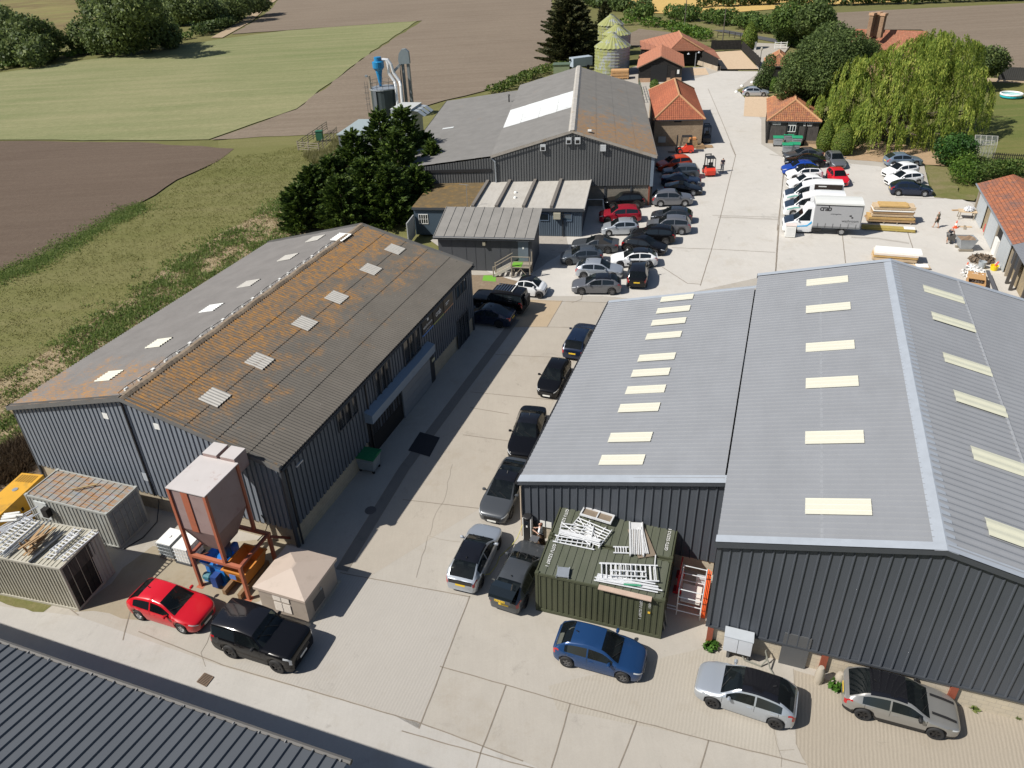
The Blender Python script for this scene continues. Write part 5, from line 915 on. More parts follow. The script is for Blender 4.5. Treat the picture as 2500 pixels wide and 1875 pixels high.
p, q = onsurf(Mf, 'M', 105, 735, lambda a, b, h: a), onsurf(Mf, 'M', 195, 632, lambda a, b, h: a); window(Mf, mo, 'a', -.005, p[1], q[1], p[2], q[2], -1, 4, 2, white_p, glass_dk, .05, .05)
an = Mf.inv(P('M', 625, 555, QH)); MB(Mf).tube([(an[0], .25, QH), (an[0], .25, QH + 2.3)], .025, 5).tube([(an[0] - .05, .0, QH + 2.3), (an[0] + .05, 1.0, QH + 2.35)], .02, 5).build('aerial', galv, mo)
sd_ = MB(Mf).box(-2.6, -.1, 6.1, 6.2, 0, 2.2).build('pale_fence_panel', mat('pale_panel', (.36, .37, .37), .7, var=.1)); tag(sd_, 'pale panel fence at the corner of the mossy roofed annexe', 'fence')
# white chairs, red barrier, white box by the block wall
def chair(p, ang, lab):
 f = Fr(p, ang, .03); t = thing('plastic_chair', lab, 'chair', p, 'white plastic chairs against the block wall')
 MB(f).box(-.22, .22, -.22, .22, .4, .44).build('seat', white_p, t); MB(f).grid([[(-.22, .2, .44), (-.24, .3, .9)], [(-.08, .25, .44), (-.1, .36, .93)], [(.08, .25, .44), (.1, .36, .93)], [(.22, .2, .44), (.24, .3, .9)]]).build('backrest', white_p, t)
 for x in (-.21, .21):
  for y in (-.2, .2): MB(f).beam((x, y, 0), (x, y, .42 if y > 0 else .66), .045).build('leg', white_p, t)
  MB(f).beam((x, -.22, .66), (x, .26, .66), .05, .03).build('armrest', white_p, t)
for x, lab in ((293, 'white plastic chair nearest the flat roofed office'), (400, 'white plastic chair between its twin and the black parked car')): chair(P('F', x, 600), R(75), lab)
f = Fr(P('F', 660, 585, .03), R(-8)); t = thing('traffic_barrier', 'red plastic traffic barrier behind the black parked car', 'barrier', f(.8, 0)); bm_ = mat('bright_red_plastic', (.62, .02, .04), .5)
for z in (.15, .55, .9): MB(f).box(0, 1.9, 0, .06, z, z + .12).build('rail', bm_, t)
for x in [i * .26 for i in range(8)]: MB(f).box(x, x + .08, .005, .055, .15, 1.0).build('slat', bm_, t)
bx = MB(Fr(P('F', 680, 590), R(-8), .03)).box(0, .75, .35, .8, .0, 1.5).build('white_cabinet', white_p); tag(bx, 'tall white cabinet behind the red traffic barrier', 'cabinet')
yb = MB().lathe((*P('F', 172, 620)[:2], .03), [(.1, 0), (.32, .2), (.36, .45), (.25, .7), (0, .75)], 12).build('yellow_sack', mat('ochre_sack', (.35, .2, .02), .8, var=.2)); tag(yb, 'ochre yellow tub in the shade beside the flat roofed office', 'tub')
hr = MB(); q0_, q1_, q2_ = P('F', 30, 600, 1.0), P('F', 320, 600, 1.0), P('F', 335, 740, 1.0)
pf = thing('white_railing', 'thin white railing beside the flat roofed office', 'railing', q1_[:2] + (0,))
for a, b in ((q0_, q1_), (q1_, q2_)): MB().beam((a[0], a[1], .95), (b[0], b[1], .95), .06).build('rail', white_p, pf)
for q in (q0_, q1_, q2_): MB().beam((q[0], q[1], 0), (q[0], q[1], .95), .06).build('post', white_p, pf)
# ============================================================= hipped tile roofs
def hip(name, lab, fr, L, W, E, Rg, run0, run1, wallm, tm, wall_h0=0.0, cat='shed', ov=.25, ridge_m=None):
 t = thing(name, lab, cat, fr(L / 2, W / 2)); H = W / 2
 MB(fr).box(0.02, L, 0, W, wall_h0, E).build('wall', wallm, t)
 w2 = H + ov; l = math.hypot(w2, Rg - E); r0, r1 = run0 + ov, run1 + ov; LL = L + 2 * ov
 def side_top(s): return l * max(0.0, min(1.0, s / r0 if r0 > 0 else 1, (LL - s) / r1 if r1 > 0 else 1))
 for sg, y0 in ((1, -ov), (-1, W + ov)): MB(fr).sheet((-ov, y0, E), (1, 0, 0), (0, sg * w2 / l, (Rg - E) / l), (0, -sg * (Rg - E) / l, w2 / l), 0, LL, 0, side_top, ('tile', .26, .05), .36, .03).build('roof_slope', tm, t)
 for r, x0, sx in ((r0, -ov, 1), (r1, L + ov, -1)):
  if r <= ov: MB(fr).face([(x0 + sx * ov, 0, E), (x0 + sx * ov, W, E), (x0 + sx * ov, H, Rg - .1)]).build('gable_end', wallm, t); continue
  l2 = math.hypot(r, Rg - E); MB(fr).sheet((x0, -ov, E), (0, 1, 0), (sx * r / l2, 0, (Rg - E) / l2), (-sx * (Rg - E) / l2, 0, r / l2), 0, 2 * w2, 0, lambda s: l2 * min(s, 2 * w2 - s) / w2, ('tile', .26, .05), .36, .03).build('hip_slope', tm, t)
 rm = ridge_m or mat('ridge_tile', (.40, .22, .11), .85, var=.3, scale=3, dirt=(.42, .3, .16)); rd = [((-ov + r0, H, Rg), (L + ov - r1, H, Rg))]
 if run0 > 0: rd += [((-ov, -ov, E), (-ov + r0, H, Rg)), ((-ov, W + ov, E), (-ov + r0, H, Rg))]
 if run1 > 0: rd += [((L + ov, -ov, E), (L + ov - r1, H, Rg)), ((L + ov, W + ov, E), (L + ov - r1, H, Rg))]
 for p, q in rd: MB(fr).tube([Vector(p) + Vector((0, 0, .03)), Vector(q) + Vector((0, 0, .03))], .14, 7).build('ridge_tiles', rm, t)
 MB(fr).box(-ov - .02, -ov + .06, -ov, W + ov, E - .12, E - .02).build('eaves_board', trim_dk, t)
 return t
Rf = Fr((27.3, 101.0), R(81.5)); rsd = hip('brick_tiled_shed', 'brick shed with a bright red hipped tile roof beside the two forklifts', Rf, 18.6, 6.5, 3.55, 6.1, 2.7, 5.0, brick_old, tile_red)
p = onsurf(Rf, 'H', 1310, 1080, lambda a, b, h: a); MB(Rf).box(-.02, .03, p[1] - .5, p[1] + .5, p[2] - .3, p[2]).build('vent_slot', void_m, rsd)
MB(Rf).tube([(-.05, 6.55, 3.4), (-.05, 6.55, .1)], .06, 6).build('downpipe', gutter_m, rsd); q = onsurf(Rf, 'H', 1165, 1255, lambda a, b, h: a); MB(Rf).box(-.25, -.02, q[1] - .5, q[1] + .5, q[2] - .35, q[2] + .4).build('wall_box', mat('grey_wall_box', (.4, .4, .37), .6), rsd)
Kb = Fr((42.25, 98.6), R(72.5)); kbn = hip('black_boarded_barn', 'black boarded barn with white windows and a weathered hipped tile roof', Kb, 12.5, 6.45, 2.95, 5.05, 2.6, 3.0, boards_weath, tile_old, cat='barn')
for x0, y0, x1, y1, nv, nh in ((1070, 1250, 1278, 1165, 6, 1), (1455, 1255, 1660, 1175, 6, 1), (1825, 1280, 2045, 1195, 6, 1), (1415, 1425, 1650, 1265, 3, 1)):
 p, q = onsurf(Kb, 'N', x0, y0, lambda a, b, h: a), onsurf(Kb, 'N', x1, y1, lambda a, b, h: a); zc = (p[2], q[2]); window(Kb, kbn, 'a', 0, p[1], q[1], min(zc), max(zc), -1, nv, nh, white_p, glass_dk, .07 if nv < 6 else .045, .07)
for y in (1.6, 2.7, 4.0, 6.35): MB(Kb).box(-.1, .0, y - .1, y + .1, 0, 2.9).build('post', boards_black, kbn)
MB(Kb).box(-.05, .01, 0, 6.45, 0, .45).build('plinth', brick_old, kbn)
MB(Kb).sheet((0, 6.45, 0), (1, 0, 0), (0, 0, 1), (0, 1, 0), 0, 12, 0, 2.9, ('box', .3, .03)).build('side_boards', boards_black, kbn)
bn = [((160, 530), (200, 460)), ((245, 505), (0, 0)), ((315, 530), (0, 0)), ((235, 590), (0, 0)), ((295, 585), (0, 0))]
for i, ((x, y), _) in enumerate(bn): bin4('wheeled_bin', ('leftmost green lidded bin of the back row by the black boarded barn', 'middle green lidded bin of the back row by the black boarded barn', 'right green lidded bin of the back row by the black boarded barn', 'front left green lidded bin of the group by the black boarded barn', 'front right green lidded bin of the group by the black boarded barn')[i], P('G', x, y), R(-15), galv, bin_g, 'green lidded steel bins')
wh_ = MB(Fr(P('N', 1110, 1640), R(-17), .5)).lathe((0, 0, 0), [(.5, -.04), (.5, .04), (.42, .04), (.42, -.04), (.5, -.04)], 18, 'y', False)
for i in range(4): a = i * math.pi / 4; wh_.beam((-.45 * math.cos(a), 0, -.45 * math.sin(a)), (.45 * math.cos(a), 0, .45 * math.sin(a)), .05)
tag(wh_.build('cart_wheel', wood_grey), 'old wooden cart wheel leaning on the black boarded barn', 'wheel')
# ------------------------------------------------------------- the far farm barns
def roof_poly(parent, name, m, pts, e0, e1, thick=0.0, prof=True):
 """a roof plane through flat-world points; e0-e1 is its eave for the tile pattern"""
 o = Vector(e0); u = (Vector(e1) - o).normalized(); n = (Vector(pts[1]) - Vector(pts[0])).cross(Vector(pts[2]) - Vector(pts[0])).normalized()
 if n.z < 0: n = -n
 v = n.cross(u); mb = MB(); q = [Vector(p) for p in pts]; mb.face(q, [((p - o).dot(u), (p - o).dot(v)) for p in q])
 for i in range(len(q)): a, b = q[i], q[(i + 1) % len(q)]; mb.face([a, b, b - Vector((0, 0, .12)), a - Vector((0, 0, .12))])
 return mb.build(name, m, parent)
Fg = Fr((33.75, 143.0), R(78.5)); FW, FL, FE, FR_ = 8.0, 12.5, 2.75, 4.5
fb = thing('farm_gable_barn', 'small black gabled farm barn with an orange tile roof and a dark roller door', 'barn', Fg(6, 4)); bbk = boards_black
MB(Fg).sheet((0, 0, 0), (0, 1, 0), (0, 0, 1), (-1, 0, 0), 0, FW, .7, lambda s: FE + (FR_ - FE) * (1 - abs(s - FW / 2) / (FW / 2)), None).build('gable_wall', bbk, fb); MB(Fg).box(.03, FL, .03, FW - .03, 0, FE).build('wall', bbk, fb); MB(Fg).box(-.02, .03, 0, FW, 0, .75).build('plinth', brick_red, fb)
for s in (0, 1): slope(Fg, fb, ((-.35 if not s else FW + .35), FE - .15), (FW / 2, FR_), None, FL + .3, tile_far, ('tile', .3, .05), x0=-.3, row=.36, lap=.03)
p, q = onsurf(Fg, 'Y7', 440, 1200, lambda a, b, h: a), onsurf(Fg, 'Y7', 825, 940, lambda a, b, h: a); MB(Fg).box(-.04, -.025, q[1], p[1], 0.05, 3.0).build('roller_door', black_p, fb)
p, q = onsurf(Fg, 'Y7', 890, 1200, lambda a, b, h: a), onsurf(Fg, 'Y7', 1000, 1050, lambda a, b, h: a); MB(Fg).box(-.05, -.025, q[1], p[1], 0.05, 2.0).build('door', mat('brown_black_door', (.03, .022, .018), .6), fb); MB(Fg).box(-.06, -.03, q[1] - .75, q[1] - .35, 1.4, 2.1).build('notice', white_p, fb)
for y in (-.32, FW + .25): MB(Fg).beam((-.3, y, FE - .2), (-.3, FW / 2, FR_ - .02), .12, .14).build('barge_board', mat('brown_barge', (.2, .12, .08), .8), fb)
fm_ = thing('farm_main_barn', 'largest orange tiled farm barn with a wide open black bay', 'barn', P('Y7', 1500, 900)); ZR, ZE1, ZE2 = 5.3, 2.9, 2.2
q = {n: P('Y7', *xy, h) for n, xy, h in (('rf', (1080, 148), ZR), ('rn', (1165, 288), ZR), ('fl', (870, 585), ZE1), ('fr', (1640, 575), ZE1), ('rc', (2020, 775), ZE2), ('ln', (215, 545), ZE1))}
q['lf'] = tuple(Vector(q['ln']) + (Vector(q['rf']) - Vector(q['rn'])) + Vector((.6, 2.0, 0))); q['rfar'] = tuple(Vector(q['rc']) + (Vector(q['rf']) - Vector(q['rn'])) * 1.0 + Vector((0.4, 2.0, 0)))
roof_poly(fm_, 'roof_slope', tile_far, [q['ln'], q['fl'], q['rn'], q['rf'], q['lf']], q['ln'], q['lf']); roof_poly(fm_, 'hip_slope', tile_far, [q['fl'], q['fr'], q['rn']], q['fl'], q['fr']); roof_poly(fm_, 'roof_slope', tile_far, [q['fr'], q['rc'], q['rfar'], q['rf'], q['rn']], q['rc'], q['rfar'])
for a, b in (('rn', 'rf'), ('rn', 'fr')): MB().tube([Vector(q[a]) + Vector((0, 0, .05)), Vector(q[b]) + Vector((0, 0, .05))], .16, 6).build('ridge_tiles', mat('ridge_tile', ()), fm_)
bk = [Vector(q[n]) for n in ('fl', 'fr', 'rc', 'rfar', 'lf', 'ln')]; cc = sum(bk, Vector()) / 6
ins_ = [p + (cc - p).normalized() * .5 for p in bk]; rec = [ins_[0] + Vector((.3, 1.6, 0)), ins_[1] + Vector((-.2, 1.4, 0))] + ins_[2:]
mb = MB()
for i in range(len(rec)): a, b = rec[i], rec[(i + 1) % len(rec)]; mb.face([(a.x, a.y, 0), (b.x, b.y, 0), (b.x, b.y, b.z), (a.x, a.y, a.z)], [(0, 0), ((b - a).length, 0), ((b - a).length, b.z), (0, a.z)])
mb.build('wall', bbk, fm_)
a, b = rec[1], rec[2]; MB().beam((a.x, a.y - .12, .4), (b.x, b.y - .12, .4), .2, .8).build('plinth', brick_red, fm_)
for x, y in ((1290, 650), (1525, 618)): p = P('Y7', x, y, 2.5); MB().lathe((p[0], p[1] - .4, 2.4), [(.05, .3), (.3, .05), (.3, 0), (0, 0)], 10).build('bay_lamp', galv, fm_)
pp = P('Y7', 1440, 965); MB().beam((pp[0], pp[1], 0), (pp[0], pp[1], 2.7), .14).build('bay_post', galv, fm_)
wl = P('Y7', 1940, 900, 0.02); wl2 = P('Y7', 2010, 1030, 0.02); w3 = MB().beam((*wl[:2], .4), (*wl2[:2], .4), .25, .8).build('low_wall', brick_red); tag(w3, 'low brick wall at the right corner of the largest farm barn', 'wall')
# black close boarded fences round the gravel parking
def board_fence(lab, a, b, h, m=None, cat='fence'):
 L = math.hypot(b[0] - a[0], b[1] - a[1]); f = Fr(a, math.atan2(b[1] - a[1], b[0] - a[0])); t = thing('board_fence', lab, cat, a); MB(f).sheet((0, 0, 0), (1, 0, 0), (0, 0, 1), (0, -1, 0), 0, L, .05, h, ('box', .3, .03)).build('boards', m or boards_black, t)
 n = max(2, int(L / 2.4))
 for i in range(n + 1): MB(f).box(L * i / n - .05, L * i / n + .05, .02, .12, 0, h + .05).build('post', m or boards_black, t)
board_fence('black boarded fence behind the gravel parking', P('H', 1605, 452), P('H', 1880, 448), 2.0); board_fence('black boarded fence along the drive side of the gravel parking', P('H', 1880, 450), P('H', 2040, 615), 1.9)
board_fence('dark fence at the far right edge of the lawn', P('I', 2010, 612), P('I', 2600, 640), 2.0, mat('dark_panel_fence', (.035, .035, .033), .8, var=.2))
# house with chimneys, half hidden by the trees
Hs = Fr(P('I', 900, 330, 4.5), R(-4)); hp0, hp1, hr0, hr1 = P('I', 920, 335, 4.2), P('I', 1480, 380, 4.2), P('I', 915, 222, 7.5), P('I', 1470, 240, 7.5)
hs = thing('tiled_house', 'red tiled house with clustered brick chimneys half hidden behind the trees', 'house', P('I', 1200, 360)); hb = tuple(2 * Vector(hr0) - Vector(hp0)); hb1 = tuple(2 * Vector(hr1) - Vector(hp1)); hb = (hb[0], hb[1], 4.2); hb1 = (hb1[0], hb1[1], 4.2)
roof_poly(hs, 'roof_slope', m_tiles('house_tiles', ((.36, .15, .09), (.28, .10, .06), (.2, .12, .08)), .25, .3), [hp0, hp1, hr1, hr0], hp0, hp1); roof_poly(hs, 'roof_slope', MATS['house_tiles'], [hb1, hb, hr0, hr1], hb1, hb)
for a, b in ((hp0, hp1), (hp1, hb1), (hb1, hb), (hb, hp0)): MB().face([(a[0], a[1], 0), (b[0], b[1], 0), (b[0], b[1], 4.3), (a[0], a[1], 4.3)], [(0, 0), (8, 0), (8, 4.3), (0, 4.3)]).build('wall', brick_red, hs)
for a, b, r_ in ((hp0, hb, hr0), (hp1, hb1, hr1)): MB().face([(a[0], a[1], 4.2), (b[0], b[1], 4.2), r_], [(0, 0), (6, 0), (3, 3)]).build('gable', brick_red, hs)
cm_ = m_brick('chimney_brick', (.20, .11, .07), (.27, .17, .10), (.3, .24, .17))
for x, y in ((1010, 118), (1055, 112), (1095, 122)):
 p = P('I', x + 12, y + 118, 7.6); c_ = MB(Fr(p, .6)).box(-.36, .36, -.36, .36, 6.6, 10.0).build('chimney', cm_, hs); MB(Fr(p, .6)).box(-.48, .48, -.48, .48, 10.0, 10.4).build('chimney_cap', brick_red, c_)
dm = P('I', 1165, 345, 5.0); MB(Fr(dm, 0)).face([(-1.2, -.4, 4.6), (1.2, -.4, 4.6), (0, -.4, 5.7)]).grid([[(-1.3, -.5, 4.5), (0, -.5, 5.8), (1.3, -.5, 4.5)], [(-1.3, 2, 4.9), (0, 2.4, 6.0), (1.3, 2, 4.9)]]).build('dormer', mat('dark_dormer', (.07, .045, .035), .8), hs)
oh = hip('small_tiled_outbuilding', 'small tiled outbuilding showing its roof corner behind the dark green tree', Fr(P('I', 400, 620), R(72)), 7, 4.5, 2.4, 4.2, 1.8, 1.8, boards_black, tile_old, cat='outbuilding')
# ------------------------------------------------------------- stone and tile range at the right edge
Eg = Fr((48.05, 71.55), R(250)); EL = 15.7  # a runs towards the camera along the open front, b towards the right
rg = thing('tiled_range', 'long stone outbuilding with a mottled red tile roof and big pale grey sliding doors', 'outbuilding', Eg(8, 2)); EE, EW, ER = 3.0, 2.75, 4.05
stone = m_brick('flint_wall', (.33, .26, .16), (.27, .22, .15), (.36, .31, .23), .3, .15, .7)
MB(Eg).box(.0, EL, .3, EW * 2, 0, EE).build('wall', stone, rg)
MB(Eg).face([(0, .3, EE), (0, 2 * EW, EE), (0, EW, ER)], [(0, 0), (5, 0), (2.5, 1)]).build('gable', stone, rg)
for s in (0, 1): slope(Eg, rg, ((-.15 if not s else 2 * EW + .2), EE - .03), (EW, ER), None, EL + .3, m_tiles('mottled_tiles', ((.42, .15, .07), (.27, .105, .06), (.105, .085, .085)), .24, .3, (.45, .19, .06), .85), ('tile', .24, .04), x0=-.2, row=.3, lap=.03)
MB(Eg).tube([(-.2, -.2, EE - .05), (EL + .1, -.2, EE - .05)], .08, 6).build('gutter', galv, rg)
pdm = mat('pale_grey_sliding_door', (.40, .43, .45), .5, var=.06)
for a0, a1 in ((1.1, 4.3), (6.2, 9.4), (11.6, 14.6)): d = MB(Eg).box(a0, a1, .12, .18, .05, EE - .25).build('sliding_door', pdm, rg); MB(Eg).box(a0, a1, .05, .12, EE - .35, EE - .22).build('door_track', galv, d)
for a0 in (.1, 5.9, 9.5, 15.2): MB(Eg).box(a0, a0 + .22, .14, .32, 0, EE - .1).build('timber_post', wood_grey, rg)
MB(Eg).box(9.9, 11.4, .2, .31, 0.05, 2.5).build('open_bay', void_m, rg); MB(Eg).box(10.1, 11.3, .02, .2, 0, 1.5).build('stacked_white_board', white_p, rg)
R2 = Eg.sub(EL + .2, .1); rg2 = thing('grey_clad_outbuilding', 'grey clad end building with dark timber posts at the right edge of the yard', 'outbuilding', R2(4, 2)); MB(R2).box(0, 14, .4, 5, 0, 2.6).build('wall', stone, rg2)
MB(R2).sheet((0, -.3, 3.0), (1, 0, 0), (0, .93, .36), (0, -.36, .93), 0, 14, 0, 3, ('rib', .3, .05)).build('roof', mat('slate_grey_roof', (.17, .18, .20), .55, var=.1), rg2); MB(R2).sheet((0, 0, 0), (1, 0, 0), (0, 0, 1), (0, -1, 0), 0, 2.2, 1.5, 2.9, ('rib', .3, .05)).build('hanging_cladding', steel_black, rg2)
for x in (1.0, 2.3, 5.5, 8.5): MB(R2).beam((x, -.1, 0), (x, -.05, 2.9), .22).build('timber_post', boards_weath, rg2)
# ------------------------------------------------------------- grain silos
def m_silo():
 t = NT('lichened_galvanised'); p = t.pos(); c = t.mix(t.noise(p, 1.2, 5), (.25, .27, .30), (.36, .38, .41)); sx = t.n('SeparateXYZ', ins={0: t.geo.outputs['Normal']}); side = t.mask(t.math('ADD', t.math('MULTIPLY', sx.outputs[0], -.8), t.math('MULTIPLY', sx.outputs[2], .9)), -.3, .7)
 c = t.mix(t.math('MULTIPLY', t.mask(t.math('ADD', t.noise(p, .9, 6, .7), t.math('MULTIPLY', side, .30)), .64, .76), .85), c, t.mix(t.noise(p, 2), (.30, .31, .055), (.22, .235, .06))); MATS['silo'] = t.out(c, .6, .1); return MATS['silo']
silo_m = m_silo()
def silo(lab, c, r, h, rh):
 t = thing('grain_silo', lab, 'silo', c, 'lichened round grain silos'); prof = []
 n = int(h / .55)
 for i in range(n): z = h * i / n; prof += [(r, z), (r + .05, z + .03), (r + .05, z + .09), (r, z + .12)]
 prof += [(r, h)]; MB(Fr(c, 0)).lathe((0, 0, 0), prof, 28, cap=False).build('drum', silo_m, t)
 rf = MB(Fr(c, 0))
 for k in range(24):
  a0, a1 = 2 * math.pi * k / 24, 2 * math.pi * (k + 1) / 24; e = .06
  am = (a0 + a1) / 2
  for b0, b1, hz0, hz1 in ((a0, am, .14, .0), (am, a1, .0, .14)):
   rf.face([((r + .15) * math.cos(b0), (r + .15) * math.sin(b0), h - .05 + hz0), ((r + .15) * math.cos(b1), (r + .15) * math.sin(b1), h - .05 + hz1), (.4 * math.cos(b1), .4 * math.sin(b1), h + rh), (.4 * math.cos(b0), .4 * math.sin(b0), h + rh)])
 rf.lathe((0, 0, h + rh - .02), [(.42, 0), (.42, .2), (0, .3)], 12).build('cone_roof', silo_m, t)
 ld = MB(Fr(c, R(-35)))
 for y in (-.2, .2): ld.tube([(r + .2, y, .3), (r + .25, y, h + .1), (.5, y, h + rh + .15)], .025, 5)
 for i in range(int(rh / .25) + 9): f = i / 16; ld.tube([(r + .25 - (r - .25) * f, -.2, h + .1 + rh * f), (r + .25 - (r - .25) * f, .2, h + .1 + rh * f)], .02, 4) if f <= 1 else None
 ld.build('ladder', mat('dark_steel', (.09, .09, .085), .6), t)
sc0 = P('H', 717, 690); silo('nearest grain silo, yellow green lichen over grey steel', (sc0[0] + .3, sc0[1] + 3.1), 3.45, 5.0, 2.3)
s2_ = P('H', 740, 345, 5.0); silo('second grain silo, partly hidden by the nearest one', (s2_[0] + .6, s2_[1] + 1.5), 2.9, 5.6, 1.8); s3_ = P('H', 722, 285, 5.0); silo('farthest grain silo, only its roof and top bands showing', (s3_[0], s3_[1] + 3.5), 2.8, 6.0, 1.9)
# ------------------------------------------------------------- dust extraction plant beside the lean-to
tp = P('Y6', 560, 1270); dk_silo = mat('dark_green_steel', (.045, .06, .065), .45, var=.15); fx = Fr(tp, R(-6)); RS = 2.2
ds = thing('dust_silo', 'dark cylindrical dust silo with a railed top carrying a blue cyclone', 'silo', fx(0, 1.5)); zt = hgt_ = 4.55
MB(fx).lathe((0, 1.8, 0), [(RS, 0), (RS, zt)], 24).build('drum', dk_silo, ds); MB(fx).lathe((0, 1.8, zt), [(RS + .12, -.1), (RS + .12, .08), (RS * .9, .1), (0, .3)], 24).build('top', galv, ds)
MB(fx).box(-1.25, -.75, -.47, -.36, 0, zt).build('light_panel', mat('mid_grey_panel', (.2, .22, .24), .5), ds)
ra = MB(fx)
for k in range(14):
 a = 2 * math.pi * k / 14; ra.tube([((RS + .05) * math.cos(a), 1.8 + (RS + .05) * math.sin(a), zt), ((RS + .05) * math.cos(a), 1.8 + (RS + .05) * math.sin(a), zt + 1.15)], .03, 4)
for z in (.6, 1.15): ra.tube([((RS + .05) * math.cos(2 * math.pi * k / 24), 1.8 + (RS + .05) * math.sin(2 * math.pi * k / 24), zt + z) for k in range(25)], .03, 4, False)
ra.build('railing', mat('dark_steel', ()), ds)
lad = MB(fx)
for x in (-2.95, -2.5): lad.tube([(x, 1.2, 0), (x, 1.2, zt + 1.2)], .03, 4)
for i in range(18): lad.tube([(-2.95, 1.2, .3 * i + .2), (-2.5, 1.2, .3 * i + .2)], .02, 4)
for z in (2.2, 3.1, 4.0, 4.9): lad.tube([(-2.72 + .42 * math.cos(a), 1.0 + .42 * math.sin(a), z) for a in [2 * math.pi * k / 10 for k in range(11)]], .02, 4, False)
lad.build('caged_ladder', mat('dark_steel', ()), ds); cy = mat('cyclone_blue', (.015, .20, .42), .4, var=.08)
MB(fx).lathe((-.35, 1.6, zt + .2), [(.2, 0), (.25, .5), (.5, 2.2), (.55, 2.3), (.55, 2.5), (.62, 2.6), (.95, 3.0), (.98, 3.9), (.6, 4.0), (.6, 4.6), (0, 4.65)], 18).build('cyclone', cy, ds)
for dx in (0, .85): MB(fx).tube([(.3 + dx * .3, 1.6, zt + 4.4), (1.1 + dx * .3, 1.6, zt + 4.3), (1.35 + dx * .6, 1.5, zt + 3.6), (1.3 + dx, 1.5, zt + 2.3), (2.2 + dx, 1.3, zt + 1.0), (2.4 + dx, 1.0, zt + .4), (2.5 + dx, .4, 1.5)], .25, 9).build('duct', alu, ds)
ev = thing('bucket_elevator', 'tall grey bucket elevator leg with a hooded head beside the dust silo', 'elevator', fx(3.6, 3)); MB(fx).box(3.3, 3.75, 2.6, 3.0, 0, 8.0).box(4.2, 4.6, 2.6, 3.0, 0, 8.0).build('legs', mat('weathered_galv', (.2, .22, .23), .6, .2, var=.3), ev)
MB(fx).grid([[(3.0, y, 8.0), (2.9, y, 8.6), (3.1, y, 9.6), (3.6, y, 10.2), (4.2, y, 10.25), (4.75, y, 9.8), (4.8, y, 8.0)] for y in (2.4, 3.2)]).face([(3.0, 2.4, 8.0), (2.9, 2.4, 8.6), (3.1, 2.4, 9.6), (3.6, 2.4, 10.2), (4.2, 2.4, 10.25), (4.75, 2.4, 9.8), (4.8, 2.4, 8.0)]).build('head', mat('blue_grey_steel', (.22, .26, .28), .5, .2), ev)
MB(fx).beam((3.2, 2.6, 8.0), (1.6, 2.4, 6.6), .4).build('spout', galv, ev); MB(fx).beam((3.15, 2.3, 0), (3.15, 2.3, 8), .12).beam((4.8, 2.3, 0), (4.8, 2.3, 8), .12).build('frame', mat('dark_steel', ()), ev)
tl = P('Y6', 330, 1250); t = thing('floodlight_pole', 'timber pole with a floodlight left of the dust silo', 'pole', tl); MB(Fr(tl, 0)).lathe((0, 0, 0), [(.22, 0), (.16, 6.7)], 10).build('pole', wood_grey, t); MB(Fr(tl, 0)).box(-.7, -.3, -.2, .2, 6.5, 6.8).box(-.3, .1, -.05, .05, 6.55, 6.65).build('floodlight', galv, t)
fh0, fh1 = P('Y6', 715, 1045, 5.2), P('Y6', 1200, 1050, 5.2); ff = Fr(fh0, math.atan2(fh1[1] - fh0[1], fh1[0] - fh0[0])); fl_w = math.hypot(fh1[0] - fh0[0], fh1[1] - fh0[1])
fu = thing('filter_house', 'pale galvanised filter house with stepped louvre hoods behind the conifers', 'plant', ff(2, 2)); pg = mat('pale_galvanised', (.42, .46, .48), .4, .25, var=.12, scale=1.5); MB(ff).box(0, fl_w, 0, 4.2, .8, 5.2).build('housing', pg, fu); MB(ff).box(-.06, fl_w + .06, -.06, 4.26, 5.2, 5.26).build('roof', mat('dusty_steel_roof', (.50, .51, .49), .5, .1, var=.1), fu)
for i in range(3): MB(ff).grid([[(fl_w, .2 + i * 1.4, 5.0), (fl_w, 1.3 + i * 1.4, 5.0)], [(fl_w + .9, .2 + i * 1.4, 4.9), (fl_w + .9, 1.3 + i * 1.4, 4.9)], [(fl_w + 1.9, .2 + i * 1.4, 4.2), (fl_w + 1.9, 1.3 + i * 1.4, 4.2)]]).build('hood', pg, fu)
for x in (.2, fl_w - .2): MB(ff).box(x - .1, x + .1, .2, .4, 0, .8).build('leg', galv, fu)
p0, p1, p2 = P('K', 640, 838, 2.9), P('K', 1000, 838, 2.9), P('K', 780, 705, 2.9); pf_ = Fr(p0, math.atan2(p1[1] - p0[1], p1[0] - p0[0])); pd = pf_.inv(p2)[1]
pu = thing('plant_room', 'low grey plant room with a flat blue grey roof left of the dust silo', 'building', pf_(3, 3)); MB(pf_).box(.05, 6.5, .05, pd, 0, 2.75).build('wall', mat('grey_plant_wall', (.13, .14, .16), .6), pu); MB(pf_).box(-.1, 6.6, -.1, pd + .1, 2.75, 2.9).build('roof', mat('blue_grey_flat_roof', (.27, .32, .33), .7, var=.06), pu)
for x in (.35, 1.6, 2.8):
 v = MB(pf_)
 for i in range(9): v.grid([[(x, -.0, .5 + i * .2), (x, .04, .66 + i * .2)], [(x + .95, -.0, .5 + i * .2), (x + .95, .04, .66 + i * .2)]])
 v.build('louvre', mat('louvre_grey', (.24, .26, .28), .5), pu)
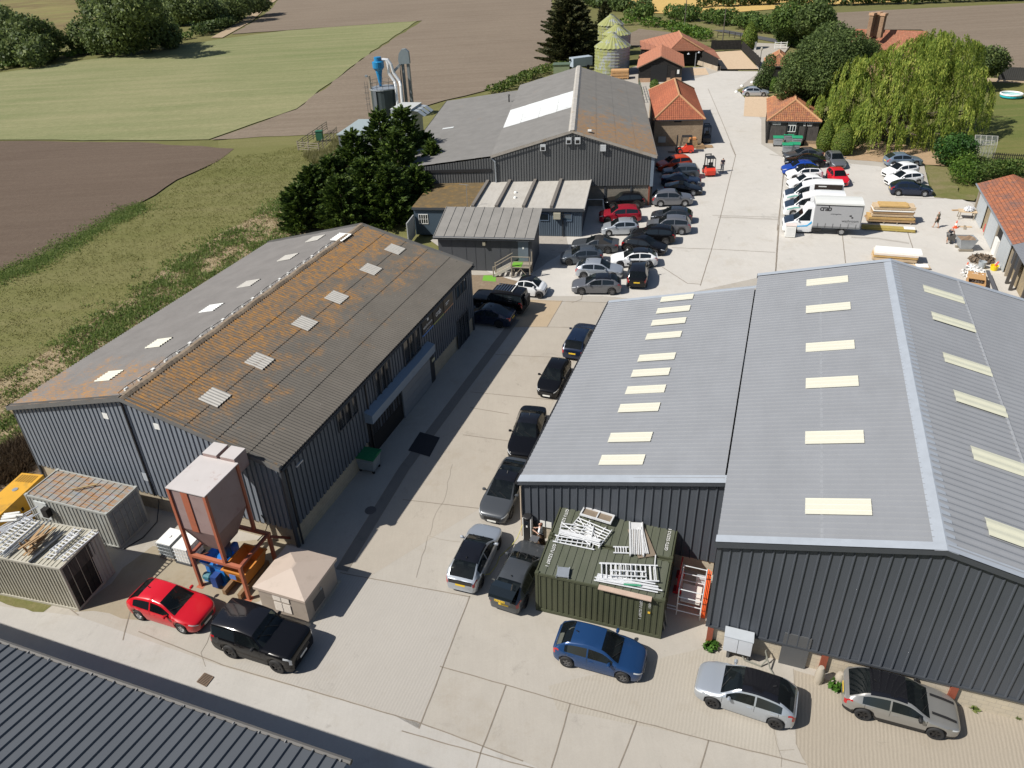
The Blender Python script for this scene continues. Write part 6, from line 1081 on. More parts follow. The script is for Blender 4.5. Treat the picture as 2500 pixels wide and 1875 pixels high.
# post and rail pen, lidded box
def rail_fence(lab, pts, h=1.2, n=3, m=None, post_gap=2.0, name='post_and_rail_fence', rails=.1):
 t = thing(name, lab, 'fence', pts[0]); m = m or wood_grey
 for a, b in zip(pts, pts[1:]):
  L = math.hypot(b[0] - a[0], b[1] - a[1]); f = Fr(a, math.atan2(b[1] - a[1], b[0] - a[0])); k = max(1, round(L / post_gap))
  for i in range(k + 1): MB(f).box(L * i / k - .06, L * i / k + .06, -.05, .05, 0, h + .08).build('post', m, t)
  for i in range(n): z = h * (i + 1) / n - .08; MB(f).box(0, L, -.07, -.05, z - rails / 2, z + rails / 2).build('rail', m, t)
 return t
rail_fence('weathered post and rail pen left of the grey plant room', [P('K', 550, 800), P('K', 290, 985), P('K', 480, 1000), P('K', 640, 850)], 1.3, 4)
gb_ = MB(Fr(P('K', 485, 890), 0)).box(-.5, .5, -.4, .4, 0, 1.3).box(-.55, .55, -.45, .45, 1.3, 1.38).build('green_box', mat('dark_green_box', (.02, .11, .06), .6)); tag(gb_, 'dark green box standing inside the post and rail pen', 'box')
# ============================================================= vehicles
#        L     W     H    WB    fo   nose  cowl(d,z)      wstop(d,z)   roof end(d,z)  tail(d,z)    rear z, wheel r
CT = {'hatch': (4.32, 1.80, 1.46, 2.65, .88, .69, (1.2, .96), (2.08, 1.405), (3.42, 1.40), (4.16, 1.02), .88, .325),
  'small': (4.05, 1.74, 1.47, 2.54, .82, .71, (1.06, .98), (1.86, 1.41), (3.26, 1.405), (3.92, 1.03), .9, .315),
  'city': (3.85, 1.70, 1.50, 2.47, .78, .74, (.98, 1.0), (1.76, 1.445), (3.18, 1.43), (3.76, 1.0), .88, .305),
  'suv': (4.48, 1.85, 1.64, 2.68, .90, .86, (1.22, 1.09), (2.0, 1.58), (3.9, 1.54), (4.36, 1.08), .95, .36),
  'saloon': (4.72, 1.84, 1.43, 2.84, .88, .70, (1.42, .95), (2.25, 1.37), (3.28, 1.37), (4.12, 1.05), .95, .335),
  'coupe': (4.63, 1.85, 1.38, 2.75, .90, .68, (1.45, .93), (2.28, 1.31), (3.15, 1.30), (4.0, 1.02), .93, .335),
  'fast': (4.70, 1.85, 1.44, 2.87, .85, .68, (1.18, .95), (2.15, 1.38), (2.95, 1.43), (4.38, 1.06), .98, .335),
  'estate': (4.75, 1.84, 1.47, 2.80, .90, .71, (1.35, .97), (2.15, 1.41), (4.1, 1.41), (4.6, 1.0), .9, .335),
  'sport': (4.38, 1.80, 1.28, 2.46, .95, .62, (1.50, .92), (2.2, 1.24), (2.75, 1.26), (3.75, .98), .82, .335),
  'boxy': (4.42, 1.98, 1.97, 2.587, .85, 1.12, (1.5, 1.25), (1.98, 1.86), (4.22, 1.9), (4.37, 1.22), 1.1, .40),
  'boxylong': (4.80, 1.98, 1.97, 3.02, .85, 1.12, (1.5, 1.25), (1.98, 1.86), (4.60, 1.9), (4.75, 1.22), 1.1, .40),
  'smart': (2.70, 1.66, 1.55, 1.873, .42, .80, (.52, 1.02), (1.12, 1.47), (2.3, 1.44), (2.58, 1.0), .9, .30),
  'van': (5.95, 2.0, 2.45, 3.6, 1.0, 1.0, (.95, 1.32), (1.72, 2.02), (5.8, 2.42), (5.9, 1.6), 1.5, .35),
  'cab': (2.75, 2.0, 2.75, 4.49, 1.0, 1.0, (.95, 1.32), (1.72, 2.02), (2.7, 2.7), (2.74, 1.6), 1.5, .35)}
tyre_m = mat('tyre', (.018, .018, .019), .8, var=.15); rim_s = mat('silver_rim', (.45, .46, .47), .3, .7, var=0); rim_k = mat('black_rim', (.02, .02, .022), .3, .2, var=0); rim_g = mat('grey_rim', (.16, .16, .165), .35, .6, var=0)
car_glass = mat('car_glass', (.010, .014, .017), .03, var=0, spec=.75); _g = bpy.data.materials.new('tinted_car_glass'); _g.use_nodes = True; _t = _g.node_tree; _tr = _t.nodes.new('ShaderNodeBsdfTransparent'); _tr.inputs[0].default_value = (.50, .56, .55, 1); _mx = _t.nodes.new('ShaderNodeMixShader'); _mx.inputs[0].default_value = .42
_p = _t.nodes['Principled BSDF']; _p.inputs['Base Color'].default_value = (.012, .016, .018, 1); _p.inputs['Roughness'].default_value = .03; _p.inputs['Specular IOR Level'].default_value = .8
_t.links.new(_tr.outputs[0], _mx.inputs[1]); _t.links.new(_p.outputs[0], _mx.inputs[2]); _t.links.new(_mx.outputs[0], _t.nodes['Material Output'].inputs[0]); screen_glass = _g
seat_m = mat('car_seat', (.045, .043, .042), .85, var=.1); dash_m = mat('dashboard', (.03, .03, .032), .7, var=0)
car_trim = mat('car_trim', (.016, .016, .017), .55, var=0); lamp_m = mat('headlamp', (.62, .65, .68), .12, .2, var=0, coat=.6); tail_m = mat('tail_lamp', (.36, .008, .012), .15, var=0, coat=.8)
pl_w = mat('white_plate', (.72, .72, .68), .5, var=0); pl_y = mat('yellow_plate', (.72, .48, .03), .5, var=0); chrome = mat('chrome', (.7, .7, .72), .12, .95, var=0)
def lerp_pts(pts, x):
 if x <= pts[0][0]: return pts[0][1]
 for (a, b), (c, d) in zip(pts, pts[1:]):
  if x <= c: t = (x - a) / (c - a) if c > a else 0; return b + (d - b) * t
 return pts[-1][1]
def hermite(pts):
 n = len(pts); m = []
 for i in range(n):
  if i == 0 or i == n - 1: j = 0 if i == 0 else n - 2; m.append((pts[j + 1][1] - pts[j][1]) / (pts[j + 1][0] - pts[j][0])); continue
  a = (pts[i][1] - pts[i - 1][1]) / (pts[i][0] - pts[i - 1][0]); b = (pts[i + 1][1] - pts[i][1]) / (pts[i + 1][0] - pts[i][0]); m.append(0 if a * b <= 0 else 2 * a * b / (a + b))
 def f(x):
  if x <= pts[0][0]: return pts[0][1]
  for i in range(n - 1):
   x0, x1 = pts[i][0], pts[i + 1][0]
   if x <= x1:
    h = x1 - x0; t = (x - x0) / h; t2, t3 = t * t, t ** 3
    return (2 * t3 - 3 * t2 + 1) * pts[i][1] + (t3 - 2 * t2 + t) * h * m[i] + (-2 * t3 + 3 * t2) * pts[i + 1][1] + (t3 - t2) * h * m[i + 1]
  return pts[-1][1]
 return f
def wheel(fr, parent, x, y, r, sgn, rim, near, name='wheel'):
 w = MB(fr).lathe((x, y, r), [(r * .62, -.10), (r * .93, -.105), (r, -.07), (r, .07), (r * .93, .105), (r * .62, .10)], 20 if near else 14, 'y', False).build(name, tyre_m, parent, smooth=40)
 k = MB(fr); o = .085 * sgn; n = 20 if near else 12
 k.lathe((x, y, r), [(r * .64, o), (r * .58, o * .4), (0, o * .35)], n, 'y', False)
 for i in range(5):
  a = 2 * math.pi * i / 5 + .3; ca, sa = math.cos(a), math.sin(a); b = .045
  k.grid([[(x + ca * r * .1 - sa * b, y + o * 1.0, r + sa * r * .1 + ca * b), (x + ca * r * .1 + sa * b, y + o * 1.0, r + sa * r * .1 - ca * b)], [(x + ca * r * .63 - sa * b * .8, y + o * .95, r + sa * r * .63 + ca * b * .8), (x + ca * r * .63 + sa * b * .8, y + o * .95, r + sa * r * .63 - ca * b * .8)]])
 k.lathe((x, y, r), [(r * .64, o), (r * .64, o * 1.1), (r * .59, o * 1.05), (r * .58, o * .5)], n, 'y', False)
 k.build('rim', rim, w)
CARN = 0
def car(label, typ, colr, spec, rim=rim_s, roof=None, near=False, doors=4, trim=None, cat='car', group='parked cars', name='parked_car', seam=True, bonnet=None, boot_open=False, metal=.35, sideglass=None, plates=True, Lx=None, rear_lights=True, soft=None):
 L, W, H, WB, fo, nose, cowl, wst, re_, tail, rz, rw = CT[typ]
 if spec[0] == 'w':
  _, k, fx, fy, rx, ry, side = spec; f, r_ = P(k, fx, fy, .03), P(k, rx, ry, .03); d = Vector((f[0] - r_[0], f[1] - r_[1])).normalized()
  n = Vector((-d.y, d.x)) if side == 'R' else Vector((d.y, -d.x)); c = Vector(((f[0] + r_[0]) / 2, (f[1] + r_[1]) / 2)) + n * (W / 2 - .1); hd = math.atan2(d.y, d.x)
 elif spec[0] == 'a':
  _, end, k, x, y, hdg = spec; p = P(k, x, y, .03); hd = R(hdg); d = Vector((math.cos(hd), math.sin(hd))); c = Vector(p[:2]) + d * (-(fo + WB / 2) if end == 'F' else (L - fo - WB / 2))
 else:
  _, k, x, y, hdg, side = spec; p = P(k, x, y, .03); hd = R(hdg); d = Vector((math.cos(hd), math.sin(hd))); n = Vector((-d.y, d.x)) if side == 'R' else Vector((d.y, -d.x)); c = Vector(p[:2]) - d * (fo + WB / 2) + n * W / 2
 fr = Fr(c, hd, .036); t = thing(name, label, cat, (c.x, c.y), group); X = lambda dd: WB / 2 + fo - dd
 top = hermite([(0, nose * .86), (.04, nose * .95), (.16, nose * 1.05), (cowl[0] * .55, (nose * 1.08 + cowl[1]) / 2), cowl, wst, ((wst[0] * .55 + re_[0] * .45), H), re_, tail, (L - .02, rz + (.04 if tail[0] < L - .3 else 0)), (L, rz)])
 zb0 = cowl[1] - .04
 belt = lambda dd: min(zb0 + .07 * max(0, min(1, (dd - cowl[0]) / (tail[0] - cowl[0]))), top(dd) - .05)
 zlo = .19 if typ not in ('boxy', 'boxylong', 'suv') else .24
 Ra = rw + .055; ax = (fo, fo + WB)
 def low(dd):
  z = zlo + (.05 * (1 - dd / .15) if dd < .15 else 0) + (.08 * (1 - (L - dd) / .3) if L - dd < .3 else 0)
  for a in ax:
   if abs(dd - a) < Ra: z = max(z, rw + math.sqrt(Ra ** 2 - (dd - a) ** 2))
  return z
 flat = typ in ('boxy', 'boxylong', 'van', 'cab')
 plan = hermite([(0, .80 if flat else .60), (.04, .88 if flat else .71), (.14, .94 if flat else .84), (.36, .985 if flat else .94), (.8, 1.0), (L - .6, 1.0), (L - .25, .985 if flat else .93), (L - .06, .97 if flat else .84), (L, .95 if flat else .74)])
 bp = wst[0] + (re_[0] - wst[0]) * (.42 if typ != 'smart' else .6); sw0 = cowl[0]; sw1 = re_[0] + (tail[0] - re_[0]) * (.35 if typ not in ('fast', 'saloon', 'coupe', 'sport') else .5)
 if typ in ('van', 'cab'): sw1 = 2.45; bp = 9
 if sideglass: sw1 = sideglass
 key = [0, .012, .04, .09, .16, .25, .36, .5, cowl[0], wst[0], re_[0], tail[0], sw1, bp - .035, bp + .035, L, L - .012, L - .04, L - .1, L - .18, L - .3]
 for a in ax:
  for q in range(-6, 7): key.append(a + Ra * math.sin(q * math.pi / 12))
 q = .5
 while q < L - .3: key.append(q); q += .16
 ds = []
 for q in sorted(k for k in key if 0 <= k <= L):
  if not ds or q - ds[-1] > .011: ds.append(q)
 V_, faces = [], {}
 NR = 19
 for dd in ds:
  w = W / 2 * plan(dd); zt, zl, zb = top(dd), low(dd), belt(dd); cf = max(0, min(1, (zt - zb - .05) / (H - zb0 - .08)))
  wr = w * (.87 - (.07 if flat else .17) * cf); h = zb - zl
  r6 = (wr, zt - .022 - .04 * cf); r4 = (w * .955, zb)
  ring = [(w * .93, zl), (w * .985, zl + .3 * h), (w, zl + .62 * h), (w * .985, zl + .9 * h), r4, (r4[0] + (r6[0] - r4[0]) * .84, r4[1] + (r6[1] - r4[1]) * .84), r6, (wr * .9, zt - .014), (wr * .5, zt), (0, zt + .003)]
  V_ += [(X(dd), y, z) for y, z in ring] + [(X(dd), -y, z) for y, z in ring[:-1][::-1]]
 for i in range(len(ds) - 1):
  dm = (ds[i] + ds[i + 1]) / 2; gl = min(top(ds[i]) - belt(ds[i]), top(ds[i + 1]) - belt(ds[i + 1]))
  for jj in range(NR - 1):
   j = jj if jj < 9 else 17 - jj; sd = 'l' if jj < 9 else 'r'
   if j >= 7 and cowl[0] < dm < wst[0]: c_ = 'windscreen'
   elif j >= 7 and re_[0] + .03 < dm < tail[0] and typ not in ('van', 'cab'): c_ = 'rear_window'
   elif roof and j >= 6 and wst[0] - .01 <= dm <= re_[0] + .05: c_ = 'roof_panel'
   elif soft and j >= 4 and wst[0] + (0 if j > 5 else .5) < dm < tail[0]: c_ = 'roof_panel'
   elif j == 4 and sw0 < dm < sw1 and gl > .13 and not (bp - .036 < dm < bp + .036): c_ = ('window' if dm < bp else 'rear_side_window') + sd
   elif .012 < dm < .36 and (j == 3 or (j == 2 and dm < .1 and flat)): c_ = 'headlight' + sd
   elif .0 < L - dm < .26 and (j == 3 or (j == 2 and L - dm < .12)) and rear_lights: c_ = 'tail_light' + sd
   elif bonnet and j >= 4 and .1 < dm < cowl[0]: c_ = 'bonnet'
   elif trim and (j == 0 or (j == 1 and (abs(dm - ax[0]) < Ra + .03 or abs(dm - ax[1]) < Ra + .03) and False)): c_ = 'lower_trim'
   else: c_ = 'body'
   a, b = i * NR + jj, i * NR + jj + 1; faces.setdefault(c_, []).append((a, b, b + NR, a + NR))
 faces['body'] += [tuple(range(NR))[::-1], tuple(range((len(ds) - 1) * NR, len(ds) * NR))]
 for c_, fs in faces.items():
  used = sorted({v for f in fs for v in f}); ix = {v: i for i, v in enumerate(used)}; mb = MB(fr); mb.v = [V_[v] for v in used]; mb.f = [tuple(ix[v] for v in f) for f in fs]; mb.uv = []
  m = {'wi': screen_glass if c_ == 'windscreen' or near else car_glass, 're': screen_glass if near and c_ == 'rear_window' else car_glass, 'ro': roof or soft, 'he': lamp_m, 'ta': tail_m, 'bo': colr, 'lo': car_trim}[c_[:2]]
  if c_ == 'bonnet': m = bonnet
  nm = c_[:-1] if c_[-1] in 'lr' and c_ not in ('roof_panel',) and c_[:-1] in ('window', 'rear_side_window', 'headlight', 'tail_light') else c_
  o = mb.build(nm, m, t); o.data.shade_smooth(); o.data.set_sharp_from_angle(angle=R(32))
 MB(fr).box(X(L - .25), X(.25), -W / 2 + .22, W / 2 - .22, zlo - .02, .62).build('underbody', car_trim, t)
 if typ not in ('van',):
  zi = belt(wst[0]) - .18; MB(fr).box(X(min(L - .35, tail[0])), X(cowl[0] + .12), -W / 2 + .2, W / 2 - .2, .5, zi - .2).build('cabin_floor', dash_m, t); MB(fr).box(X(cowl[0] + .62), X(cowl[0] + .12), -W / 2 + .2, W / 2 - .2, zi - .2, zi + .02).build('dashboard', dash_m, t)
  for y in (-.37, .37):
   for q in ((wst[0] + .35,) if typ in ('smart', 'cab', 'sport') else (wst[0] + .3, wst[0] + 1.15)): MB(fr).beam((X(q), y, zi - .2), (X(q + .2), y, min(zi + .42, top(q + .2) - .12)), .48, .13, (1, 0, 0)).build('seat', seat_m, t)
 if typ != 'cab':
  for a in ax:
   for s in (1, -1): wheel(fr, t, X(a), s * (W / 2 - .115), rw, s, rim, near)
 mx = cowl[0] + .38
 for s in (1, -1):
  z = belt(mx) + .09; y = W / 2 * .97
  MB(fr).lathe((X(mx), s * (y + .1), z), [(.0, -.11), (.07, -.1), (.085, -.02), (.07, .07), (.0, .09)], 8, 'y', False).beam((X(mx), s * (y - .06), z - .04), (X(mx), s * (y + .03), z - .02), .06, .04).build('door_mirror', colr if not trim else car_trim, t)
 gz = nose * .62
 MB(fr).box(X(-.012), X(.03), -W * .25, W * .25, gz - .1, gz + .1).build('grille', car_trim, t)
 if plates:
  MB(fr).box(X(-.022), X(-.011), -.26, .26, gz - .2, gz - .09).build('front_plate', pl_w, t)
  if typ not in ('van', 'cab'): MB(fr).box(X(L + .012), X(L - .02), -.26, .26, rz - .3, rz - .19).build('rear_plate', pl_y, t)
 if near:
  wq = lambda dd, f: (X(dd), W / 2 * plan(dd) * (1.004 if f < .5 else .99), 0)
  for dd in ([bp] + ([cowl[0] + .1, sw1 - .1] if doors == 4 else [cowl[0] + .1])):
   for s in (1, -1):
    zl, zb = max(low(dd), .3), belt(dd); h = zb - zl
    pr = [(.93, 0), (.985, .3), (1.0, .62), (.985, .9), (.957, 1)]
    MB(fr).grid([[(X(dd - .007), s * (W / 2 * plan(dd) * a + .002), zl + b * h), (X(dd + .007), s * (W / 2 * plan(dd) * a + .002), zl + b * h)] for a, b in pr[1:]]).build('door_seam', car_trim, t)
  for dd in ([bp - .2, sw1 - .3] if doors == 4 else [bp - .15]):
   for s in (1, -1): MB(fr).box(X(dd + .1), X(dd - .1), *sorted((s * (W / 2 * .985), s * (W / 2 * .985 + .03))), belt(dd) - .15, belt(dd) - .12).build('door_handle', colr, t)
  for s in (.45, -.1): MB(fr).beam((X(cowl[0] + .02), s, top(cowl[0]) + .035), (X(cowl[0] + .3), s - .5, top(cowl[0] + .3) + .02), .02).build('wiper', car_trim, t)
 if typ not in ('van', 'cab', 'sport'): MB(fr).beam((X(re_[0] - .25), 0, top(re_[0] - .25)), (X(re_[0] - .12), 0, top(re_[0] - .25) + .09), .03).build('roof_aerial', car_trim, t)
 return t, fr, X
# ---- paints
pt = {'red': paint('car_red', (.52, .006, .016)), 'black': mat('car_black', (.005, .005, .006), .16, var=0, coat=.12, spec=.35), 'blue': paint('car_mid_blue', (.014, .052, .15), .25, .3), 'silver': paint('car_silver', (.44, .475, .52), .3, .55), 'warm_silver': paint('car_warm_silver', (.33, .325, .31), .3, .55),
  'grey': paint('car_grey', (.085, .092, .10), .28, .45), 'dgrey': paint('car_dark_grey', (.032, .036, .043), .25, .35), 'mgrey': paint('car_mid_grey', (.17, .175, .19), .3, .5), 'navy': paint('car_navy', (.01, .018, .042), .22, .2), 'white': paint('car_white', (.76, .77, .78), .3), 'dred': paint('car_dark_red', (.30, .008, .022), .25, .2),
  'orange': paint('car_orange_red', (.55, .06, .015), .3, .2), 'rblue': paint('car_royal_blue', (.012, .06, .36), .25, .2), 'iceblue': paint('car_ice_blue', (.22, .29, .38), .3, .5), 'bgrey': paint('car_blue_grey', (.075, .09, .11), .28, .45)}
blk_roof = paint('black_roof', (.008, .008, .01), .12); soft_k = mat('fabric_roof', (.018, .017, .017), .9, var=.2, scale=8); soft_b = mat('brown_fabric_roof', (.10, .085, .06), .9, var=.2, scale=8)
near_cars = dict(near=True)
car('bright red hatchback parked in front of the orange legged hopper', 'hatch', pt['red'], ('w', 'X', 448.5, 1544.3, 345.4, 1511.8, 'R'), rim_s, near=True)
t4, f4, X4 = car('short black off roader with black wheels beside the beige kiosk', 'boxy', pt['black'], ('w', 'X', 681.5, 1640.4, 567.6, 1603.8, 'R'), rim_k, near=True, doors=2, trim=True, roof=blk_roof)
MB(f4).box(X4(4.42), X4(4.62), -.38, .38, .75, 1.5).build('spare_wheel_cover', pt['black'], t4)
car('mid blue hatchback parked alone in front of the olive container', 'small', pt['blue'], ('w', 'Y1', 1480, 1380, 415, 1085, 'R'), rim_g, near=True)
car('pale silver hatchback with a black roof and black wheels near the cabinet', 'small', pt['silver'], ('w', 'L', 105, 1040, 525, 1180, 'L'), rim_k, near=True, roof=blk_roof)
tm, fm2, Xm = car('grey silver estate hatchback with a black roof and bonnet stripes, nearest the bottom right corner', 'hatch', pt['warm_silver'], ('w', 'L', 1590, 1245, 1120, 1120, 'R'), rim_k, near=True, roof=blk_roof, trim=True)
for s in (-.42, .42): MB(fm2).grid([[(Xm(.18), s - .06, .765), (Xm(.18), s + .06, .765)], [(Xm(.55), s - .06, .868), (Xm(.55), s + .06, .868)], [(Xm(1.1), s - .06, .965), (Xm(1.1), s + .06, .965)]]).build('bonnet_stripe', car_trim, tm)
ti, fi, Xi = car('silver electric hatchback with a long black glass roof, charging beside the grey one', 'hatch', pt['silver'], ('w', 'Z6', 568, 905, 392, 1290, 'R'), rim_k, near=True, roof=blk_roof)
MB(fi).box(Xi(4.34), Xi(4.29), -.62, .62, .72, .93).build('black_tailgate_panel', blk_roof, ti); MB(fi).box(Xi(3.75), Xi(3.6), -.915, -.895, .82, 1.0).build('charge_flap', pt['silver'], ti)
tn, fn, Xn = car('dark grey electric hatchback with its boot lid raised beside the olive containers', 'hatch', pt['grey'], ('a', 'R', 'Z6', 622, 1572, 66), rim_k, near=True)
MB(fn).box(Xn(4.31), Xn(4.0), -.62, .62, .5, .98).build('open_boot', void_m, tn)
MB(fn).grid([[(Xn(3.70), -.62, 1.44), (Xn(3.70), .62, 1.44)], [(Xn(4.2), -.66, 1.62), (Xn(4.2), .66, 1.62)], [(Xn(4.62), -.62, 1.50), (Xn(4.62), .62, 1.50)], [(Xn(4.70), -.6, 1.36), (Xn(4.70), .6, 1.36)]]).grid([[(Xn(3.70), -.62, 1.38), (Xn(3.70), .62, 1.38)], [(Xn(4.2), -.66, 1.55), (Xn(4.2), .66, 1.55)], [(Xn(4.60), -.62, 1.44), (Xn(4.60), .62, 1.44)], [(Xn(4.70), -.6, 1.33), (Xn(4.70), .6, 1.33)]]).build('raised_boot_lid', car_glass, tn)
lp = MB(fn).box(Xn(4.72), Xn(4.70), -.55, .55, 1.2, 1.40).build('boot_panel', pt['grey'], tn); MB(fn).box(Xn(4.735), Xn(4.722), -.27, .27, 1.24, 1.36).build('number_plate', pl_y, tn)
text_mesh('lettering', 'BL24 XGB', letter_k, tn, fn(Xn(4.738), 0, 1.30), Vector(fn(0, -1, 0)) - Vector(fn(0, 0, 0)), (0, 0, 1), .12)
MB(fn).box(Xn(-.05), Xn(.32), -.22, .22, .98, 1.05).build('charge_lid', pt['mgrey'], tn)
car('charcoal electric saloon facing the camera beside the corner of the steel lean to', 'fast', pt['grey'], ('a', 'F', 'Z6', 500, 668, 249.5), rim_g, near=True, roof=blk_roof)
car('black saloon facing the camera, half hidden by the lean to roof edge', 'saloon', pt['black'], ('a', 'F', 'D', 745, 362, 256), rim_k, near=True, roof=blk_roof)
car('black small hatchback with round headlamps facing the camera by the lean to', 'city', pt['black'], ('a', 'F', 'C', 1752, 1315, 249), rim_k, near=True)
car('dark blue estate with a yellow plate, facing away beside the lean to roof', 'estate', pt['navy'], ('a', 'R', 'C', 1925, 1058, 69), rim_k, near=True)
ms = dict(near=True)
car('grey hatchback with a dark glass roof, nearest car of the yard rows', 'hatch', pt['mgrey'], ('w', 'Z1', 522, 1178, 1047, 1182, 'L'), rim_g, roof=blk_roof, near=True)
car('white hatchback with half its roof black glass in the yard rows', 'hatch', pt['white'], ('w', 'Z1', 1205, 695, 1728, 692, 'L'), rim_g, roof=blk_roof, near=True)
car('silver hatchback facing right behind the nearest grey hatchback', 'hatch', pt['silver'], ('w', 'Z1', 1075, 905, 555, 888, 'R'), rim_g)
car('black rear facing off roader with a yellow plate beside the grey hatchback', 'suv', pt['black'], ('a', 'R', 'Z1', 1498, 1098, 77), rim_k, roof=blk_roof, near=True)
car('dark grey three door hatchback at the left end of the yard rows', 'small', pt['bgrey'], ('w', 'Z1', 297, 648, 760, 640, 'L'), rim_k, doors=2)
car('grey convertible with a black fabric roof', 'coupe', pt['grey'], ('w', 'Z1', 470, 420, 997, 440, 'L'), rim_g, soft=soft_k, doors=2)
car('black hatchback facing right between the convertible and the white hatchback', 'hatch', pt['black'], ('w', 'Z1', 1862, 482, 1335, 415, 'R'), rim_k)
car('black compact off roader facing left in front of the black hatchback', 'suv', pt['black'], ('w', 'Z2', 955, 1150, 1438, 1172, 'L'), rim_g)
car('mid grey crossover with pale multi spoke wheels', 'suv', pt['mgrey'], ('w', 'Z2', 1270, 965, 1742, 978, 'L'), rim_s)
car('dark grey hatchback mostly hidden behind the mid grey crossover', 'hatch', pt['dgrey'], ('w', 'Z2', 1335, 750, 1800, 772, 'L'), rim_s)
car('small silver hatchback beside the dark red off roader', 'city', pt['silver'], ('w', 'Z2', 362, 1000, 838, 990, 'L'), rim_s)
car('dark red off roader facing left in the yard rows', 'suv', pt['dred'], ('w', 'Z2', 345, 765, 828, 752, 'L'), rim_k)
car('glossy black off roader in front of the white plastic chairs', 'suv', pt['black'], ('w', 'Z2', 428, 490, 908, 470, 'L'), rim_g)
car('grey crossover facing right with its boot lid up beside the steel post', 'suv', pt['mgrey'], ('w', 'Z2', 1826, 430, 1362, 438, 'R'), rim_s)
car('black convertible sports car with a brownish fabric roof', 'sport', pt['black'], ('w', 'Z3', 1112, 1188, 610, 1165, 'R'), rim_s, soft=soft_b, doors=2)
car('dark navy sports coupe between the black convertible and a grey off roader', 'coupe', pt['navy'], ('w', 'Z3', 1112, 985, 540, 965, 'R'), rim_s, doors=2)
car('blue grey off roader next in line to the orange red one', 'suv', pt['bgrey'], ('w', 'Z3', 520, 790, 1120, 785, 'L'), rim_s)
car('orange red crossover half in shade, last of the row near the forklifts', 'suv', pt['orange'], ('w', 'Z3', 410, 615, 990, 545, 'L'), rim_k)
car('tiny white two seater with a black roof by the wooden steps', 'smart', pt['white'], ('w', 'Z7', 1782, 692, 1272, 645, 'R'), rim_k, roof=blk_roof, doors=2, near=True)
tb, fb_, Xb = car('long black off roader with a white slatted roof rack beside the shed', 'boxylong', pt['black'], ('w', 'Z7', 330, 1010, 1085, 1112, 'L'), rim_k, trim=True)
MB(fb_).box(Xb(4.82), Xb(5.05), -.4, .4, .8, 1.6).build('spare_wheel', tyre_m, tb)
for i in range(7): MB(fb_).box(Xb(2.3 + i * .24), Xb(2.36 + i * .24), -.62, .62, 2.03, 2.06).build('rack_slat', chrome if i < 6 else white_p, tb)
for s in (-.64, .62): MB(fb_).box(Xb(3.9), Xb(2.2), s, s + .03, 1.98, 2.06).build('rack_rail', car_trim, tb)
for i in range(4): MB(fb_).box(Xb(3.6), Xb(3.9), 1.0, 1.03, 1.12 + i * .2, 1.15 + i * .2).build('ladder_rung', chrome if i else car_trim, tb)
car('dark blue fastback electric car in the shade at the corner of the lichen roofed shed', 'fast', pt['navy'], ('w', 'Z7', 60, 1320, 725, 1408, 'L'), rim_k, roof=blk_roof)
G2 = 'parked cars'
car('dark grey saloon nearest the green bins', 'saloon', pt['grey'], ('w', 'Z4', 345, 500, 1040, 470, 'L'), rim_g)
car('black saloon between the grey saloon and the royal blue hatchback', 'saloon', pt['black'], ('w', 'Z4', 335, 655, 1062, 668, 'L'), rim_s)
car('royal blue hatchback in the row by the black boarded barn', 'small', pt['rblue'], ('w', 'Z4', 290, 860, 900, 850, 'L'), rim_k)
car('white hatchback with a black roof beside the royal blue one', 'small', pt['white'], ('w', 'Z4', 400, 1015, 1060, 1000, 'L'), rim_k, roof=blk_roof)
car('plain white hatchback next to the first white van', 'small', pt['white'], ('w', 'Z4', 455, 1268, 1120, 1240, 'L'), rim_s)
car('grey hatchback facing the camera in front of the clipped bushes', 'hatch', pt['mgrey'], ('a', 'F', 'Z4', 1640, 722, 262), rim_g)
car('red small hatchback facing the camera behind the white vans', 'small', pt['red'], ('a', 'F', 'Z4', 1715, 1200, 264), rim_k)
car('pale ice blue hatchback under the drooping willow', 'hatch', pt['iceblue'], ('w', 'G', 1300, 700, 1122, 706, 'R'), rim_s)
car('upper white hatchback of the pair below the willow', 'small', pt['white'], ('w', 'G', 1098, 803, 1312, 778, 'L'), rim_s)
car('lower white hatchback of the pair, beside the navy one', 'small', pt['white'], ('w', 'G', 1122, 870, 1340, 852, 'L'), rim_s)
car('navy hatchback with silver wheels nearest the timber stacks', 'hatch', pt['navy'], ('w', 'G', 1377, 950, 1152, 942, 'R'), rim_s)
car('silver hatchback alone by the grass island and ivy bush', 'hatch', pt['silver'], ('w', 'N', 838, 565, 440, 565, 'R'), rim_s)
# ---- vans and the curtain sided lorry
vanw = paint('van_white', (.74, .75, .76), .35); vnavy = paint('van_navy', (.02, .03, .05), .3); teal = mat('teal_stripe', (.08, .5, .38), .4, var=0); cyan = mat('cyan_stripe', (.02, .4, .75), .4, var=0)
for lab, x, y, gr_ in (('white panel van with a dark bonnet and green stripe beside the plain white hatchback', 185, 348, True), ('high roofed white van with a dark bonnet, parked between a van and the lorry', 180, 520, False)):
 tv, fv_, Xv = car(lab, 'van', vanw, ('c', 'Z8', x, y, 164, 'L'), rim_s, cat='van', name='panel_van', group='white company vans', bonnet=vnavy, near=False)
 MB(fv_).grid([[(Xv(.3), 1.008, .78), (Xv(.3), 1.008, .86)], [(Xv(1.0), 1.012, .98), (Xv(1.0), 1.012, 1.07)], [(Xv(1.5), 1.012, 1.0), (Xv(1.5), 1.012, 1.08)]]).build('teal_stripe', teal, tv)
 if gr_: MB(fv_).box(Xv(5.7), Xv(2.9), .90, .945, 1.78, 2.3).build('side_graphic', mat('brown_graphic', (.035, .025, .02), .4), tv); MB(fv_).box(Xv(4.1), Xv(3.3), .945, .95, 2.05, 2.15).build('white_bar', white_p, tv)
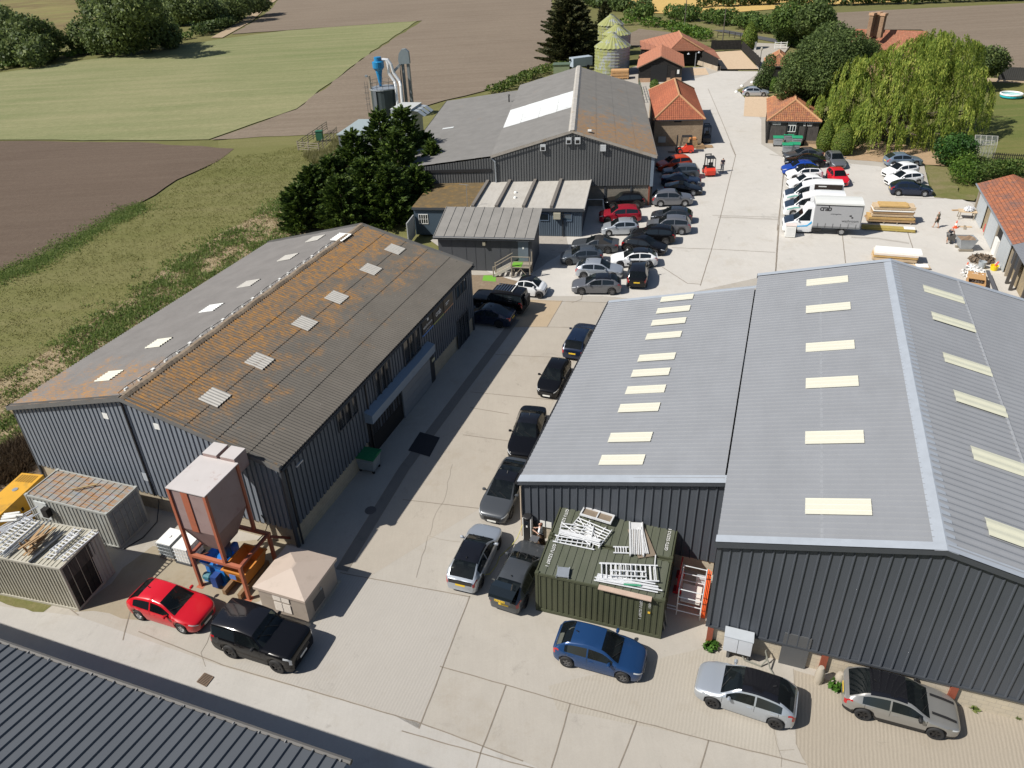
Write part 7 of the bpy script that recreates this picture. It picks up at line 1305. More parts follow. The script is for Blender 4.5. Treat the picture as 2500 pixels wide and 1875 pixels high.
fa = P('Z8', 1000, 782, .03); hd = R(164); dv = Vector((math.cos(hd), math.sin(hd))); nv_ = Vector((dv.y, -dv.x)); axr = Vector(fa[:2]) + nv_ * .88; fc = axr + dv * (4.49 + 1.0) + Vector((-dv.y, dv.x)) * 1.0
def lorry():
 global CT
 c = axr + dv * (4.49 / 2); fo = 1.0; WB = 4.49
 # reuse the van front for the cab: anchor so that its front axle falls on the lorry's
 front = c + dv * (WB / 2 + fo); px = None
 k = 'LORRY'; VW[k] = (0, 0, 1)
 global P
 oldP = P; P = lambda kk, x, y, h=0.0: (x, y, h) if kk == 'LORRY' else oldP(kk, x, y, h)
 r = car('white curtain sided lorry with grey curtains lettered crab and washroom', 'cab', vanw, ('a', 'F', 'LORRY', front.x, front.y, 164), rim_s, cat='lorry', name='curtain_lorry', group='white company vans', bonnet=vnavy, rear_lights=False)
 P = oldP; return r
tl_, fl2, Xl = lorry(); WBl = 4.49; fo_ = 1.0
for a in (fo_, fo_ + WBl):
 for s in (1, -1): wheel(fl2, tl_, Xl(a), s * .88, .36, s, rim_s, True)
MB(fl2).box(Xl(7.0), Xl(2.4), -.45, .45, .55, .78).build('chassis', car_trim, tl_); curt = mat('grey_curtain', (.33, .335, .345), .55, var=.05, scale=1)
b0, b1, bz0, bz1 = 2.72, 7.05, .85, 3.15
MB(fl2).box(Xl(b1), Xl(b0), -1.08, 1.08, bz0 - .12, bz0 + .04).build('floor_frame', mat('lorry_frame', (.16, .165, .17), .6), tl_); MB(fl2).box(Xl(b1), Xl(b0), -1.07, 1.07, bz0 + .05, bz1 - .1).build('curtain', curt, tl_)
MB(fl2).box(Xl(b1 + .04), Xl(b0 - .02), -1.12, 1.12, bz1 - .1, bz1 + .05).grid([[(Xl(dd), -1.1, bz1 + .051), (Xl(dd), -.4, bz1 + .16), (Xl(dd), .4, bz1 + .16), (Xl(dd), 1.1, bz1 + .051)] for dd in (b0, b1)]).build('roof', mat('lorry_roof', (.62, .63, .61), .5, var=.05), tl_)
MB(fl2).box(Xl(b1), Xl(b0), 1.07, 1.09, bz1 - .2, bz1 - .13).build('top_track', black_p, tl_); MB(fl2).box(Xl(b1 + .03), Xl(b1 - .06), -1.1, 1.1, bz0 - .1, bz1).build('rear_frame', mat('lorry_frame', ()), tl_)
for i in range(6): dd = b0 + .45 + i * .7; MB(fl2).box(Xl(dd + .02), Xl(dd - .02), 1.07, 1.085, bz0 - .1, bz0 + .35).build('curtain_strap', black_p, tl_)
Ul = Vector(fl2(-1, 0, 0)) - Vector(fl2(0, 0, 0)); tx = lambda s, dd, z, sz, **k: text_mesh('lettering', s, letter_k, tl_, fl2(Xl(dd), 1.078, z), Ul, (0, 0, 1), sz, **k)
tx('crab', b0 + .95, 2.66, .72, sp=.85, bold=.02); tx('crabtogether', b0 + 1.95, 2.15, .19); tx('washroom', b0 + 3.35, 1.5, .36); tx('c o l l e c t i v e', b0 + 3.4, 1.27, .1)
MB(fl2).box(Xl(b0 + 3.4), Xl(b0 + 3.2), 1.07, 1.08, 1.95, 2.09).box(Xl(b0 + 3.56), Xl(b0 + 3.4), 1.07, 1.08, 1.78, 1.92).build('logo_squares', letter_k, tl_)
MB(fl2).grid([[(Xl(.3), 1.01, .76), (Xl(.3), 1.01, .86)], [(Xl(1.3), 1.016, .72), (Xl(1.3), 1.016, .80)], [(Xl(2.2), 1.016, .78), (Xl(2.2), 1.016, .92)], [(Xl(2.6), 1.0, 1.1), (Xl(2.6), 1.0, 1.35)]]).build('cyan_stripe', cyan, tl_)
MB(fl2).box(Xl(3.6), Xl(2.7), .6, 1.0, .35, .75).build('side_locker', car_trim, tl_)
# ---- forklifts
red_f = mat('forklift_red', (.62, .045, .02), .4, var=.08)
def forklift(lab, p, hd, body, bar=0):
 f = Fr(p, hd, .03); t = thing('forklift', lab, 'forklift', p, 'forklifts'); k = car_trim
 MB(f).grid([[(-1.25, y, .25), (-1.28, y, .75), (-1.05, y, 1.05), (-.3, y, 1.0), (.1, y, .55), (.75, y, .5), (.8, y, .2)] for y in (-.55, .55)]).face([(-1.25, -.55, .25), (-1.28, -.55, .75), (-1.05, -.55, 1.05), (-.3, -.55, 1.0), (.1, -.55, .55), (.75, -.55, .5), (.8, -.55, .2)]).face([(-1.25, .55, .25), (-1.28, .55, .75), (-1.05, .55, 1.05), (-.3, .55, 1.0), (.1, .55, .55), (.75, .55, .5), (.8, .55, .2)][::-1]).face([(-1.25, -.55, .25), (.8, -.55, .2), (.8, .55, .2), (-1.25, .55, .25)]).build('chassis', body, t)
 MB(f).box(-1.0, -.35, -.4, .4, 1.0, 1.12).build('engine_cover', k, t); MB(f).box(-.75, -.3, -.25, .25, 1.12, 1.22).box(-.85, -.72, -.25, .25, 1.2, 1.65).build('seat', black_p, t)
 for x, y in ((-1.0, .5), (-1.0, -.5), (.55, .5), (.55, -.5)): MB(f).beam((x, y, .9 if x < 0 else .5), (x + (.1 if x < 0 else -.25), y, 2.1), .07).build('guard_post', k, t)
 MB(f).box(-.95, .35, -.52, .52, 2.1, 2.15).build('overhead_guard', k, t); MB(f).tube([(.3, 0, .9), (.0, 0, 1.25)], .03, 6).lathe((-.02, 0, 1.27), [(.19, -.01), (.19, .02), (.15, .02), (.15, -.01), (.19, -.01)], 14, cap=False).build('steering', black_p, t)
 for y in (-.33, .33): MB(f).box(.9, 1.02, y - .05, y + .05, .1, 2.2).build('mast_rail', k, t)
 MB(f).box(.9, 1.0, -.33, .33, 2.1, 2.2).box(1.02, 1.1, -.5, .5, .3, .8).build('carriage', k, t)
 for y in (-.3, .3): MB(f).box(1.1, 2.1, y - .05, y + .05, .08, .13).build('fork', k, t)
 for x, r in ((.55, .33), (-.85, .26)):
  for s in (1, -1): wheel(f, t, x, s * (.52 if x > 0 else .45), r, s, body, False)
 return t
forklift('red forklift facing away in the middle of the yard beside the walking person', P('Z3', 1500, 660), R(88), red_f)
forklift('red forklift with its forks to the left in front of the tiled brick shed', P('H', 1360, 1375), R(172), red_f)
forklift('dark forklift in the shade at the right wall of the tiled brick shed', P('H', 1560, 1275), R(80), mat('forklift_dark', (.03, .032, .036), .5))
# ---- charging cables
cbl = mat('yellow_cable', (.45, .42, .12), .6, var=0)
c_ = MB().tube([P('Z6', 815, 660, .9), P('Z6', 760, 800, .4), P('Z6', 700, 880, .04), P('Z6', 580, 990, .04), P('Z6', 545, 1080, .04), P('Z6', 480, 1165, .1), P('Z6', 420, 1175, .35), P('Z6', 385, 1135, .75)], .022, 5).build('charging_cable', cbl); tag(c_, 'pale yellow charging cable running from the post to the silver electric car', 'cable')
# ============================================================= vegetation
rg_ = np.random.default_rng(11)
def m_leaf(name, c1, c2, tr=.25, nsc=.6, c3=None):
 m = bpy.data.materials.new(name); m.use_nodes = True; t = m.node_tree; b = t.nodes['Principled BSDF']; g = t.nodes.new('ShaderNodeNewGeometry'); n = t.nodes.new('ShaderNodeTexNoise'); n.inputs['Scale'].default_value = nsc; n.inputs['Detail'].default_value = 3
 t.links.new(g.outputs['Position'], n.inputs['Vector']); ad = t.nodes.new('ShaderNodeMath'); ad.operation = 'ADD'; sb = t.nodes.new('ShaderNodeMath'); sb.operation = 'MULTIPLY_ADD'; sb.inputs[1].default_value = .7; sb.inputs[2].default_value = -.35
 t.links.new(g.outputs['Random Per Island'], sb.inputs[0]); t.links.new(n.outputs[0], ad.inputs[0]); t.links.new(sb.outputs[0], ad.inputs[1])
 r = t.nodes.new('ShaderNodeValToRGB'); e = r.color_ramp.elements; e[0].position = .3; e[0].color = (*c1, 1); e[1].position = .75; e[1].color = (*c2, 1)
 if c3: q = e.new(.92); q.color = (*c3, 1)
 t.links.new(ad.outputs[0], r.inputs[0]); t.links.new(r.outputs[0], b.inputs['Base Color']); b.inputs['Roughness'].default_value = .6; b.inputs['Specular IOR Level'].default_value = .25
 tl = t.nodes.new('ShaderNodeBsdfTranslucent'); t.links.new(r.outputs[0], tl.inputs[0]); mx = t.nodes.new('ShaderNodeMixShader'); mx.inputs[0].default_value = tr; out = t.nodes['Material Output']
 t.links.new(b.outputs[0], mx.inputs[1]); t.links.new(tl.outputs[0], mx.inputs[2]); t.links.new(mx.outputs[0], out.inputs[0]); return m
def quads(c, ax, nr, ln, wd):
 """rhomb leaves: centre, long axis, rough normal, length, width arrays"""
 ax = ax / (np.linalg.norm(ax, axis=1, keepdims=True) + 1e-9); sd = np.cross(ax, nr); sd /= (np.linalg.norm(sd, axis=1, keepdims=True) + 1e-9)
 a = ax * (ln / 2)[:, None]; b = sd * (wd / 2)[:, None]
 return np.stack([c - a, c - a * .1 + b, c + a, c - a * .1 - b], 1)
def rdir(n): v = rg_.normal(size=(n, 3)); return v / np.linalg.norm(v, axis=1, keepdims=True)
def lift_w(pts):
 pts = np.array(pts, float); pts[:, 2] += SX * pts[:, 0] + SY * pts[:, 1]; return pts
def blobs(cl, n, size, shell=.55, flat=.0, droop=0.0, jit=.06):
 """leaves in ellipsoid clumps cl = [(x, y, z above ground, rx, ry, rz)]"""
 cl = np.array(cl, float); w_ = (cl[:, 3] * cl[:, 4] + cl[:, 3] * cl[:, 5] + cl[:, 4] * cl[:, 5]); k = rg_.choice(len(cl), n, p=w_ / w_.sum()); d = rdir(n); rr = shell + (1 - shell) * rg_.random(n) ** .6
 rr *= 1 + rg_.normal(size=n) * jit
 c = cl[k, :3] + d * cl[k, 3:] * rr[:, None]; c = c[c[:, 2] > .02]; d = d[cl[k, 2] + d[:, 2] * cl[k, 5] * rr > .02]; n = len(c)
 c = lift_w(c); ax = rdir(n) * .9 + d * .5; ax[:, 2] -= droop; s = size * (.6 + .8 * rg_.random(n)); return quads(c, ax, d + rdir(n) * .7, s, s * .62)
def limb_mesh(fr_pts, r0, r1, name, m, parent): return MB().tube(fr_pts, r0, 7, r2=r1).build(name, m, parent, smooth=50)
bark_m = mat('tree_bark', (.09, .07, .05), .9, var=.35, scale=4)
def px_h(b, t):
 """height of a thing whose foot is at pixel b and top at pixel t (x, y in the photograph)"""
 g = at(*b); lo, hi = 0.0, 60.0
 for _ in range(40):
  m = (lo + hi) / 2; q = Vector((g[0], g[1], m + G(g[0], g[1]) - CAMH)); c, s = math.cos(PITCH), math.sin(PITCH); dp = q.y * c - q.z * s; u = q.y * s + q.z * c; uu = -q.x * math.sin(ROLL) + u * math.cos(ROLL)
  if 937.5 - FPX * uu / dp > t[1]: lo = m
  else: hi = m
 return g, lo
def PX(k, x, y): a, b, s = VW[k]; return (a + s * x, b + s * y)
# --- conifers
lf_con = m_leaf('conifer_leaves', (.03, .056, .012), (.10, .155, .026), .25, 1.0, (.19, .26, .045)); lf_con2 = m_leaf('dark_conifer_leaves', (.035, .042, .016), (.085, .092, .034), .2, .9, (.15, .12, .05))
def conifer(label, base, h, rad, m, nf=110, per=42, size=.30, group=None, up=.45, low=.06, powr=.8, name='conifer', jr=(.75, 1.12)):
 t = thing(name, label, 'tree', base, group); g = np.array([base[0], base[1], 0])
 limb_mesh([(base[0], base[1], 0), (base[0] + .1, base[1], h * .5), (base[0], base[1], h * .93)], .22, .05, 'trunk', bark_m, t); Q = []
 for i in range(nf):
  f = low + (1 - low) * (i / nf) ** .85; z = h * f; R_ = rad * max(.05, (1 - f)) ** powr * rg_.uniform(*jr); a = i * 2.39996 + rg_.uniform(-.4, .4); ln = max(.5, R_ * .75)
  d = np.array([math.cos(a), math.sin(a), up]); d /= np.linalg.norm(d); st = g + np.array([math.cos(a) * (R_ - ln), math.sin(a) * (R_ - ln), z - up * ln * .6]); n = int(per * (.5 + ln / 2)); s = rg_.random(n) ** .7
  wd = .34 * (1.15 - s) * min(1.6, ln * .8); c = st + d * (s * ln * 1.15)[:, None] + rdir(n) * wd[:, None]; c[:, 2] = np.maximum(c[:, 2], .1)
  ax = d + rdir(n) * .55; sz = size * (.6 + .8 * rg_.random(n)); Q.append(quads(lift_w(c), ax, rdir(n) + np.array([0, 0, .6]), sz * 1.25, sz * .5))
 n = 40; z = h * (.9 + .14 * rg_.random(n)); Q.append(quads(lift_w(g + np.stack([rg_.normal(size=n) * .08, rg_.normal(size=n) * .08, z], 1)), rdir(n) * .3 + np.array([0, 0, 1.]), rdir(n), np.full(n, size * 1.2), np.full(n, size * .4)))
 array_mesh('crown', m, np.concatenate(Q), 4, t); return t
CG_ = 'conifers between the sheds'
for i, (bx_, by_, tx_, ty_, rad, lab) in enumerate(((885, 405, 1300, 600, 2.9, 'tallest conifer of the clump, right of its twin pointed top'), (838, 425, 1110, 625, 2.8, 'tall conifer of the clump standing against the filter house'), (925, 392, 1500, 830, 2.3, 'conifer of the clump touching the left edge of the lean to roof'), (780, 440, 830, 810, 2.8, 'conifer of the clump in front of the grey plant room'),
             (870, 445, 1240, 800, 2.8, 'conifer in the shaded heart of the clump'), (940, 425, 1565, 900, 1.8, 'small dark conifer closest to the mossy roofed annexe'), (730, 452, 560, 1040, 2.7, 'conifer of the clump with a broad low top'), (690, 475, 400, 1130, 2.5, 'conifer of the clump on its left slope'), (800, 475, 950, 1060, 2.8, 'conifer of the clump at its near side behind the lichen roofed shed'),
             (655, 490, 230, 1290, 2.2, 'leftmost conifer of the clump near the grassy bank'), (745, 490, 640, 1220, 2.5, 'near conifer of the clump above the far shed ridge'), (850, 480, 1180, 1120, 2.6, 'conifer of the clump beside the shaded annexe wall'), (905, 462, 1400, 1130, 2.2, 'low conifer shading the mossy annexe roof'))):
 b = PX('W', bx_, by_); g, h = px_h(b, PX('K', tx_, ty_)); conifer(lab, g, max(4.0, h), rad * 1.38, lf_con, 185, 46, .36, CG_, .45, .02, .46, jr=(.6, 1.15))
g, h = px_h(PX('H', 310, 570), PX('H', 330, -40)); conifer('huge dark conifer left of the grain silos', g, h, 6.6, lf_con2, 300, 55, .5, None, .2, .03, .45, jr=(.5, 1.2))
g, h = px_h(PX('H', 420, 560), PX('H', 470, 20)); conifer('second dark conifer, merging with the huge one beside the silos', g, h, 4.6, lf_con2, 190, 50, .5, None, .2, .03, .5, jr=(.5, 1.2))
g, h = px_h(PX('H', 640, 440), PX('H', 680, 15)); conifer('slimmer dark conifer behind the grain silos', g, h, 3.6, lf_con2, 150, 45, .5, None, .25, .05, .7)
# --- the weeping willow
wl_m = m_leaf('willow_leaves', (.15, .22, .035), (.36, .42, .075), .5, .5, (.54, .56, .14))
wfront = P('I', 1290, 1225); gw = (wfront[0] + 1.5, wfront[1] + 9.5, 0); wt_ = thing('weeping_willow', 'huge yellow green weeping willow hanging over the parked cars', 'tree', gw)
limb_mesh([gw, (gw[0] + .3, gw[1], 3.0)], .8, .6, 'trunk', bark_m, wt_)
def at_depth(k, x, y, Y):
 """the point of the picture ray that lies at the given distance Y: x, Y and its height above the ground"""
 lo, hi = -5.0, 27.0
 for _ in range(40):
  m = (lo + hi) / 2
  if P(k, x, y, m)[1] > Y: lo = m
  else: hi = m
 return P(k, x, y, lo)
lob = []
for x, y, dy, rx, ry in ((1560, 262, 1.0, 2.6, 3.2), (1440, 310, 2.0, 2.4, 3), (1690, 300, 1.5, 2.6, 3.2), (1780, 330, 3.0, 2.0, 3.0), (1300, 350, 0, 2.2, 3.0), (1180, 420, 0, 2.4, 3), (1040, 440, -.5, 2.2, 2.8), (910, 500, 0, 2.0, 3.0), (1420, 450, -2, 3.0, 3), (1620, 470, -2, 3.0, 3), (1800, 500, 0, 2.4, 3), (1240, 560, -3, 2.8, 2.6),
      (1000, 600, -2, 2.6, 2.8), (800, 650, -1, 2.2, 2.6), (1480, 640, -4, 2.8, 2.4), (1720, 640, -3, 2.6, 2.6), (1880, 640, -.5, 1.5, 2.4), (660, 745, 1.5, 1.8, 2.2), (860, 780, -1.5, 2.2, 2.2), (1080, 790, -5, 2.4, 2.2), (1300, 800, -6, 2.4, 2.0), (1560, 800, -6, 2.4, 2.0), (1780, 790, -4, 2.2, 2.2), (1900, 800, -2, 1.2, 2.0),
      (1010, 940, -6.5, 1.7, 1.8), (1180, 960, -7.5, 1.9, 1.8), (1400, 980, -8.2, 2.0, 1.6), (1580, 970, -7.5, 1.7, 1.6), (1750, 930, -5, 1.5, 1.8), (935, 870, -3.5, 1.6, 1.6), (740, 790, 0, 1.6, 2), (1280, 690, -4.5, 2.4, 2.2)):
 p = at_depth('I', x, y, gw[1] + dy); lob.append((p[0], p[1], p[2] - .9, rx * .88, ry * .8, 1.3))
 limb_mesh([(gw[0], gw[1], 2.6), ((gw[0] + p[0]) / 2, (gw[1] + p[1]) / 2, p[2] * .6), (p[0], p[1], p[2] - 1.0)], .26, .06, 'limb', bark_m, wt_)
Q = []
for (x, y, z, rx, ry, rz) in lob:
 for k in range(int(38 * rx * ry * rg_.uniform(.8, 1.1))):
  if k % 8 == 0: ta = rg_.uniform(0, 2 * math.pi); tr_ = math.sqrt(rg_.random()) if rg_.random() < .5 else rg_.uniform(.8, 1.1); tl_f = rg_.uniform(.6, 1.35)
  a = ta + rg_.normal() * .10; r = max(0, tr_ + rg_.normal() * .07); px_, py_ = x + rx * r * math.cos(a), y + ry * r * math.sin(a); z0 = z + rz * math.sqrt(max(0, 1 - min(1, r * r))) + rg_.uniform(-.3, .25); dl = min(z0 - .4, tl_f * rg_.uniform(1.3, 2.6) + 1.1 * r * rg_.random())
  n = max(4, int(dl / .2)); s = np.linspace(0, 1, n); out = .55 * (1 - np.exp(-3 * s)); c = np.stack([px_ + out * math.cos(a) + rg_.normal(size=n) * .06, py_ + out * math.sin(a) + rg_.normal(size=n) * .06, z0 - dl * s ** 1.15 + .25 * np.sin(s * 3.14) * (1 - s)], 1)
  ax = np.tile([.25 * math.cos(a), .25 * math.sin(a), -1.0], (n, 1)) + rg_.normal(size=(n, 3)) * .28; nr = np.tile([math.cos(a), math.sin(a), .25], (n, 1)) + rg_.normal(size=(n, 3)) * .5
  Q.append(quads(lift_w(c), ax, nr, rg_.uniform(.26, .52, n), rg_.uniform(.07, .15, n)))
array_mesh('crown', wl_m, np.concatenate(Q), 4, wt_)
# --- broadleaf trees and bushes: clumps given by picture position, height of the clump's middle, radius
def leafy(name, label, cat, base, clumps, m, dens, size, group=None, trunk=True, droop=.1, shell=.55):
 t = thing(name, label, cat, base, group); cl = []
 for k, x, y, h, r, *rest in clumps: p = P(k, x, y, h); rz = rest[0] if rest else r * .8; cl.append((p[0], p[1], max(h, rz * .9), r, r, rz))
 area = sum(c[3] * c[5] for c in cl); array_mesh('crown' if trunk else 'foliage', m, blobs(cl, int(area * dens), size, shell, droop=droop), 4, t)
 if trunk:
  b = (base[0], base[1], 0); zt = max(c[2] for c in cl) * .45; limb_mesh([b, (b[0] + .1, b[1], zt)], .32, .22, 'trunk', bark_m, t)
  for c in cl[:7]: limb_mesh([(b[0], b[1], zt * .8), ((b[0] + c[0]) / 2, (b[1] + c[1]) / 2, (zt + c[2]) / 2), c[:3]], .14, .04, 'limb', bark_m, t)
 return t
lf_ash = m_leaf('ash_leaves', (.06, .092, .028), (.135, .19, .055), .4, .5, (.21, .27, .09)); lf_hedge = m_leaf('hedge_leaves', (.06, .105, .025), (.13, .20, .045), .35, .6, (.13, .16, .035)); lf_sallow = m_leaf('sallow_leaves', (.075, .105, .04), (.16, .21, .065), .35, .35, (.23, .27, .09)); lf_top = m_leaf('yew_leaves', (.11, .16, .026), (.18, .25, .04), .35, .5, (.24, .20, .05))
lf_dark = m_leaf('dark_hedge_leaves', (.05, .08, .024), (.105, .15, .042), .3, .5, (.08, .11, .025)); lf_lime = m_leaf('lime_leaves', (.05, .10, .015), (.10, .18, .02), .25, .8, (.15, .22, .03))
leafy('ash_tree', 'dark green leafy tree behind the black boarded barn', 'tree', P('I', 640, 800), [('I', x, y, h, r) for x, y, h, r in ((730, 290, 11.5, 2.6), (850, 350, 11, 2.6), (620, 390, 10.5, 2.8), (950, 420, 9.5, 2.4), (720, 460, 9.6, 2.6), (540, 520, 8.6, 2.6), (850, 520, 8.6, 2.4), (450, 600, 7.2, 2.4), (640, 610, 7.4, 2.5), (400, 680, 5.6, 2.1), (520, 700, 5.2, 2.1), (620, 720, 5, 2.0), (760, 620, 7, 2.2), (430, 480, 8.6, 1.7), (1010, 380, 9.4, 1.7))], lf_ash, 760, .27)
leafy('round_tree', 'left one of two rounded trees by the lane above the ash tree', 'tree', P('I', 390, 235), [('I', 390, 130, 6, 3.6), ('I', 350, 170, 4.5, 2.6), ('I', 430, 190, 4, 3.0), ('I', 400, 250, 2, 3.0)], lf_hedge, 240, .6)
leafy('round_tree', 'right rounder one of two trees by the lane, above the ash tree', 'tree', P('I', 600, 250), [('I', 600, 130, 6.5, 3.8), ('I', 540, 160, 5.5, 3.2), ('I', 660, 160, 5.2, 3.0), ('I', 590, 210, 3.5, 3.6)], lf_ash, 240, .6)
leafy('lane_shrubs', 'low dark shrubs beneath the two rounded trees beside the lane', 'shrub', P('I', 440, 300), [('I', 360, 270, 1.5, 2.2), ('I', 430, 280, 1.6, 2.4), ('I', 500, 290, 1.6, 2.2), ('I', 470, 250, 2.2, 2.4)], lf_dark, 220, .5, trunk=False)
leafy('small_tree', 'rounded green tree at the right shoulder of the willow', 'tree', P('I', 1985, 590), [('I', 1960, 440, 4.6, 2.2), ('I', 2000, 480, 3.6, 2.2), ('I', 1930, 520, 2.8, 2.0), ('I', 1870, 430, 5, 1.8), ('I', 1850, 500, 4, 2.0)], lf_sallow, 300, .45)
leafy('dark_shrubs', 'dark shrubs in the shade below the willow beside the black boarded barn', 'shrub', P('I', 700, 1000), [('I', 690, 950, 1.6, 1.6), ('I', 760, 900, 2.0, 1.8), ('I', 660, 1010, 1.0, 1.2), ('I', 820, 960, 2.0, 1.6), ('I', 900, 1080, 1.2, 1.2)], lf_ash, 380, .3, trunk=False)
# clipped bushes: dense smooth crowns of tiny leaves
def topiary(label, k, bx_, by_, tx_, ty_, wpx, prof, m=lf_top, dens=900, size=.16, lean=0.0):
 g, h = px_h(PX(k, bx_, by_), PX(k, tx_, ty_)); q = PX(k, bx_ + wpx / 2, by_); r = math.hypot(*(np.array(at(*q)[:2]) - np.array(g[:2]))); t = thing('clipped_bush', label, 'bush', g, 'clipped bushes'); n = int(dens * r * h)
 pf = hermite(prof); f = rg_.random(n); a = rg_.uniform(0, 2 * math.pi, n); R_ = np.array([pf(x) for x in f]) * r * (.97 + .05 * rg_.random(n)); c = np.stack([g[0] + R_ * np.cos(a) + lean * f * h, g[1] + R_ * np.sin(a), f * h], 1); d = np.stack([np.cos(a), np.sin(a), f - .3], 1)
 s = size * (.7 + .6 * rg_.random(n)); array_mesh('foliage', m, quads(lift_w(c), rdir(n) + d * .2, d + rdir(n) * .45, s, s * .7), 4, t)
 MB(Fr(g, 0)).lathe((0, 0, 0), [(max(.02, pf(i / 14)) * r * .92, i / 14 * h * .97) for i in range(15)], 16).build('inner_growth', mat('bush_inside', (.06, .09, .018), .95, var=.2), t) if not lean else None
cone = [(0, .55), (.12, .82), (.3, 1.0), (.55, .88), (.8, .55), (.94, .25), (1, .02)]
topiary('left clipped cone bush beside the black boarded barn', 'I', 665, 1168, 720, 920, 135, cone); topiary('right fatter clipped bush behind the grey car facing the camera', 'I', 800, 1190, 815, 952, 180, cone)
topiary('tall clipped cone bush at the mouth of the drive', 'I', 85, 380, 105, 168, 125, cone, dens=260, size=.32); topiary('small clipped column bush beside the ivy covered one', 'I', 272, 705, 272, 596, 55, [(0, .5), (.2, .9), (.5, 1), (.85, .8), (1, .05)], lf_lime, 700)
topiary('round clipped bush peeping over the tiled brick shed ridge', 'H', 1095, 800, 1100, 712, 85, [(0, .7), (.3, 1), (.6, .95), (.85, .6), (1, .05)], lf_lime, 500)
leafy('ivy_bush', 'leaning ivy covered bush on the grass island by the drive', 'bush', P('I', 200, 670), [('I', x, y, h, r) for x, y, h, r in ((260, 455, 4.6, 1.0), (245, 500, 4.0, 1.3), (225, 560, 2.8, 1.5), (205, 610, 1.8, 1.6), (185, 650, .9, 1.6), (245, 620, 1.6, 1.3))], lf_dark, 520, .25, trunk=False)
# hedges
def hedge(label, pts, h, wd, m, dens=130, size=.35, cat='hedge', name='hedge', kind=None):
 """a clipped or wild hedge along flat-world points"""
 cl = []
 for a, b in zip(pts, pts[1:]):
  L = math.hypot(b[0] - a[0], b[1] - a[1]); n = max(1, int(L / (wd * .55)))
  for i in range(n): f = (i + rg_.uniform(0, 1)) / n; cl.append((a[0] + (b[0] - a[0]) * f + rg_.normal() * wd * .12, a[1] + (b[1] - a[1]) * f + rg_.normal() * wd * .12, h * .5, wd * .55 * rg_.uniform(.8, 1.2), wd * .55 * rg_.uniform(.8, 1.2), h * .55 * rg_.uniform(.75, 1.15)))
 t = thing(name, label, cat, pts[0]); area = sum(c[3] * c[5] for c in cl); array_mesh('foliage', m, blobs(cl, int(area * dens), size, .6), 4, t); return t
PH = lambda *q: [P('H', *a) for a in q]; PI_ = lambda *q: [P('I', *a) for a in q]; PJ = lambda *q: [P('J', *a) for a in q]
hedge('thick hedge from the shaded greenhouse corner down to the tiled range', PI_((1640, 1180), (1700, 1280), (1770, 1420), (1800, 1480)), 2.3, 2.6, lf_lime, 330, .22); hedge('clipped hedge running to the right behind the tiled range', PI_((1790, 1420), (1900, 1370), (2100, 1350), (2400, 1345)), 1.9, 1.7, lf_hedge, 300, .25)
leafy('laurel_shrub', 'spreading bright green shrub between the willow and the greenhouse', 'shrub', P('I', 1690, 1200), [('I', 1640, 1130, 2.2, 1.7), ('I', 1700, 1120, 2.6, 1.8), ('I', 1760, 1130, 2.0, 1.5), ('I', 1620, 1190, 1.2, 1.5)], m_leaf('laurel_leaves', (.025, .07, .015), (.06, .14, .025), .25, .7), 420, .28, trunk=False)
hedge('distant hedge along the foot of the wheat field', PH((500, 40), (700, 85), (900, 100), (1070, 102)), 3.2, 5, lf_dark, 46, 1.0); hedge('long dark hedge beyond the wheat edge on the right', PH((1500, 62), (1750, 52), (2212, 30)) + PI_((600, 38), (1200, 22), (2212, -8), (2700, -20)), 3.4, 4, lf_dark, 48, .9)
hedge('broad green hedge beside the lane behind the farm barns', PH((800, 190), (1000, 165), (1300, 165), (1600, 200), (1900, 245), (2212, 300)), 3.6, 6, lf_hedge, 56, .8); hedge('lower scrub band in front of the lane hedge', PH((830, 225), (1050, 230), (1300, 270), (1450, 330), (1600, 365)), 2.2, 4.5, lf_lime, 60, .6)
hedge('dark hedge bordering the lane to the right of the drive', PI_((0, 185), (150, 215), (300, 250), (340, 270)), 2.6, 3.2, lf_dark, 80, .6); hedge('low clipped hedge by the white gate', PI_((365, 362), (500, 355)), 1.3, 1.2, lf_hedge, 160, .35)
sh_ = m_leaf('tall_weeds_leaves', (.06, .10, .02), (.12, .17, .03), .3, .7, (.26, .24, .09))
hedge('tall weeds growing along the far left edge of the grey roofed barn', [P('E', *q) for q in ((760, 470), (900, 420), (1050, 340), (1200, 290), (1400, 240))], 1.5, 3.4, sh_, 150, .45, 'weeds', 'tall_weeds'); hedge('dry straw coloured growth below the dark conifers', PH((150, 560), (230, 540), (300, 560)), 1.4, 2.6, m_leaf('straw_leaves', (.26, .19, .09), (.34, .26, .13), .3), 90, .5, 'weeds', 'dry_growth')
# --- the sallows along the top left
def sallow(label, base, cl): leafy('sallow_tree', label, 'tree', base, [('J',) + c for c in cl], lf_sallow, 62, .95, 'sallows along the stream')
sallow('largest sallow clump at the top left edge of the pale field', P('J', 980, 400), [(900, 20, 13, 6), (1060, 30, 13, 6), (780, 130, 9, 6), (950, 140, 9.5, 6.5), (1120, 120, 9, 6), (650, 260, 5, 5), (780, 290, 4.5, 5.5), (940, 270, 5, 6), (1090, 250, 5, 6), (1200, 180, 6, 5), (1280, 260, 3.5, 4.5), (620, 330, 2.5, 4), (1320, 310, 2, 3)])
sallow('sallow clump at the left picture edge', P('J', 180, 490), [(60, 200, 8, 5), (200, 230, 7.5, 5), (320, 260, 6, 4.5), (50, 330, 4.5, 5), (190, 360, 4, 5), (310, 370, 3.5, 4.5), (420, 310, 3.5, 3.5), (90, 440, 2, 4), (250, 450, 2, 4), (-80, 300, 5, 6)])
sallow('dark sallow peeping in at the upper left corner', P('J', 10, 200), [(0, 130, 6, 5), (60, 160, 4, 4), (-60, 150, 6, 6)])
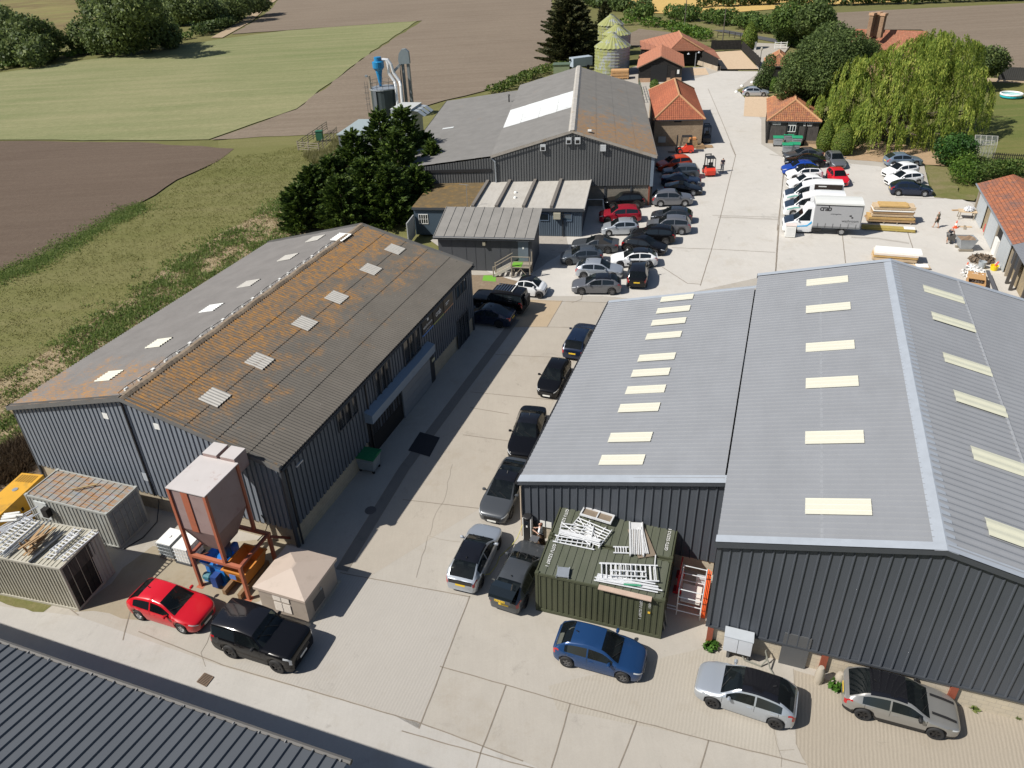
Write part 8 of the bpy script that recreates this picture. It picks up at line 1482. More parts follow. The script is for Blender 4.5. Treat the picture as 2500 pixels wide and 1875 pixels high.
sallow('sallow behind the green meadow strip at the top', P('J', 1480, 160), [(1300, 70, 5, 5), (1420, 40, 7, 6), (1540, 60, 6, 6), (1640, 100, 4, 5), (1380, 120, 3, 4.5), (1580, 140, 2.5, 4)])
sallow('shadowy sallow group by the farm track bend', P('J', 1830, 90), [(1720, 10, 6, 5), (1830, 20, 6, 6), (1950, 10, 5, 5), (1790, 80, 2.5, 4), (2010, 20, 4, 4), (700, 10, 8, 5)])
hedge('dark hedge curving beside the farm track at the top', PJ((1560, 270), (1650, 230), (1760, 200), (1850, 160)), 3.0, 5, lf_dark, 60, .8); hedge('shaded hedge bottom along the upper edge of the pale field', PJ((-200, 560), (0, 530), (250, 480), (500, 440), (700, 410), (950, 385), (1250, 330), (1450, 290)), 1.6, 4, lf_hedge, 60, .8)
# --- rough growth on the bank (nobody could count it)
def scatter(poly, n, rs=None):
 xs = [p[0] for p in poly]; ys = [p[1] for p in poly]; out = []
 pa = np.array([p[:2] for p in poly])
 while len(out) < n:
  q = np.stack([rg_.uniform(min(xs), max(xs), n), rg_.uniform(min(ys), max(ys), n)], 1); ins = np.zeros(n, bool); j = len(pa) - 1
  for i in range(len(pa)):
   c = ((pa[i, 1] > q[:, 1]) != (pa[j, 1] > q[:, 1])) & (q[:, 0] < (pa[j, 0] - pa[i, 0]) * (q[:, 1] - pa[i, 1]) / (pa[j, 1] - pa[i, 1] + 1e-12) + pa[i, 0]); ins ^= c; j = i
  out += q[ins].tolist()
 return np.array(out[:n])
def tufts(name, poly, n, per, h, m, spread=.25, wd=.05, label=None, clump=0):
 b = scatter(poly, n)
 if clump: k = scatter(poly, clump); b = k[rg_.integers(0, clump, n)] + rg_.normal(size=(n, 2)) * rg_.uniform(.4, 1.4, (n, 1))
 b = np.repeat(b, per, 0) + rg_.normal(size=(n * per, 2)) * spread; N_ = len(b); hh_ = h * rg_.uniform(.4, 1.3, N_); a = rg_.uniform(0, 2 * math.pi, N_); w_ = wd * rg_.uniform(.6, 1.5, N_)
 z = SX * b[:, 0] + SY * b[:, 1] - .16; p0 = np.stack([b[:, 0] - np.cos(a) * w_, b[:, 1] - np.sin(a) * w_, z], 1); p1 = np.stack([b[:, 0] + np.cos(a) * w_, b[:, 1] + np.sin(a) * w_, z], 1); p2 = np.stack([b[:, 0] + rg_.normal(size=N_) * h * .5, b[:, 1] + rg_.normal(size=N_) * h * .5, z + hh_], 1)
 o = array_mesh(name, m, np.stack([p0, p1, p2], 1), 3); tag(o, label, 'grass', kind='stuff'); return o
gr_m = m_leaf('grass_blades', (.15, .155, .04), (.21, .20, .065), .3, .4, (.30, .26, .12)); gw_m = m_leaf('weed_leaves', (.13, .19, .05), (.20, .26, .075), .45, .5, (.28, .3, .12)); gd_m = m_leaf('dry_grass_blades', (.27, .22, .11), (.38, .31, .18), .3, .5)
bankp = PW((-100, 870), (60, 780), (330, 600), (520, 480), (640, 410), (700, 470), (600, 520), (300, 840), (120, 1000), (30, 1100), (-100, 1150)); meadp = PW((-150, 800), (0, 600), (150, 540), (480, 335), (560, 330), (700, 300), (640, 410), (330, 600), (60, 780), (-100, 900))
tufts('rough_grass', meadp, 5000, 5, .09, gr_m, .3, .05, 'short dry green grass on the slope beyond the lichen roofed shed'); tufts('bank_grass', bankp, 3800, 6, .14, gd_m, .3, .05, 'straw coloured dead grass on the bank beside the lichen roofed shed'); tufts('bank_weeds', bankp, 3400, 9, .24, gw_m, .3, .08, 'green weeds in loose patches on the bank beside the lichen roofed shed', 150)
edge = [P('B', *q) for q in ((-100, 500), (0, 440), (200, 370), (500, 210), (900, -10), (960, 10), (560, 240), (250, 400), (0, 520), (-100, 570))]; tufts('field_margin_weeds', edge, 1500, 8, .13, gw_m, .45, .08, 'green weedy strip between the ploughed field and the mown slope', 110)
tufts('verge_grass', [P('R', *q) for q in ((-300, 1350), (0, 1410), (400, 1510), (530, 1560), (430, 1630), (0, 1520), (-300, 1450))], 700, 6, .14, gr_m, .12, .03, 'patchy grass along the foot of the cream store')
tufts('brown_brush', [P('A', *q) for q in ((-150, 380), (0, 300), (150, 220), (230, 330), (160, 430), (-150, 560))], 900, 9, .8, m_leaf('brown_brush_leaves', (.06, .04, .025), (.12, .085, .05), .2, .7), .35, .05, 'dead brown brush behind the yellow generator')
tufts('pen_grass', [P('K', *q) for q in ((350, 1010), (560, 990), (640, 870), (700, 900), (640, 1060), (420, 1100))], 700, 7, .7, m_leaf('pale_seed_grass', (.17, .17, .06), (.27, .25, .12), .3, .5), .3, .05, 'tall pale grass beside the post and rail pen')
wk = [('L', 95, 640, .34), ('L', 945, 905, .34), ('L', 1870, 1045, .2), ('L', 2170, 1100, .2), ('U', 1480, 430, .4)]
for i, (k, x, y, s) in enumerate(wk):
 p = P(k, x, y, .05); t = blobs([(p[0], p[1], s * .6, s, s, s * .6)], 60, .3 if i < 2 else .18, .5); o = array_mesh('weed', gw_m if i > 1 else m_leaf('dock_leaves', (.05, .13, .02), (.09, .2, .03), .3), t, 4); tag(o, ('leafy green weed at the corner column of the steel barn', 'bright green weed between the two concrete stumps', 'small weed in the concrete edge below the steel barn', 'tuft of weed at the lower right along the barn plinth', 'dark plant by the downpipe behind the green lidded bin')[i], 'weed', 'weeds along the walls')
# --- garden on the right
gh = Fr(P('I', 1880, 1200), R(-25)); t = thing('greenhouse', 'small bare framed greenhouse beside the thick hedge', 'greenhouse', gh(1.5, 1));
def frame_lines(fr, lines, r, m, name, parent):
 mb = MB(fr)
 for a, b in lines: mb.beam(a, b, r)
 return mb.build(name, m, parent)
frame_lines(gh, [((x, y, 0), (x, y, 1.6)) for x in (-1.2, -.6, 0, .6, 1.2) for y in (-1, 1)] + [((x, y, 1.6), (x, 0, 2.4)) for x in (-1.2, -.6, 0, .6, 1.2) for y in (-1, 1)] + [((-1.2, y, 1.6), (1.2, y, 1.6)) for y in (-1, 1)] + [((-1.2, 0, 2.4), (1.2, 0, 2.4))], .05, mat('bleached_frame', (.33, .32, .29), .7), 'frame', t)
gls = bpy.data.materials.new('clear_glass'); gls.use_nodes = True; gt = gls.node_tree; tb_n = gt.nodes.new('ShaderNodeBsdfTransparent'); gm_ = gt.nodes.new('ShaderNodeMixShader'); gm_.inputs[0].default_value = .1; gt.links.new(tb_n.outputs[0], gm_.inputs[1]); gt.links.new(gt.nodes['Principled BSDF'].outputs[0], gm_.inputs[2]); gt.links.new(gm_.outputs[0], gt.nodes['Material Output'].inputs[0]); gt.nodes['Principled BSDF'].inputs['Base Color'].default_value = (.6, .65, .63, 1); gt.nodes['Principled BSDF'].inputs['Roughness'].default_value = .1
for y in (-1, 1): MB(gh).face([(-1.2, y, 0.05), (1.2, y, .05), (1.2, y, 1.58), (-1.2, y, 1.58)]).build('wall_pane', gls, t); MB(gh).face([(-1.2, y * .98, 1.62), (1.2, y * .98, 1.62), (1.2, 0.02 * y, 2.42), (-1.2, .02 * y, 2.42)]).build('roof_pane', gls, t)
pkf = thing('picket_fence', 'dark picket fence running right from the greenhouse', 'fence', P('I', 1960, 1230)); a, b = P('I', 1960, 1240), P('I', 2300, 1262); L = math.hypot(b[0] - a[0], b[1] - a[1]); f = Fr(a, math.atan2(b[1] - a[1], b[0] - a[0]))
for i in range(int(L / .22)): MB(f).box(i * .22, i * .22 + .09, 0, .03, .05, 1.0).build('picket', boards_black, pkf)
MB(f).box(0, L, .03, .07, .3, .38).build('rail', boards_black, pkf); MB(f).box(0, L, .03, .07, .75, .83).build('rail', boards_black, pkf)
pp = P('I', 2110, 745); t = thing('paddling_pool', 'round turquoise and white paddling pool on the lawn', 'pool', pp); MB(Fr(pp, 0)).lathe((0, 0, 0), [(1.5, 0), (1.55, .15), (1.5, .4)], 26, cap=False).build('side', mat('turquoise_vinyl', (.02, .42, .48), .4), t); MB(Fr(pp, 0)).lathe((0, 0, .42), [(1.5 + .14 * math.cos(q), .14 * math.sin(q)) for q in [2 * math.pi * i / 8 for i in range(9)]], 26, cap=False).build('rim', white_p, t); MB(Fr(pp, 0)).lathe((0, 0, .3), [(1.45, 0), (0, .001)], 26).build('water', mat('pool_water', (.25, .5, .5), .1), t)
for i, (x, y, r_, lab) in enumerate(((2080, 1310, 1.0, 'leafy vegetable patch bush behind the tiled range'), (2000, 1290, .7, 'smaller bush in the garden by the picket fence'), (1890, 1270, .8, 'grey green bush at the foot of the greenhouse'))): leafy('garden_bush', lab, 'bush', P('I', x, y), [('I', x, y - 25, r_ * .8, r_), ('I', x + 40, y - 15, r_ * .7, r_ * .9)], (lf_lime, lf_hedge, lf_sallow)[i], 300, .3, trunk=False)
# ============================================================= people
skin_m = mat('skin', (.48, .29, .21), .6, var=.05); hair_b = mat('brown_hair', (.10, .035, .018), .7, var=.25, scale=20); hair_k = mat('dark_hair', (.02, .016, .013), .7, var=.1); shoe_w = mat('pale_shoes', (.62, .56, .48), .7); shoe_k = mat('dark_shoes', (.03, .03, .03), .7)
def skin_obj(name, joints, bones, rad, m, parent, fr, sub=2):
 """a smooth tapering body grown along connected joints: dict name -> (x, y, z), bones pairs, radii"""
 ix = {n: i for i, n in enumerate(joints)}; pl = world_loc(parent); vs = []
 for n in joints: q = fr(*joints[n]); vs.append(Vector((q[0], q[1], q[2] + G(q[0], q[1]))) - pl)
 me = bpy.data.meshes.new(name); me.from_pydata([tuple(v) for v in vs], [(ix[a], ix[b]) for a, b in bones], [])
 o = bpy.data.objects.new(name, me); col.objects.link(o); o.parent = parent; md = o.modifiers.new('skin', 'SKIN'); md.use_smooth_shade = True
 for i, n in enumerate(joints): r = rad[n]; sv = me.skin_vertices[0].data[i]; sv.radius = r if isinstance(r, tuple) else (r, r); sv.use_root = (i == 0)
 s = o.modifiers.new('smooth', 'SUBSURF'); s.levels = s.render_levels = sub
 dg = bpy.context.evaluated_depsgraph_get(); dg.update(); ev = o.evaluated_get(dg); nm = bpy.data.meshes.new_from_object(ev); o.modifiers.clear(); o.data = nm; nm.materials.clear(); nm.materials.append(m)
 for p in nm.polygons: p.use_smooth = True
 return o
def person(label, p, facing, pose, top_m, leg_m, hair_m, shoe_m, bare_legs=False, skirt=None, long_hair=False, sleeves=True):
 """pose: dict of joints in metres, x forward, y left, z up, feet on the ground"""
 fr = Fr(p, facing, .03); t = thing('person', label, 'person', p); J = pose; B_ = [('pelvis', 'waist'), ('waist', 'chest'), ('chest', 'neck'), ('neck', 'chin'), ('chin', 'crown')]; Rd = {'pelvis': (.13, .15), 'waist': (.11, .13), 'chest': (.115, .165), 'neck': .052, 'chin': .075, 'crown': .085}
 for s in ('l', 'r'):
  B_ += [('pelvis', s + 'hip'), (s + 'hip', s + 'knee'), (s + 'knee', s + 'ankle'), (s + 'ankle', s + 'toe'), ('chest', s + 'shoulder'), (s + 'shoulder', s + 'elbow'), (s + 'elbow', s + 'wrist'), (s + 'wrist', s + 'palm')]
  Rd.update({s + 'hip': .09, s + 'knee': .058, s + 'ankle': .038, s + 'toe': .032, s + 'shoulder': .055, s + 'elbow': .04, s + 'wrist': .027, s + 'palm': (.02, .035)})
 JJ = dict(J)
 for s in ('l', 'r'):   # fingers and thumb
  w = Vector(J[s + 'wrist']); pm = Vector(J[s + 'palm']); d = (pm - w).normalized(); sd = d.cross(Vector((0, 0, 1))); sd = sd.normalized() if sd.length > .1 else Vector((0, 1, 0)); dn = d.cross(sd)
  for i, (o, ln) in enumerate(((-.03, .065), (-.01, .075), (.01, .07), (.03, .055))):
   a, b = f'{s}f{i}a', f'{s}f{i}b'; JJ[a] = tuple(pm + sd * o + d * ln * .55); JJ[b] = tuple(pm + sd * o * 1.1 + d * ln + dn * .02); B_ += [(s + 'palm', a), (a, b)]; Rd[a] = .0095; Rd[b] = .008
  a = s + 'th'; JJ[a] = tuple(w + d * .05 + sd * -.05 + dn * .015); B_.append((s + 'wrist', a)); Rd[a] = .011
 body = skin_obj('body', JJ, B_, Rd, skin_m, t, fr, 1)
 sub = lambda ks: {k: J[k] for k in ks}
 arm = [('chest', s + 'shoulder') for s in 'lr'] + ([(s + 'shoulder', s + 'sleeve') for s in 'lr'] if sleeves else [])
 TJ = sub(['waist', 'chest', 'lshoulder', 'rshoulder']); TJ['hem'] = tuple(Vector(J['pelvis']) + (Vector(J['waist']) - Vector(J['pelvis'])) * .25); TJ['collar'] = tuple(Vector(J['chest']) + (Vector(J['neck']) - Vector(J['chest'])) * .75)
 for s in 'lr': TJ[s + 'sleeve'] = tuple(Vector(J[s + 'shoulder']) + (Vector(J[s + 'elbow']) - Vector(J[s + 'shoulder'])) * .75)
 tr = {'waist': (.125, .15), 'chest': (.13, .18), 'lshoulder': .07, 'rshoulder': .07, 'hem': (.14, .165), 'collar': .075, 'lsleeve': .06, 'rsleeve': .06}
 order = ['waist', 'hem', 'chest', 'collar', 'lshoulder', 'rshoulder', 'lsleeve', 'rsleeve']; skin_obj('top', {k: TJ[k] for k in order if sleeves or 'sleeve' not in k}, [('hem', 'waist'), ('waist', 'chest'), ('chest', 'collar')] + arm, tr, top_m, t, fr)
 if skirt:
  MB(fr).lathe((J['pelvis'][0], J['pelvis'][1], 0), [(.27, .18), (.25, .35), (.215, .65), (.18, .92), (.15, 1.02)], 14, cap=False).build('skirt', skirt, t, smooth=60)
 else:
  LJ = {'pelvis': J['pelvis']}; lb = []; lr = {'pelvis': (.145, .165)}
  for s in 'lr':
   LJ[s + 'hip'] = J[s + 'hip']; LJ[s + 'knee'] = J[s + 'knee']; lb += [('pelvis', s + 'hip'), (s + 'hip', s + 'knee')]; lr[s + 'hip'] = .115; lr[s + 'knee'] = .085
   if not bare_legs: LJ[s + 'cuff'] = tuple(Vector(J[s + 'ankle']) + Vector((0, 0, .03))); lb.append((s + 'knee', s + 'cuff')); lr[s + 'cuff'] = .065
  skin_obj('shorts' if bare_legs else 'trousers', LJ, lb, lr, leg_m, t, fr)
 for s in 'lr': skin_obj('shoe', {'a': tuple(Vector(J[s + 'ankle']) + Vector((-.05, 0, -.03))), 'b': J[s + 'toe']}, [('a', 'b')], {'a': .05, 'b': .04}, shoe_m, t, fr, 1)
 ch, cr = Vector(J['chin']), Vector(J['crown']); up = (cr - ch).normalized(); MBh = {'a': tuple(cr + up * -.005 - Vector((.02, 0, 0))), 'b': tuple(ch + (cr - ch) * .45 - Vector((.055, 0, 0)))}; hb_ = [('a', 'b')]; hr_ = {'a': .098, 'b': .085}
 if long_hair: MBh['c'] = tuple(ch - Vector((.07, 0, .07))); hb_.append(('b', 'c')); hr_['b'] = .115; hr_['c'] = .10; hr_['a'] = .105
 skin_obj('hair', MBh, hb_, hr_, hair_m, t, fr)
 fwd = Vector((1, 0, 0)); mid_ = ch + (cr - ch) * .45
 for y in (-.03, .03): MB(fr).lathe(tuple(mid_ + fwd * .078 + Vector((0, y, .0))), [(0, -.012), (.012, 0), (0, .012)], 6).build('eye', black_p, body)
 MB(fr).lathe(tuple(mid_ + fwd * .09 - Vector((0, 0, .03))), [(.016, -.02), (.006, .03)], 6).build('nose', skin_m, body); MB(fr).beam(tuple(mid_ + fwd * .08 + Vector((0, -.025, -.065))), tuple(mid_ + fwd * .08 + Vector((0, .025, -.065))), .012).build('mouth', mat('lips', (.35, .12, .1), .6), body)
 return t
def stand(h=1.72, stride=.0, lean=0.0):
 k = h / 1.72; J = {'pelvis': (0, 0, .95), 'waist': (.0 + lean * .15, 0, 1.1), 'chest': (lean * .35, 0, 1.34), 'neck': (lean * .5, 0, 1.48), 'chin': (.02 + lean * .6, 0, 1.55), 'crown': (.01 + lean * .7, 0, 1.66)}
 for s, sg in (('l', 1), ('r', -1)):
  f = stride * sg; J.update({s + 'hip': (0, .09 * sg, .88), s + 'knee': (f * .45 + .03, .09 * sg, .49), s + 'ankle': (f * .9 - (.06 if f < 0 else 0), .09 * sg, .08 + (.05 if f < -.1 else 0)), s + 'toe': (f * .9 + .15, .1 * sg, .035), s + 'shoulder': (lean * .4, .19 * sg, 1.40), s + 'elbow': (lean * .3 - f * .3 - .03, .24 * sg, 1.13), s + 'wrist': (lean * .3 - f * .5 + .08, .25 * sg, .90), s + 'palm': (lean * .3 - f * .55 + .11, .25 * sg, .83)})
 return {n: (x * k, y * k, z * k) for n, (x, y, z) in J.items()}
skirt_m = NT('leopard_skirt'); vz = skirt_m.n('TexVoronoi', ins={'Vector': skirt_m.pos(), 'Scale': 16}); skirt_m = skirt_m.out(skirt_m.mix(skirt_m.mask(vz.outputs[0], .3, .5), (.22, .12, .06), (.025, .018, .014)), .8)
Jw = stand(1.66);
for s, sg in (('l', 1), ('r', -1)): Jw[s + 'elbow'] = (.06, .25 * sg, 1.08); Jw[s + 'wrist'] = (.27, .17 * sg, 1.13 + .04 * sg); Jw[s + 'palm'] = (.34, .14 * sg, 1.15 + .04 * sg)
person('woman in a white top and patterned long skirt standing at the black charging post', P('Z6', 995, 888), R(165), Jw, mat('white_tee', (.72, .73, .76), .8), None, hair_b, shoe_w, skirt=skirt_m, long_hair=True)
person('person in a dark top and grey trousers walking away beside the red forklift', P('Z3', 1832, 605), R(80), stand(1.74, .26), mat('dark_tee', (.016, .014, .028), .9), mat('grey_trousers', (.16, .16, .175), .9), hair_k, shoe_k)
person('person in olive shirt and shorts walking away towards the timber stacks', P('G', 1468, 1208), R(120), stand(1.68, .22), mat('olive_shirt', (.17, .145, .10), .9), mat('dark_shorts', (.06, .055, .04), .9), hair_k, mat('tan_boots', (.25, .15, .08), .8), bare_legs=True)
Jb = {'pelvis': (0, 0, .88), 'waist': (.14, 0, .98), 'chest': (.38, 0, 1.10), 'neck': (.52, 0, 1.16), 'chin': (.60, 0, 1.14), 'crown': (.70, 0, 1.17)}
for s, sg in (('l', 1), ('r', -1)): Jb.update({s + 'hip': (0, .09 * sg, .84), s + 'knee': (.04 + .12 * sg, .11 * sg, .46), s + 'ankle': (-.02 + .24 * sg, .12 * sg, .08), s + 'toe': (.13 + .24 * sg, .13 * sg, .035), s + 'shoulder': (.42, .19 * sg, 1.08), s + 'elbow': (.46, .25 * sg, .82), s + 'wrist': (.60, .22 * sg, .62), s + 'palm': (.65, .21 * sg, .56)})
person('person in a dark vest and shorts bending over beside the steel tipping trough', P('G', 1560, 1330), R(35), Jb, mat('dark_vest', (.02, .022, .03), .9), mat('grey_shorts', (.12, .12, .12), .9), hair_k, shoe_k, bare_legs=True, sleeves=False)
# ------------------------------------------------------------- charging post
cp = P('Z6', 866, 828); f = Fr(cp, R(-21), .03); t = thing('charging_post', 'tall black and white car charging post at the corner of the steel lean to', 'charger', cp); MB(f).box(-.2, .2, -.12, .16, 0, 1.62).build('body', black_p, t); MB(f).lathe((0, .02, 1.62), [(.235, 0), (.235, .06), (.2, .09), (0, .1)], 16).build('cap', car_trim, t)
for x in (-.235, .2): MB(f).box(x, x + .035, -.12, .16, .05, 1.6).build('white_side', white_p, t)
MB(f).box(-.12, .12, -.128, -.121, 1.2, 1.42).build('screen', glass_dk, t); MB(f).box(-.04, .04, -.13, -.121, 1.02, 1.14).build('logo_sticker', white_p, t)
b2 = Fr(P('Z6', 955, 800), R(-21), .03); t = MB(b2).box(-.16, .16, .0, .1, .55, 1.15).beam((0, .05, 0), (0, .05, .6), .06).build('cable_box', car_trim); tag(t, 'black cable box behind the woman at the charging post', 'box')
s_ = onsurf(B, 'Z6', 1048, 660, lambda a, b, h: a - (TA0 + .1)); sgn_ = MB(B).box(TA0 + .07, TA0 + .085, s_[1] - .32, s_[1] + .32, s_[2] - .2, s_[2] + .2).build('parking_sign', white_p, lean)
# ------------------------------------------------------------- timber stacks
tim_y = m_wood('yellow_timber', (.56, .38, .16), (.44, .28, .11), (2, 14, 1)); tim_p = m_wood('pale_timber', (.58, .46, .32), (.47, .35, .22), (2, 14, 1)); tim_g = m_wood('greenish_timber', (.42, .33, .10), (.34, .26, .08), (2, 10, 1)); wrap = mat('white_wrap', (.76, .76, .74), .5, var=.06, scale=2)
def stack(label, fr, layers, group='timber stacks in the yard'):
 """layers: (x0, x1, y0, y1, thickness, material, kind)"""
 t = thing('timber_stack', label, 'timber', fr(1, .5), group); z = 0.0
 for x0, x1, y0, y1, th, m, kind in layers:
  if kind == 'bearers':
   for i in range(4): x = x0 + .2 + (x1 - x0 - .5) * i / 3; MB(fr).box(x, x + .1, y0, y1, z, z + th).build('bearer', m, t)
  elif kind == 'sheet': MB(fr).box(x0, x1, y0, y1, z, z + th).build('board_pack', m, t)
  else:
   n = max(2, round((y1 - y0) / .2)); rows = max(1, round(th / .05))
   for r in range(rows):
    mb = MB(fr); w = (y1 - y0) / n
    for i in range(n): j0, j1 = rnd.uniform(-.05, .05), rnd.uniform(-.07, .07); mb.box(x0 + j0, x1 + j1, y0 + i * w + .006, y0 + (i + 1) * w - .006, z + r * th / rows, z + (r + 1) * th / rows - .008)
    o = mb.build('board_layer', m, t)
  z += th
 return t
a, b = P('Y8', 280, 600, .0), P('Y8', 1200, 635, .0); f = Fr(a, math.atan2(b[1] - a[1], b[0] - a[0]), .03); L = math.hypot(b[0] - a[0], b[1] - a[1]); Dp = 1.5
stack('tall mixed timber stack with a white wrapped layer beside the lorry', f, [(.1, L - .1, 0, Dp, 0.20, wood_grey, 'bearers'), (0, L, 0, Dp, 0.17, wood_pal, 'b'), (.05, L, .05, Dp, 0.07, wood_grey, 'bearers'), (.1, L - .05, 0, Dp, 0.22, tim_y, 'b'), (.3, L - .3, .1, Dp, 0.09, wood_grey, 'bearers'), (.35, L - .25, .05, Dp, 0.20, tim_p, 'b'), (.4, L - .25, .1, Dp, 0.07, wood_grey, 'bearers'), (.38, L - .25, .05, Dp, 0.26, wood_pal, 'b'), (.38, L - .3, .0, Dp, 0.07, wrap, 'sheet'), (.45, L - .2, .1, Dp, 0.07, wood_grey, 'bearers'), (.42, L - .2, .1, Dp, 0.29, tim_p, 'b'), (.9, L - .85, .05, Dp - .1, 0.14, tim_y, 'b')])
a, b = P('Y8', 190, 725, 0), P('Y8', 1210, 795, 0); f = Fr(a, math.atan2(b[1] - a[1], b[0] - a[0]), .03); L = math.hypot(b[0] - a[0], b[1] - a[1])
stack('low long stack of yellow green posts lying behind the lorry', f, [(.1, L, 0, .8, .08, wood_grey, 'bearers'), (0, L, 0, .8, .12, tim_g, 'b'), (.0, L, .1, .8, .12, tim_g, 'b'), (L - 1.0, L + .0, .1, .8, .012, wrap, 'sheet')])
a, b = P('Y8', 385, 1330, 0), P('Y8', 1240, 1400, 0); f = Fr(a, math.atan2(b[1] - a[1], b[0] - a[0]), .03); L = math.hypot(b[0] - a[0], b[1] - a[1])
stack('white wrapped board stack behind the ridge of the steel barn', f, [(0, L, 0, 1.3, .14, wood_grey, 'bearers'), (0, L, 0, 1.3, .22, tim_p, 'b'), (0, L, .05, 1.3, .08, wood_grey, 'bearers'), (.05, L - .02, 0, 1.3, .2, tim_y, 'b'), (.05, L + .02, -.02, 1.3, .18, mat('pale_pink_board', (.62, .55, .48), .7), 'sheet'), (.2, L + .3, .05, 1.32, .16, wrap, 'sheet')])
f = Fr(P('Y8', 900, 1470), R(-16), .03); stack('pale planks and a white board peeping out by the steel barn roof edge', f, [(0, 2.6, 0, .7, .1, wood_grey, 'bearers'), (0, 2.5, 0, .7, .12, tim_p, 'b'), (1.4, 2.4, .0, .6, .06, wrap, 'sheet')])
f = Fr(P('H', 700, 720), R(-10), .03); stack('orange pallet wood stack beside the nearest grain silo', f, [(0, 3.6, 0, 2, .2, wood_pal, 'bearers'), (0, 3.5, 0, 2, .35, mat('orange_timber', (.50, .29, .13), .8, var=.2), 'b'), (0, 3.5, 0, 2, .12, wood_grey, 'bearers'), (.1, 3.5, 0, 2, .45, MATS['orange_timber'], 'b'), (.1, 3.4, 0, 2, .1, wood_grey, 'bearers'), (.1, 3.4, 0, 2, .4, MATS['orange_timber'], 'b')], 'timber stacks in the yard')
# pallets behind the left forklift
def pallet(label, fr, z, group):
 t = thing('wooden_pallet', label, 'pallet', fr(.5, .5), group)
 for i in range(6): MB(fr).box(0, 1.2, i * .18, i * .18 + .1, z + .11, z + .135).build('slat', wood_pal, t)
 for y in (0, .45, .9): MB(fr).box(0, 1.2, y, y + .1, z + .02, z + .11).build('block', wood_pal, t)
 return t
f = Fr(P('H', 1400, 1340), R(-8), .03)
for i in range(7): pallet(('bottom', 'second', 'third', 'middle', 'fifth', 'sixth', 'topmost')[i] + ' wooden pallet of the stack behind the left red forklift', f.sub(rnd.uniform(-.06, .06), 0), i * .15, 'wooden pallets behind the forklift')
b_ = MB(f).box(.1, 1.0, .1, .8, 1.1, 1.35).build('orange_crate', mat('orange_wood', (.50, .22, .08), .8)); tag(b_, 'orange wooden crate on top of the pallet stack', 'crate')
f = Fr(P('H', 1545, 1335), R(-5), .03); pallet('single pale wooden pallet lying flat right of the left red forklift', f, 0, 'wooden pallets behind the forklift')
for i in range(3): pallet(('lowest', 'second', 'upper')[i] + ' pallet of the short pile between the tall stack and the single pallet', Fr(P('H', 1470, 1345), R(-8 + 6 * i), .03), i * .15, 'wooden pallets behind the forklift')
# ------------------------------------------------------------- building clutter on the right
wb = Fr(P('Z8', 205, 815), R(-16), .03); t = thing('white_pedestal', 'white boxed unit standing in front of the lorry cab', 'cabinet', wb(.4, .3)); MB(wb).box(0, .95, 0, .7, .05, 1.15).build('case', white_p, t); MB(wb).box(-.03, .98, -.03, .73, 1.15, 1.2).build('top', mat('pinkish_board', (.62, .54, .5), .7), t); MB(wb).box(.1, .85, -.01, 0, .2, 1.0).build('front_panel', mat('off_white', (.66, .66, .64), .5), t)
sk = Fr(P('G', 1700, 1385), R(-10), .03); t = thing('tipping_trough', 'galvanised tipping trough on a pallet full of rubble', 'trough', sk(0, 0))
MB(sk).grid([[(-.45, -.5, .2), (.45, -.5, .2), (.45, .5, .2), (-.45, .5, .2)], [(-.75, -.7, 1.15), (.75, -.7, 1.15), (.75, .6, 1.15), (-.75, .6, 1.15)]], True).build('tub', galv, t); MB(sk).grid([[(x, y, 1.05 + .08 * math.sin(x * 7 + y * 9)) for y in (-.65, -.2, .2, .56)] for x in (-.7, -.3, .1, .4, .7)]).build('rubble', mat('brown_rubble', (.25, .17, .11), .95, var=.5, scale=9), t); MB(sk).box(-.6, .6, -.6, -.4, .03, .18).box(-.6, .6, .3, .5, .03, .18).build('pallet_runners', wood_grey, t)
bar = Fr(P('G', 1590, 1340), R(70), .03); t = thing('wheelbarrow', 'dark wheelbarrow tipped up between the bending person and the trough', 'wheelbarrow', bar(0, 0)); MB(bar).grid([[(0, -.3, .3), (0, .3, .3)], [(.1, -.35, .75), (.1, .35, .75)], [(.5, -.3, .8), (.5, .3, .8)]]).build('tray', mat('dark_tray', (.06, .055, .05), .7), t); MB(bar).lathe((.0, 0, .2), [(.2, -.04), (.2, .04)], 12, 'y').build('wheel', tyre_m, t)
for y in (-.28, .28): MB(bar).tube([(0, y, .25), (.9, y, .95)], .025, 5).build('handle', wood_pal, t)
def cone(lab, p, tilt=0.0):
 t = thing('traffic_cone', lab, 'cone', p, 'traffic cones'); f = Fr(p, .4, .03); om_ = mat('cone_orange', (.75, .1, .03), .5)
 MB(f).box(-.2, .2, -.2, .2, 0, .04).build('base', om_, t); MB(f).lathe((0, 0, .04), [(.15, 0), (.11, .22)], 12, cap=False).lathe((0, 0, .04), [(.075, .44), (.035, .68), (0, .69)], 12, cap=False).build('cone', om_, t); MB(f).lathe((0, 0, .04), [(.11, .22), (.075, .44)], 12, cap=False).build('white_band', white_p, t)
cone('orange and white cone behind the bending person', P('O', 265, 1300)); cone('orange and white cone near the white rubble bag', P('P', 400, 690))
f = Fr(P('O', 330, 1130), R(-20), .03); t = thing('work_bench', 'timber trestle bench piled with offcuts beside the first sliding door', 'bench', f(.6, .3)); MB(f).box(-.1, 1.5, 0, .9, .72, .8).build('top', tim_p, t)
for x in (0, 1.3):
 for y in (.05, .8): MB(f).beam((x, y, 0), (x + .05, y, .72), .07).build('leg', wood_grey, t)
sck = blobs([(*f(.8, .4)[:2], 1.0, .5, .35, .22)], 260, .22, .8); o = array_mesh('white_sheeting', mat('crumpled_white', (.66, .67, .70), .7), sck, 4); tag(o, 'crumpled white sheeting on top of the trestle bench', 'sheeting')
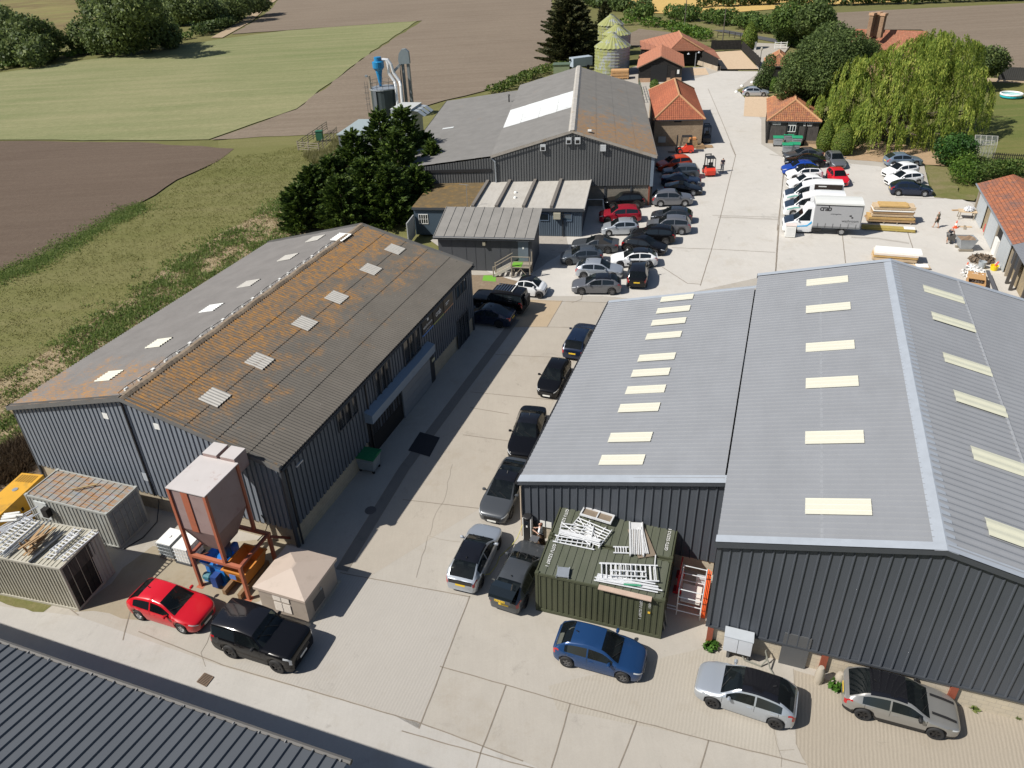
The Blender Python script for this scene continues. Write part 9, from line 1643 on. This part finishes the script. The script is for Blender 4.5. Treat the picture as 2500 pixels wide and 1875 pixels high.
for i, (k, x, y, a, L, m, lab) in enumerate((('O', 210, 960, -5, 1.4, wood_pal, 'short timber offcut lying above the trestle bench'), ('O', 330, 1290, -15, 1.2, tim_p, 'pale plank offcut below the trestle bench'), ('O', 480, 1340, 60, 1.0, wood_grey, 'grey offcut lying near the trough and bench'), ('P', 760, 480, -55, 1.5, wood_pal, 'timber length beside the dark rubble heap'), ('P', 590, 700, 15, 1.0, wood_grey, 'plank lying in front of the grey bucket'))):
 o = MB(Fr(P(k, x, y), R(a), .03)).box(0, L, 0, .22, 0, .08).build('timber_offcut', m); tag(o, lab, 'timber', 'timber offcuts')
hp = P('P', 660, 540); o = array_mesh('rubble_heap', mat('dark_rubble', (.16, .12, .085), .95, var=.5, scale=6), blobs([(hp[0], hp[1], .2, 1.0, .8, .35)], 420, .3, .8), 4); tag(o, 'heap of dark brown rubble outside the last sliding door', 'rubble')
t = MB(Fr(P('P', 655, 660), 0, .03)).lathe((0, 0, 0), [(.26, 0), (.33, .62), (.3, .62), (.25, .1), (0, .1)], 14).build('grey_bucket', mat('grey_plastic', (.33, .36, .38), .5)); tag(t, 'grey plastic dustbin beside the dark rubble heap', 'dustbin')
yb_ = Fr(P('P', 865, 690), 0, .03); t = thing('yellow_bucket', 'yellow bucket with a red tool in it by the last sliding door', 'bucket', yb_(0, 0)); MB(yb_).lathe((0, 0, 0), [(.25, 0), (.34, .42), (.3, .42), (.22, .08), (0, .08)], 14).build('tub', mat('yellow_tub', (.78, .58, .01), .4), t); MB(yb_).beam((0, 0, .35), (.3, .1, .7), .12, .05).build('red_tool', mat('red_tool', (.55, .05, .03), .5), t)
bgp = P('P', 500, 820); o = array_mesh('rubble_bag', mat('bag_white', (.68, .67, .65), .8, var=.08), blobs([(bgp[0], bgp[1], .5, .75, .9, .5), (bgp[0] - .3, bgp[1] - .9, .4, .6, .7, .42)], 900, .3, .9), 4); tag(o, 'bulging white woven rubble bags at the yard edge by the steel barn', 'bags')
f = Fr(P('P', 690, 1090), R(60), .03); t = thing('plywood_crate', 'open plywood crate with a dark gutter length laid across it', 'crate', f(.8, .6)); pw = mat('orange_ply', (.45, .26, .11), .7, var=.15, scale=3)
MB(f).box(0, 2.4, 0, .05, 0, .8).box(0, 2.4, 1.25, 1.3, 0, .8).build('long_side', pw, t); MB(f).box(0, .05, .05, 1.25, 0, .8).box(2.35, 2.4, .05, 1.25, 0, .8).build('short_side', pw, t); MB(f).box(.9, 2.4, .05, 1.25, .75, .8).build('lid', pw, t)
g2 = MB().beam(P('P', 960, 1190, .8), P('P', 770, 700, .5), .25, .12).build('gutter_length', mat('dark_grey_length', (.10, .10, .11), .5)); tag(g2, 'long dark grey metal length resting on the plywood crate', 'profile')
rc_ = MB(Fr(P('O', 860, 1380), 0, .03)).lathe((0, 0, 0), [(.16, 0), (.16, .75), (.06, .85), (.05, .95)], 12).build('red_gas_bottle', mat('gas_red', (.5, .04, .05), .5)); tag(rc_, 'red gas bottle standing between the pale sliding doors', 'bottle')
# poles, signs and gate along the lane
def upole(lab, k, bx_, by_, ty_, r=.13):
 g, h = px_h(PX(k, bx_, by_), PX(k, bx_, ty_)); t = MB(Fr(g, 0)).lathe((0, 0, 0), [(r, 0), (r * .8, h)], 8).build('utility_pole', mat('pole_wood', (.10, .085, .07), .9, var=.2)); tag(t, lab, 'pole', 'utility poles')
upole('utility pole standing in the scrub left of its twin', 'H', 1370, 215, -20); upole('utility pole beside the black fenced gravel parking', 'H', 1708, 395, 70)
lp = P('H', 2040, 620); t = thing('lamp_post', 'black lamp post with a lantern at the fence corner', 'lamp post', lp); MB(Fr(lp, 0)).lathe((0, 0, 0), [(.12, 0), (.07, .4), (.05, 3.2)], 8).build('post', black_p, t); MB(Fr(lp, 0)).lathe((0, 0, 3.2), [(.06, 0), (.2, .12), (.24, .5), (.12, .62), (0, .75)], 6).build('lantern', mat('lantern_glass', (.4, .38, .32), .3), t)
gp = P('I', 135, 385); t = MB(Fr(gp, 0)).box(-.2, .2, -.2, .2, 0, 1.5).lathe((0, 0, 1.5), [(.3, 0), (.3, .1), (0, .25)], 8).build('gate_pier', white_p); tag(t, 'white gate pier at the mouth of the drive beside the clipped cone', 'pier')
gt_ = Fr(P('I', 283, 380), R(-15), 0); t = thing('white_gate', 'white barred gate leaf across the lane end of the drive', 'gate', gt_(1, 0))
for z in (.2, .55, .9, 1.25): MB(gt_).box(0, 2.6, 0, .07, z, z + .1).build('bar', white_p, t)
for x in (0, 1.25, 2.5): MB(gt_).box(x, x + .12, -.01, .08, .1, 1.5).build('upright', white_p, t)
rail_fence('dark post and rail fence along the lane verge', [P('H', 1665, 340), P('H', 1770, 335), P('H', 1870, 352)], 1.2, 2, boards_black)
for i, (x, y, lab) in enumerate(((1835, 830, 'white painted stone at the left tip of the grass island'), (1885, 778, 'white painted stone on the upper edge of the grass island'), (1975, 745, 'white painted stone nearest the ivy bush'))):
 t = MB(Fr(P('H', x, y), i)).lathe((0, 0, 0), [(.3, 0), (.32, .12), (.2, .26), (0, .3)], 8).build('white_stone', white_p, smooth=60); tag(t, lab, 'stone', 'white stones round the grass island')
rail_fence('dark rail fence beside the black barn', [P('I', 580, 1085), P('I', 625, 1090)], 1.1, 3, boards_black); rail_fence('green metal rail along the right wall of the grey roofed barn', [P('E', 2095, 560), P('E', 2060, 420)], 1.6, 3, mat('green_rail', (.06, .10, .06), .6))
# old machinery and pallets below the dark conifers
sp_ = Fr(P('H', 440, 560), R(-5)); t = thing('rusty_implement', 'old grey farm implement parked under the dark conifers', 'implement', sp_(0, 0)); MB(sp_).box(-1.4, 1.2, -.6, .6, .9, 1.1).box(-1.4, -1.2, -.6, .6, .1, 2.2).box(1.0, 1.2, -.6, .6, .1, 2.0).build('frame', mat('implement_grey', (.12, .15, .16), .7, var=.3), t)
for x in (-1, .8): MB(sp_).lathe((x, -.7, .5), [(.5, -.1), (.5, .1)], 12, 'y').build('wheel', tyre_m, t)
gs = Fr(P('E', 1295, 310), R(-8)); t = thing('green_shed', 'small pale green shed behind the grey roofed barn', 'shed', gs(1, 1)); MB(gs).box(0, 3.2, 0, 2.2, 0, 1.9).build('wall', mat('sage_boards', (.2, .24, .14), .8), t); MB(gs).box(-.15, 3.35, -.15, 2.35, 1.9, 2.0).build('roof', mat('sage_roof', (.09, .13, .09), .7), t)
wt2 = Fr(P('E', 1540, 250), R(20), 0); t = thing('pale_trailer', 'pale blue topped trailer behind the ridge of the grey roofed barn', 'trailer', wt2(0, 0)); MB(wt2).box(-2.2, 2.2, -1, 1, .6, 2.3).build('body', mat('pale_blue_panel', (.36, .42, .48), .5, var=.1), t)
for x in (-1.2, 1.2): MB(wt2).lathe((x, -1.0, .4), [(.4, -.1), (.4, .1)], 12, 'y').build('wheel', tyre_m, t)
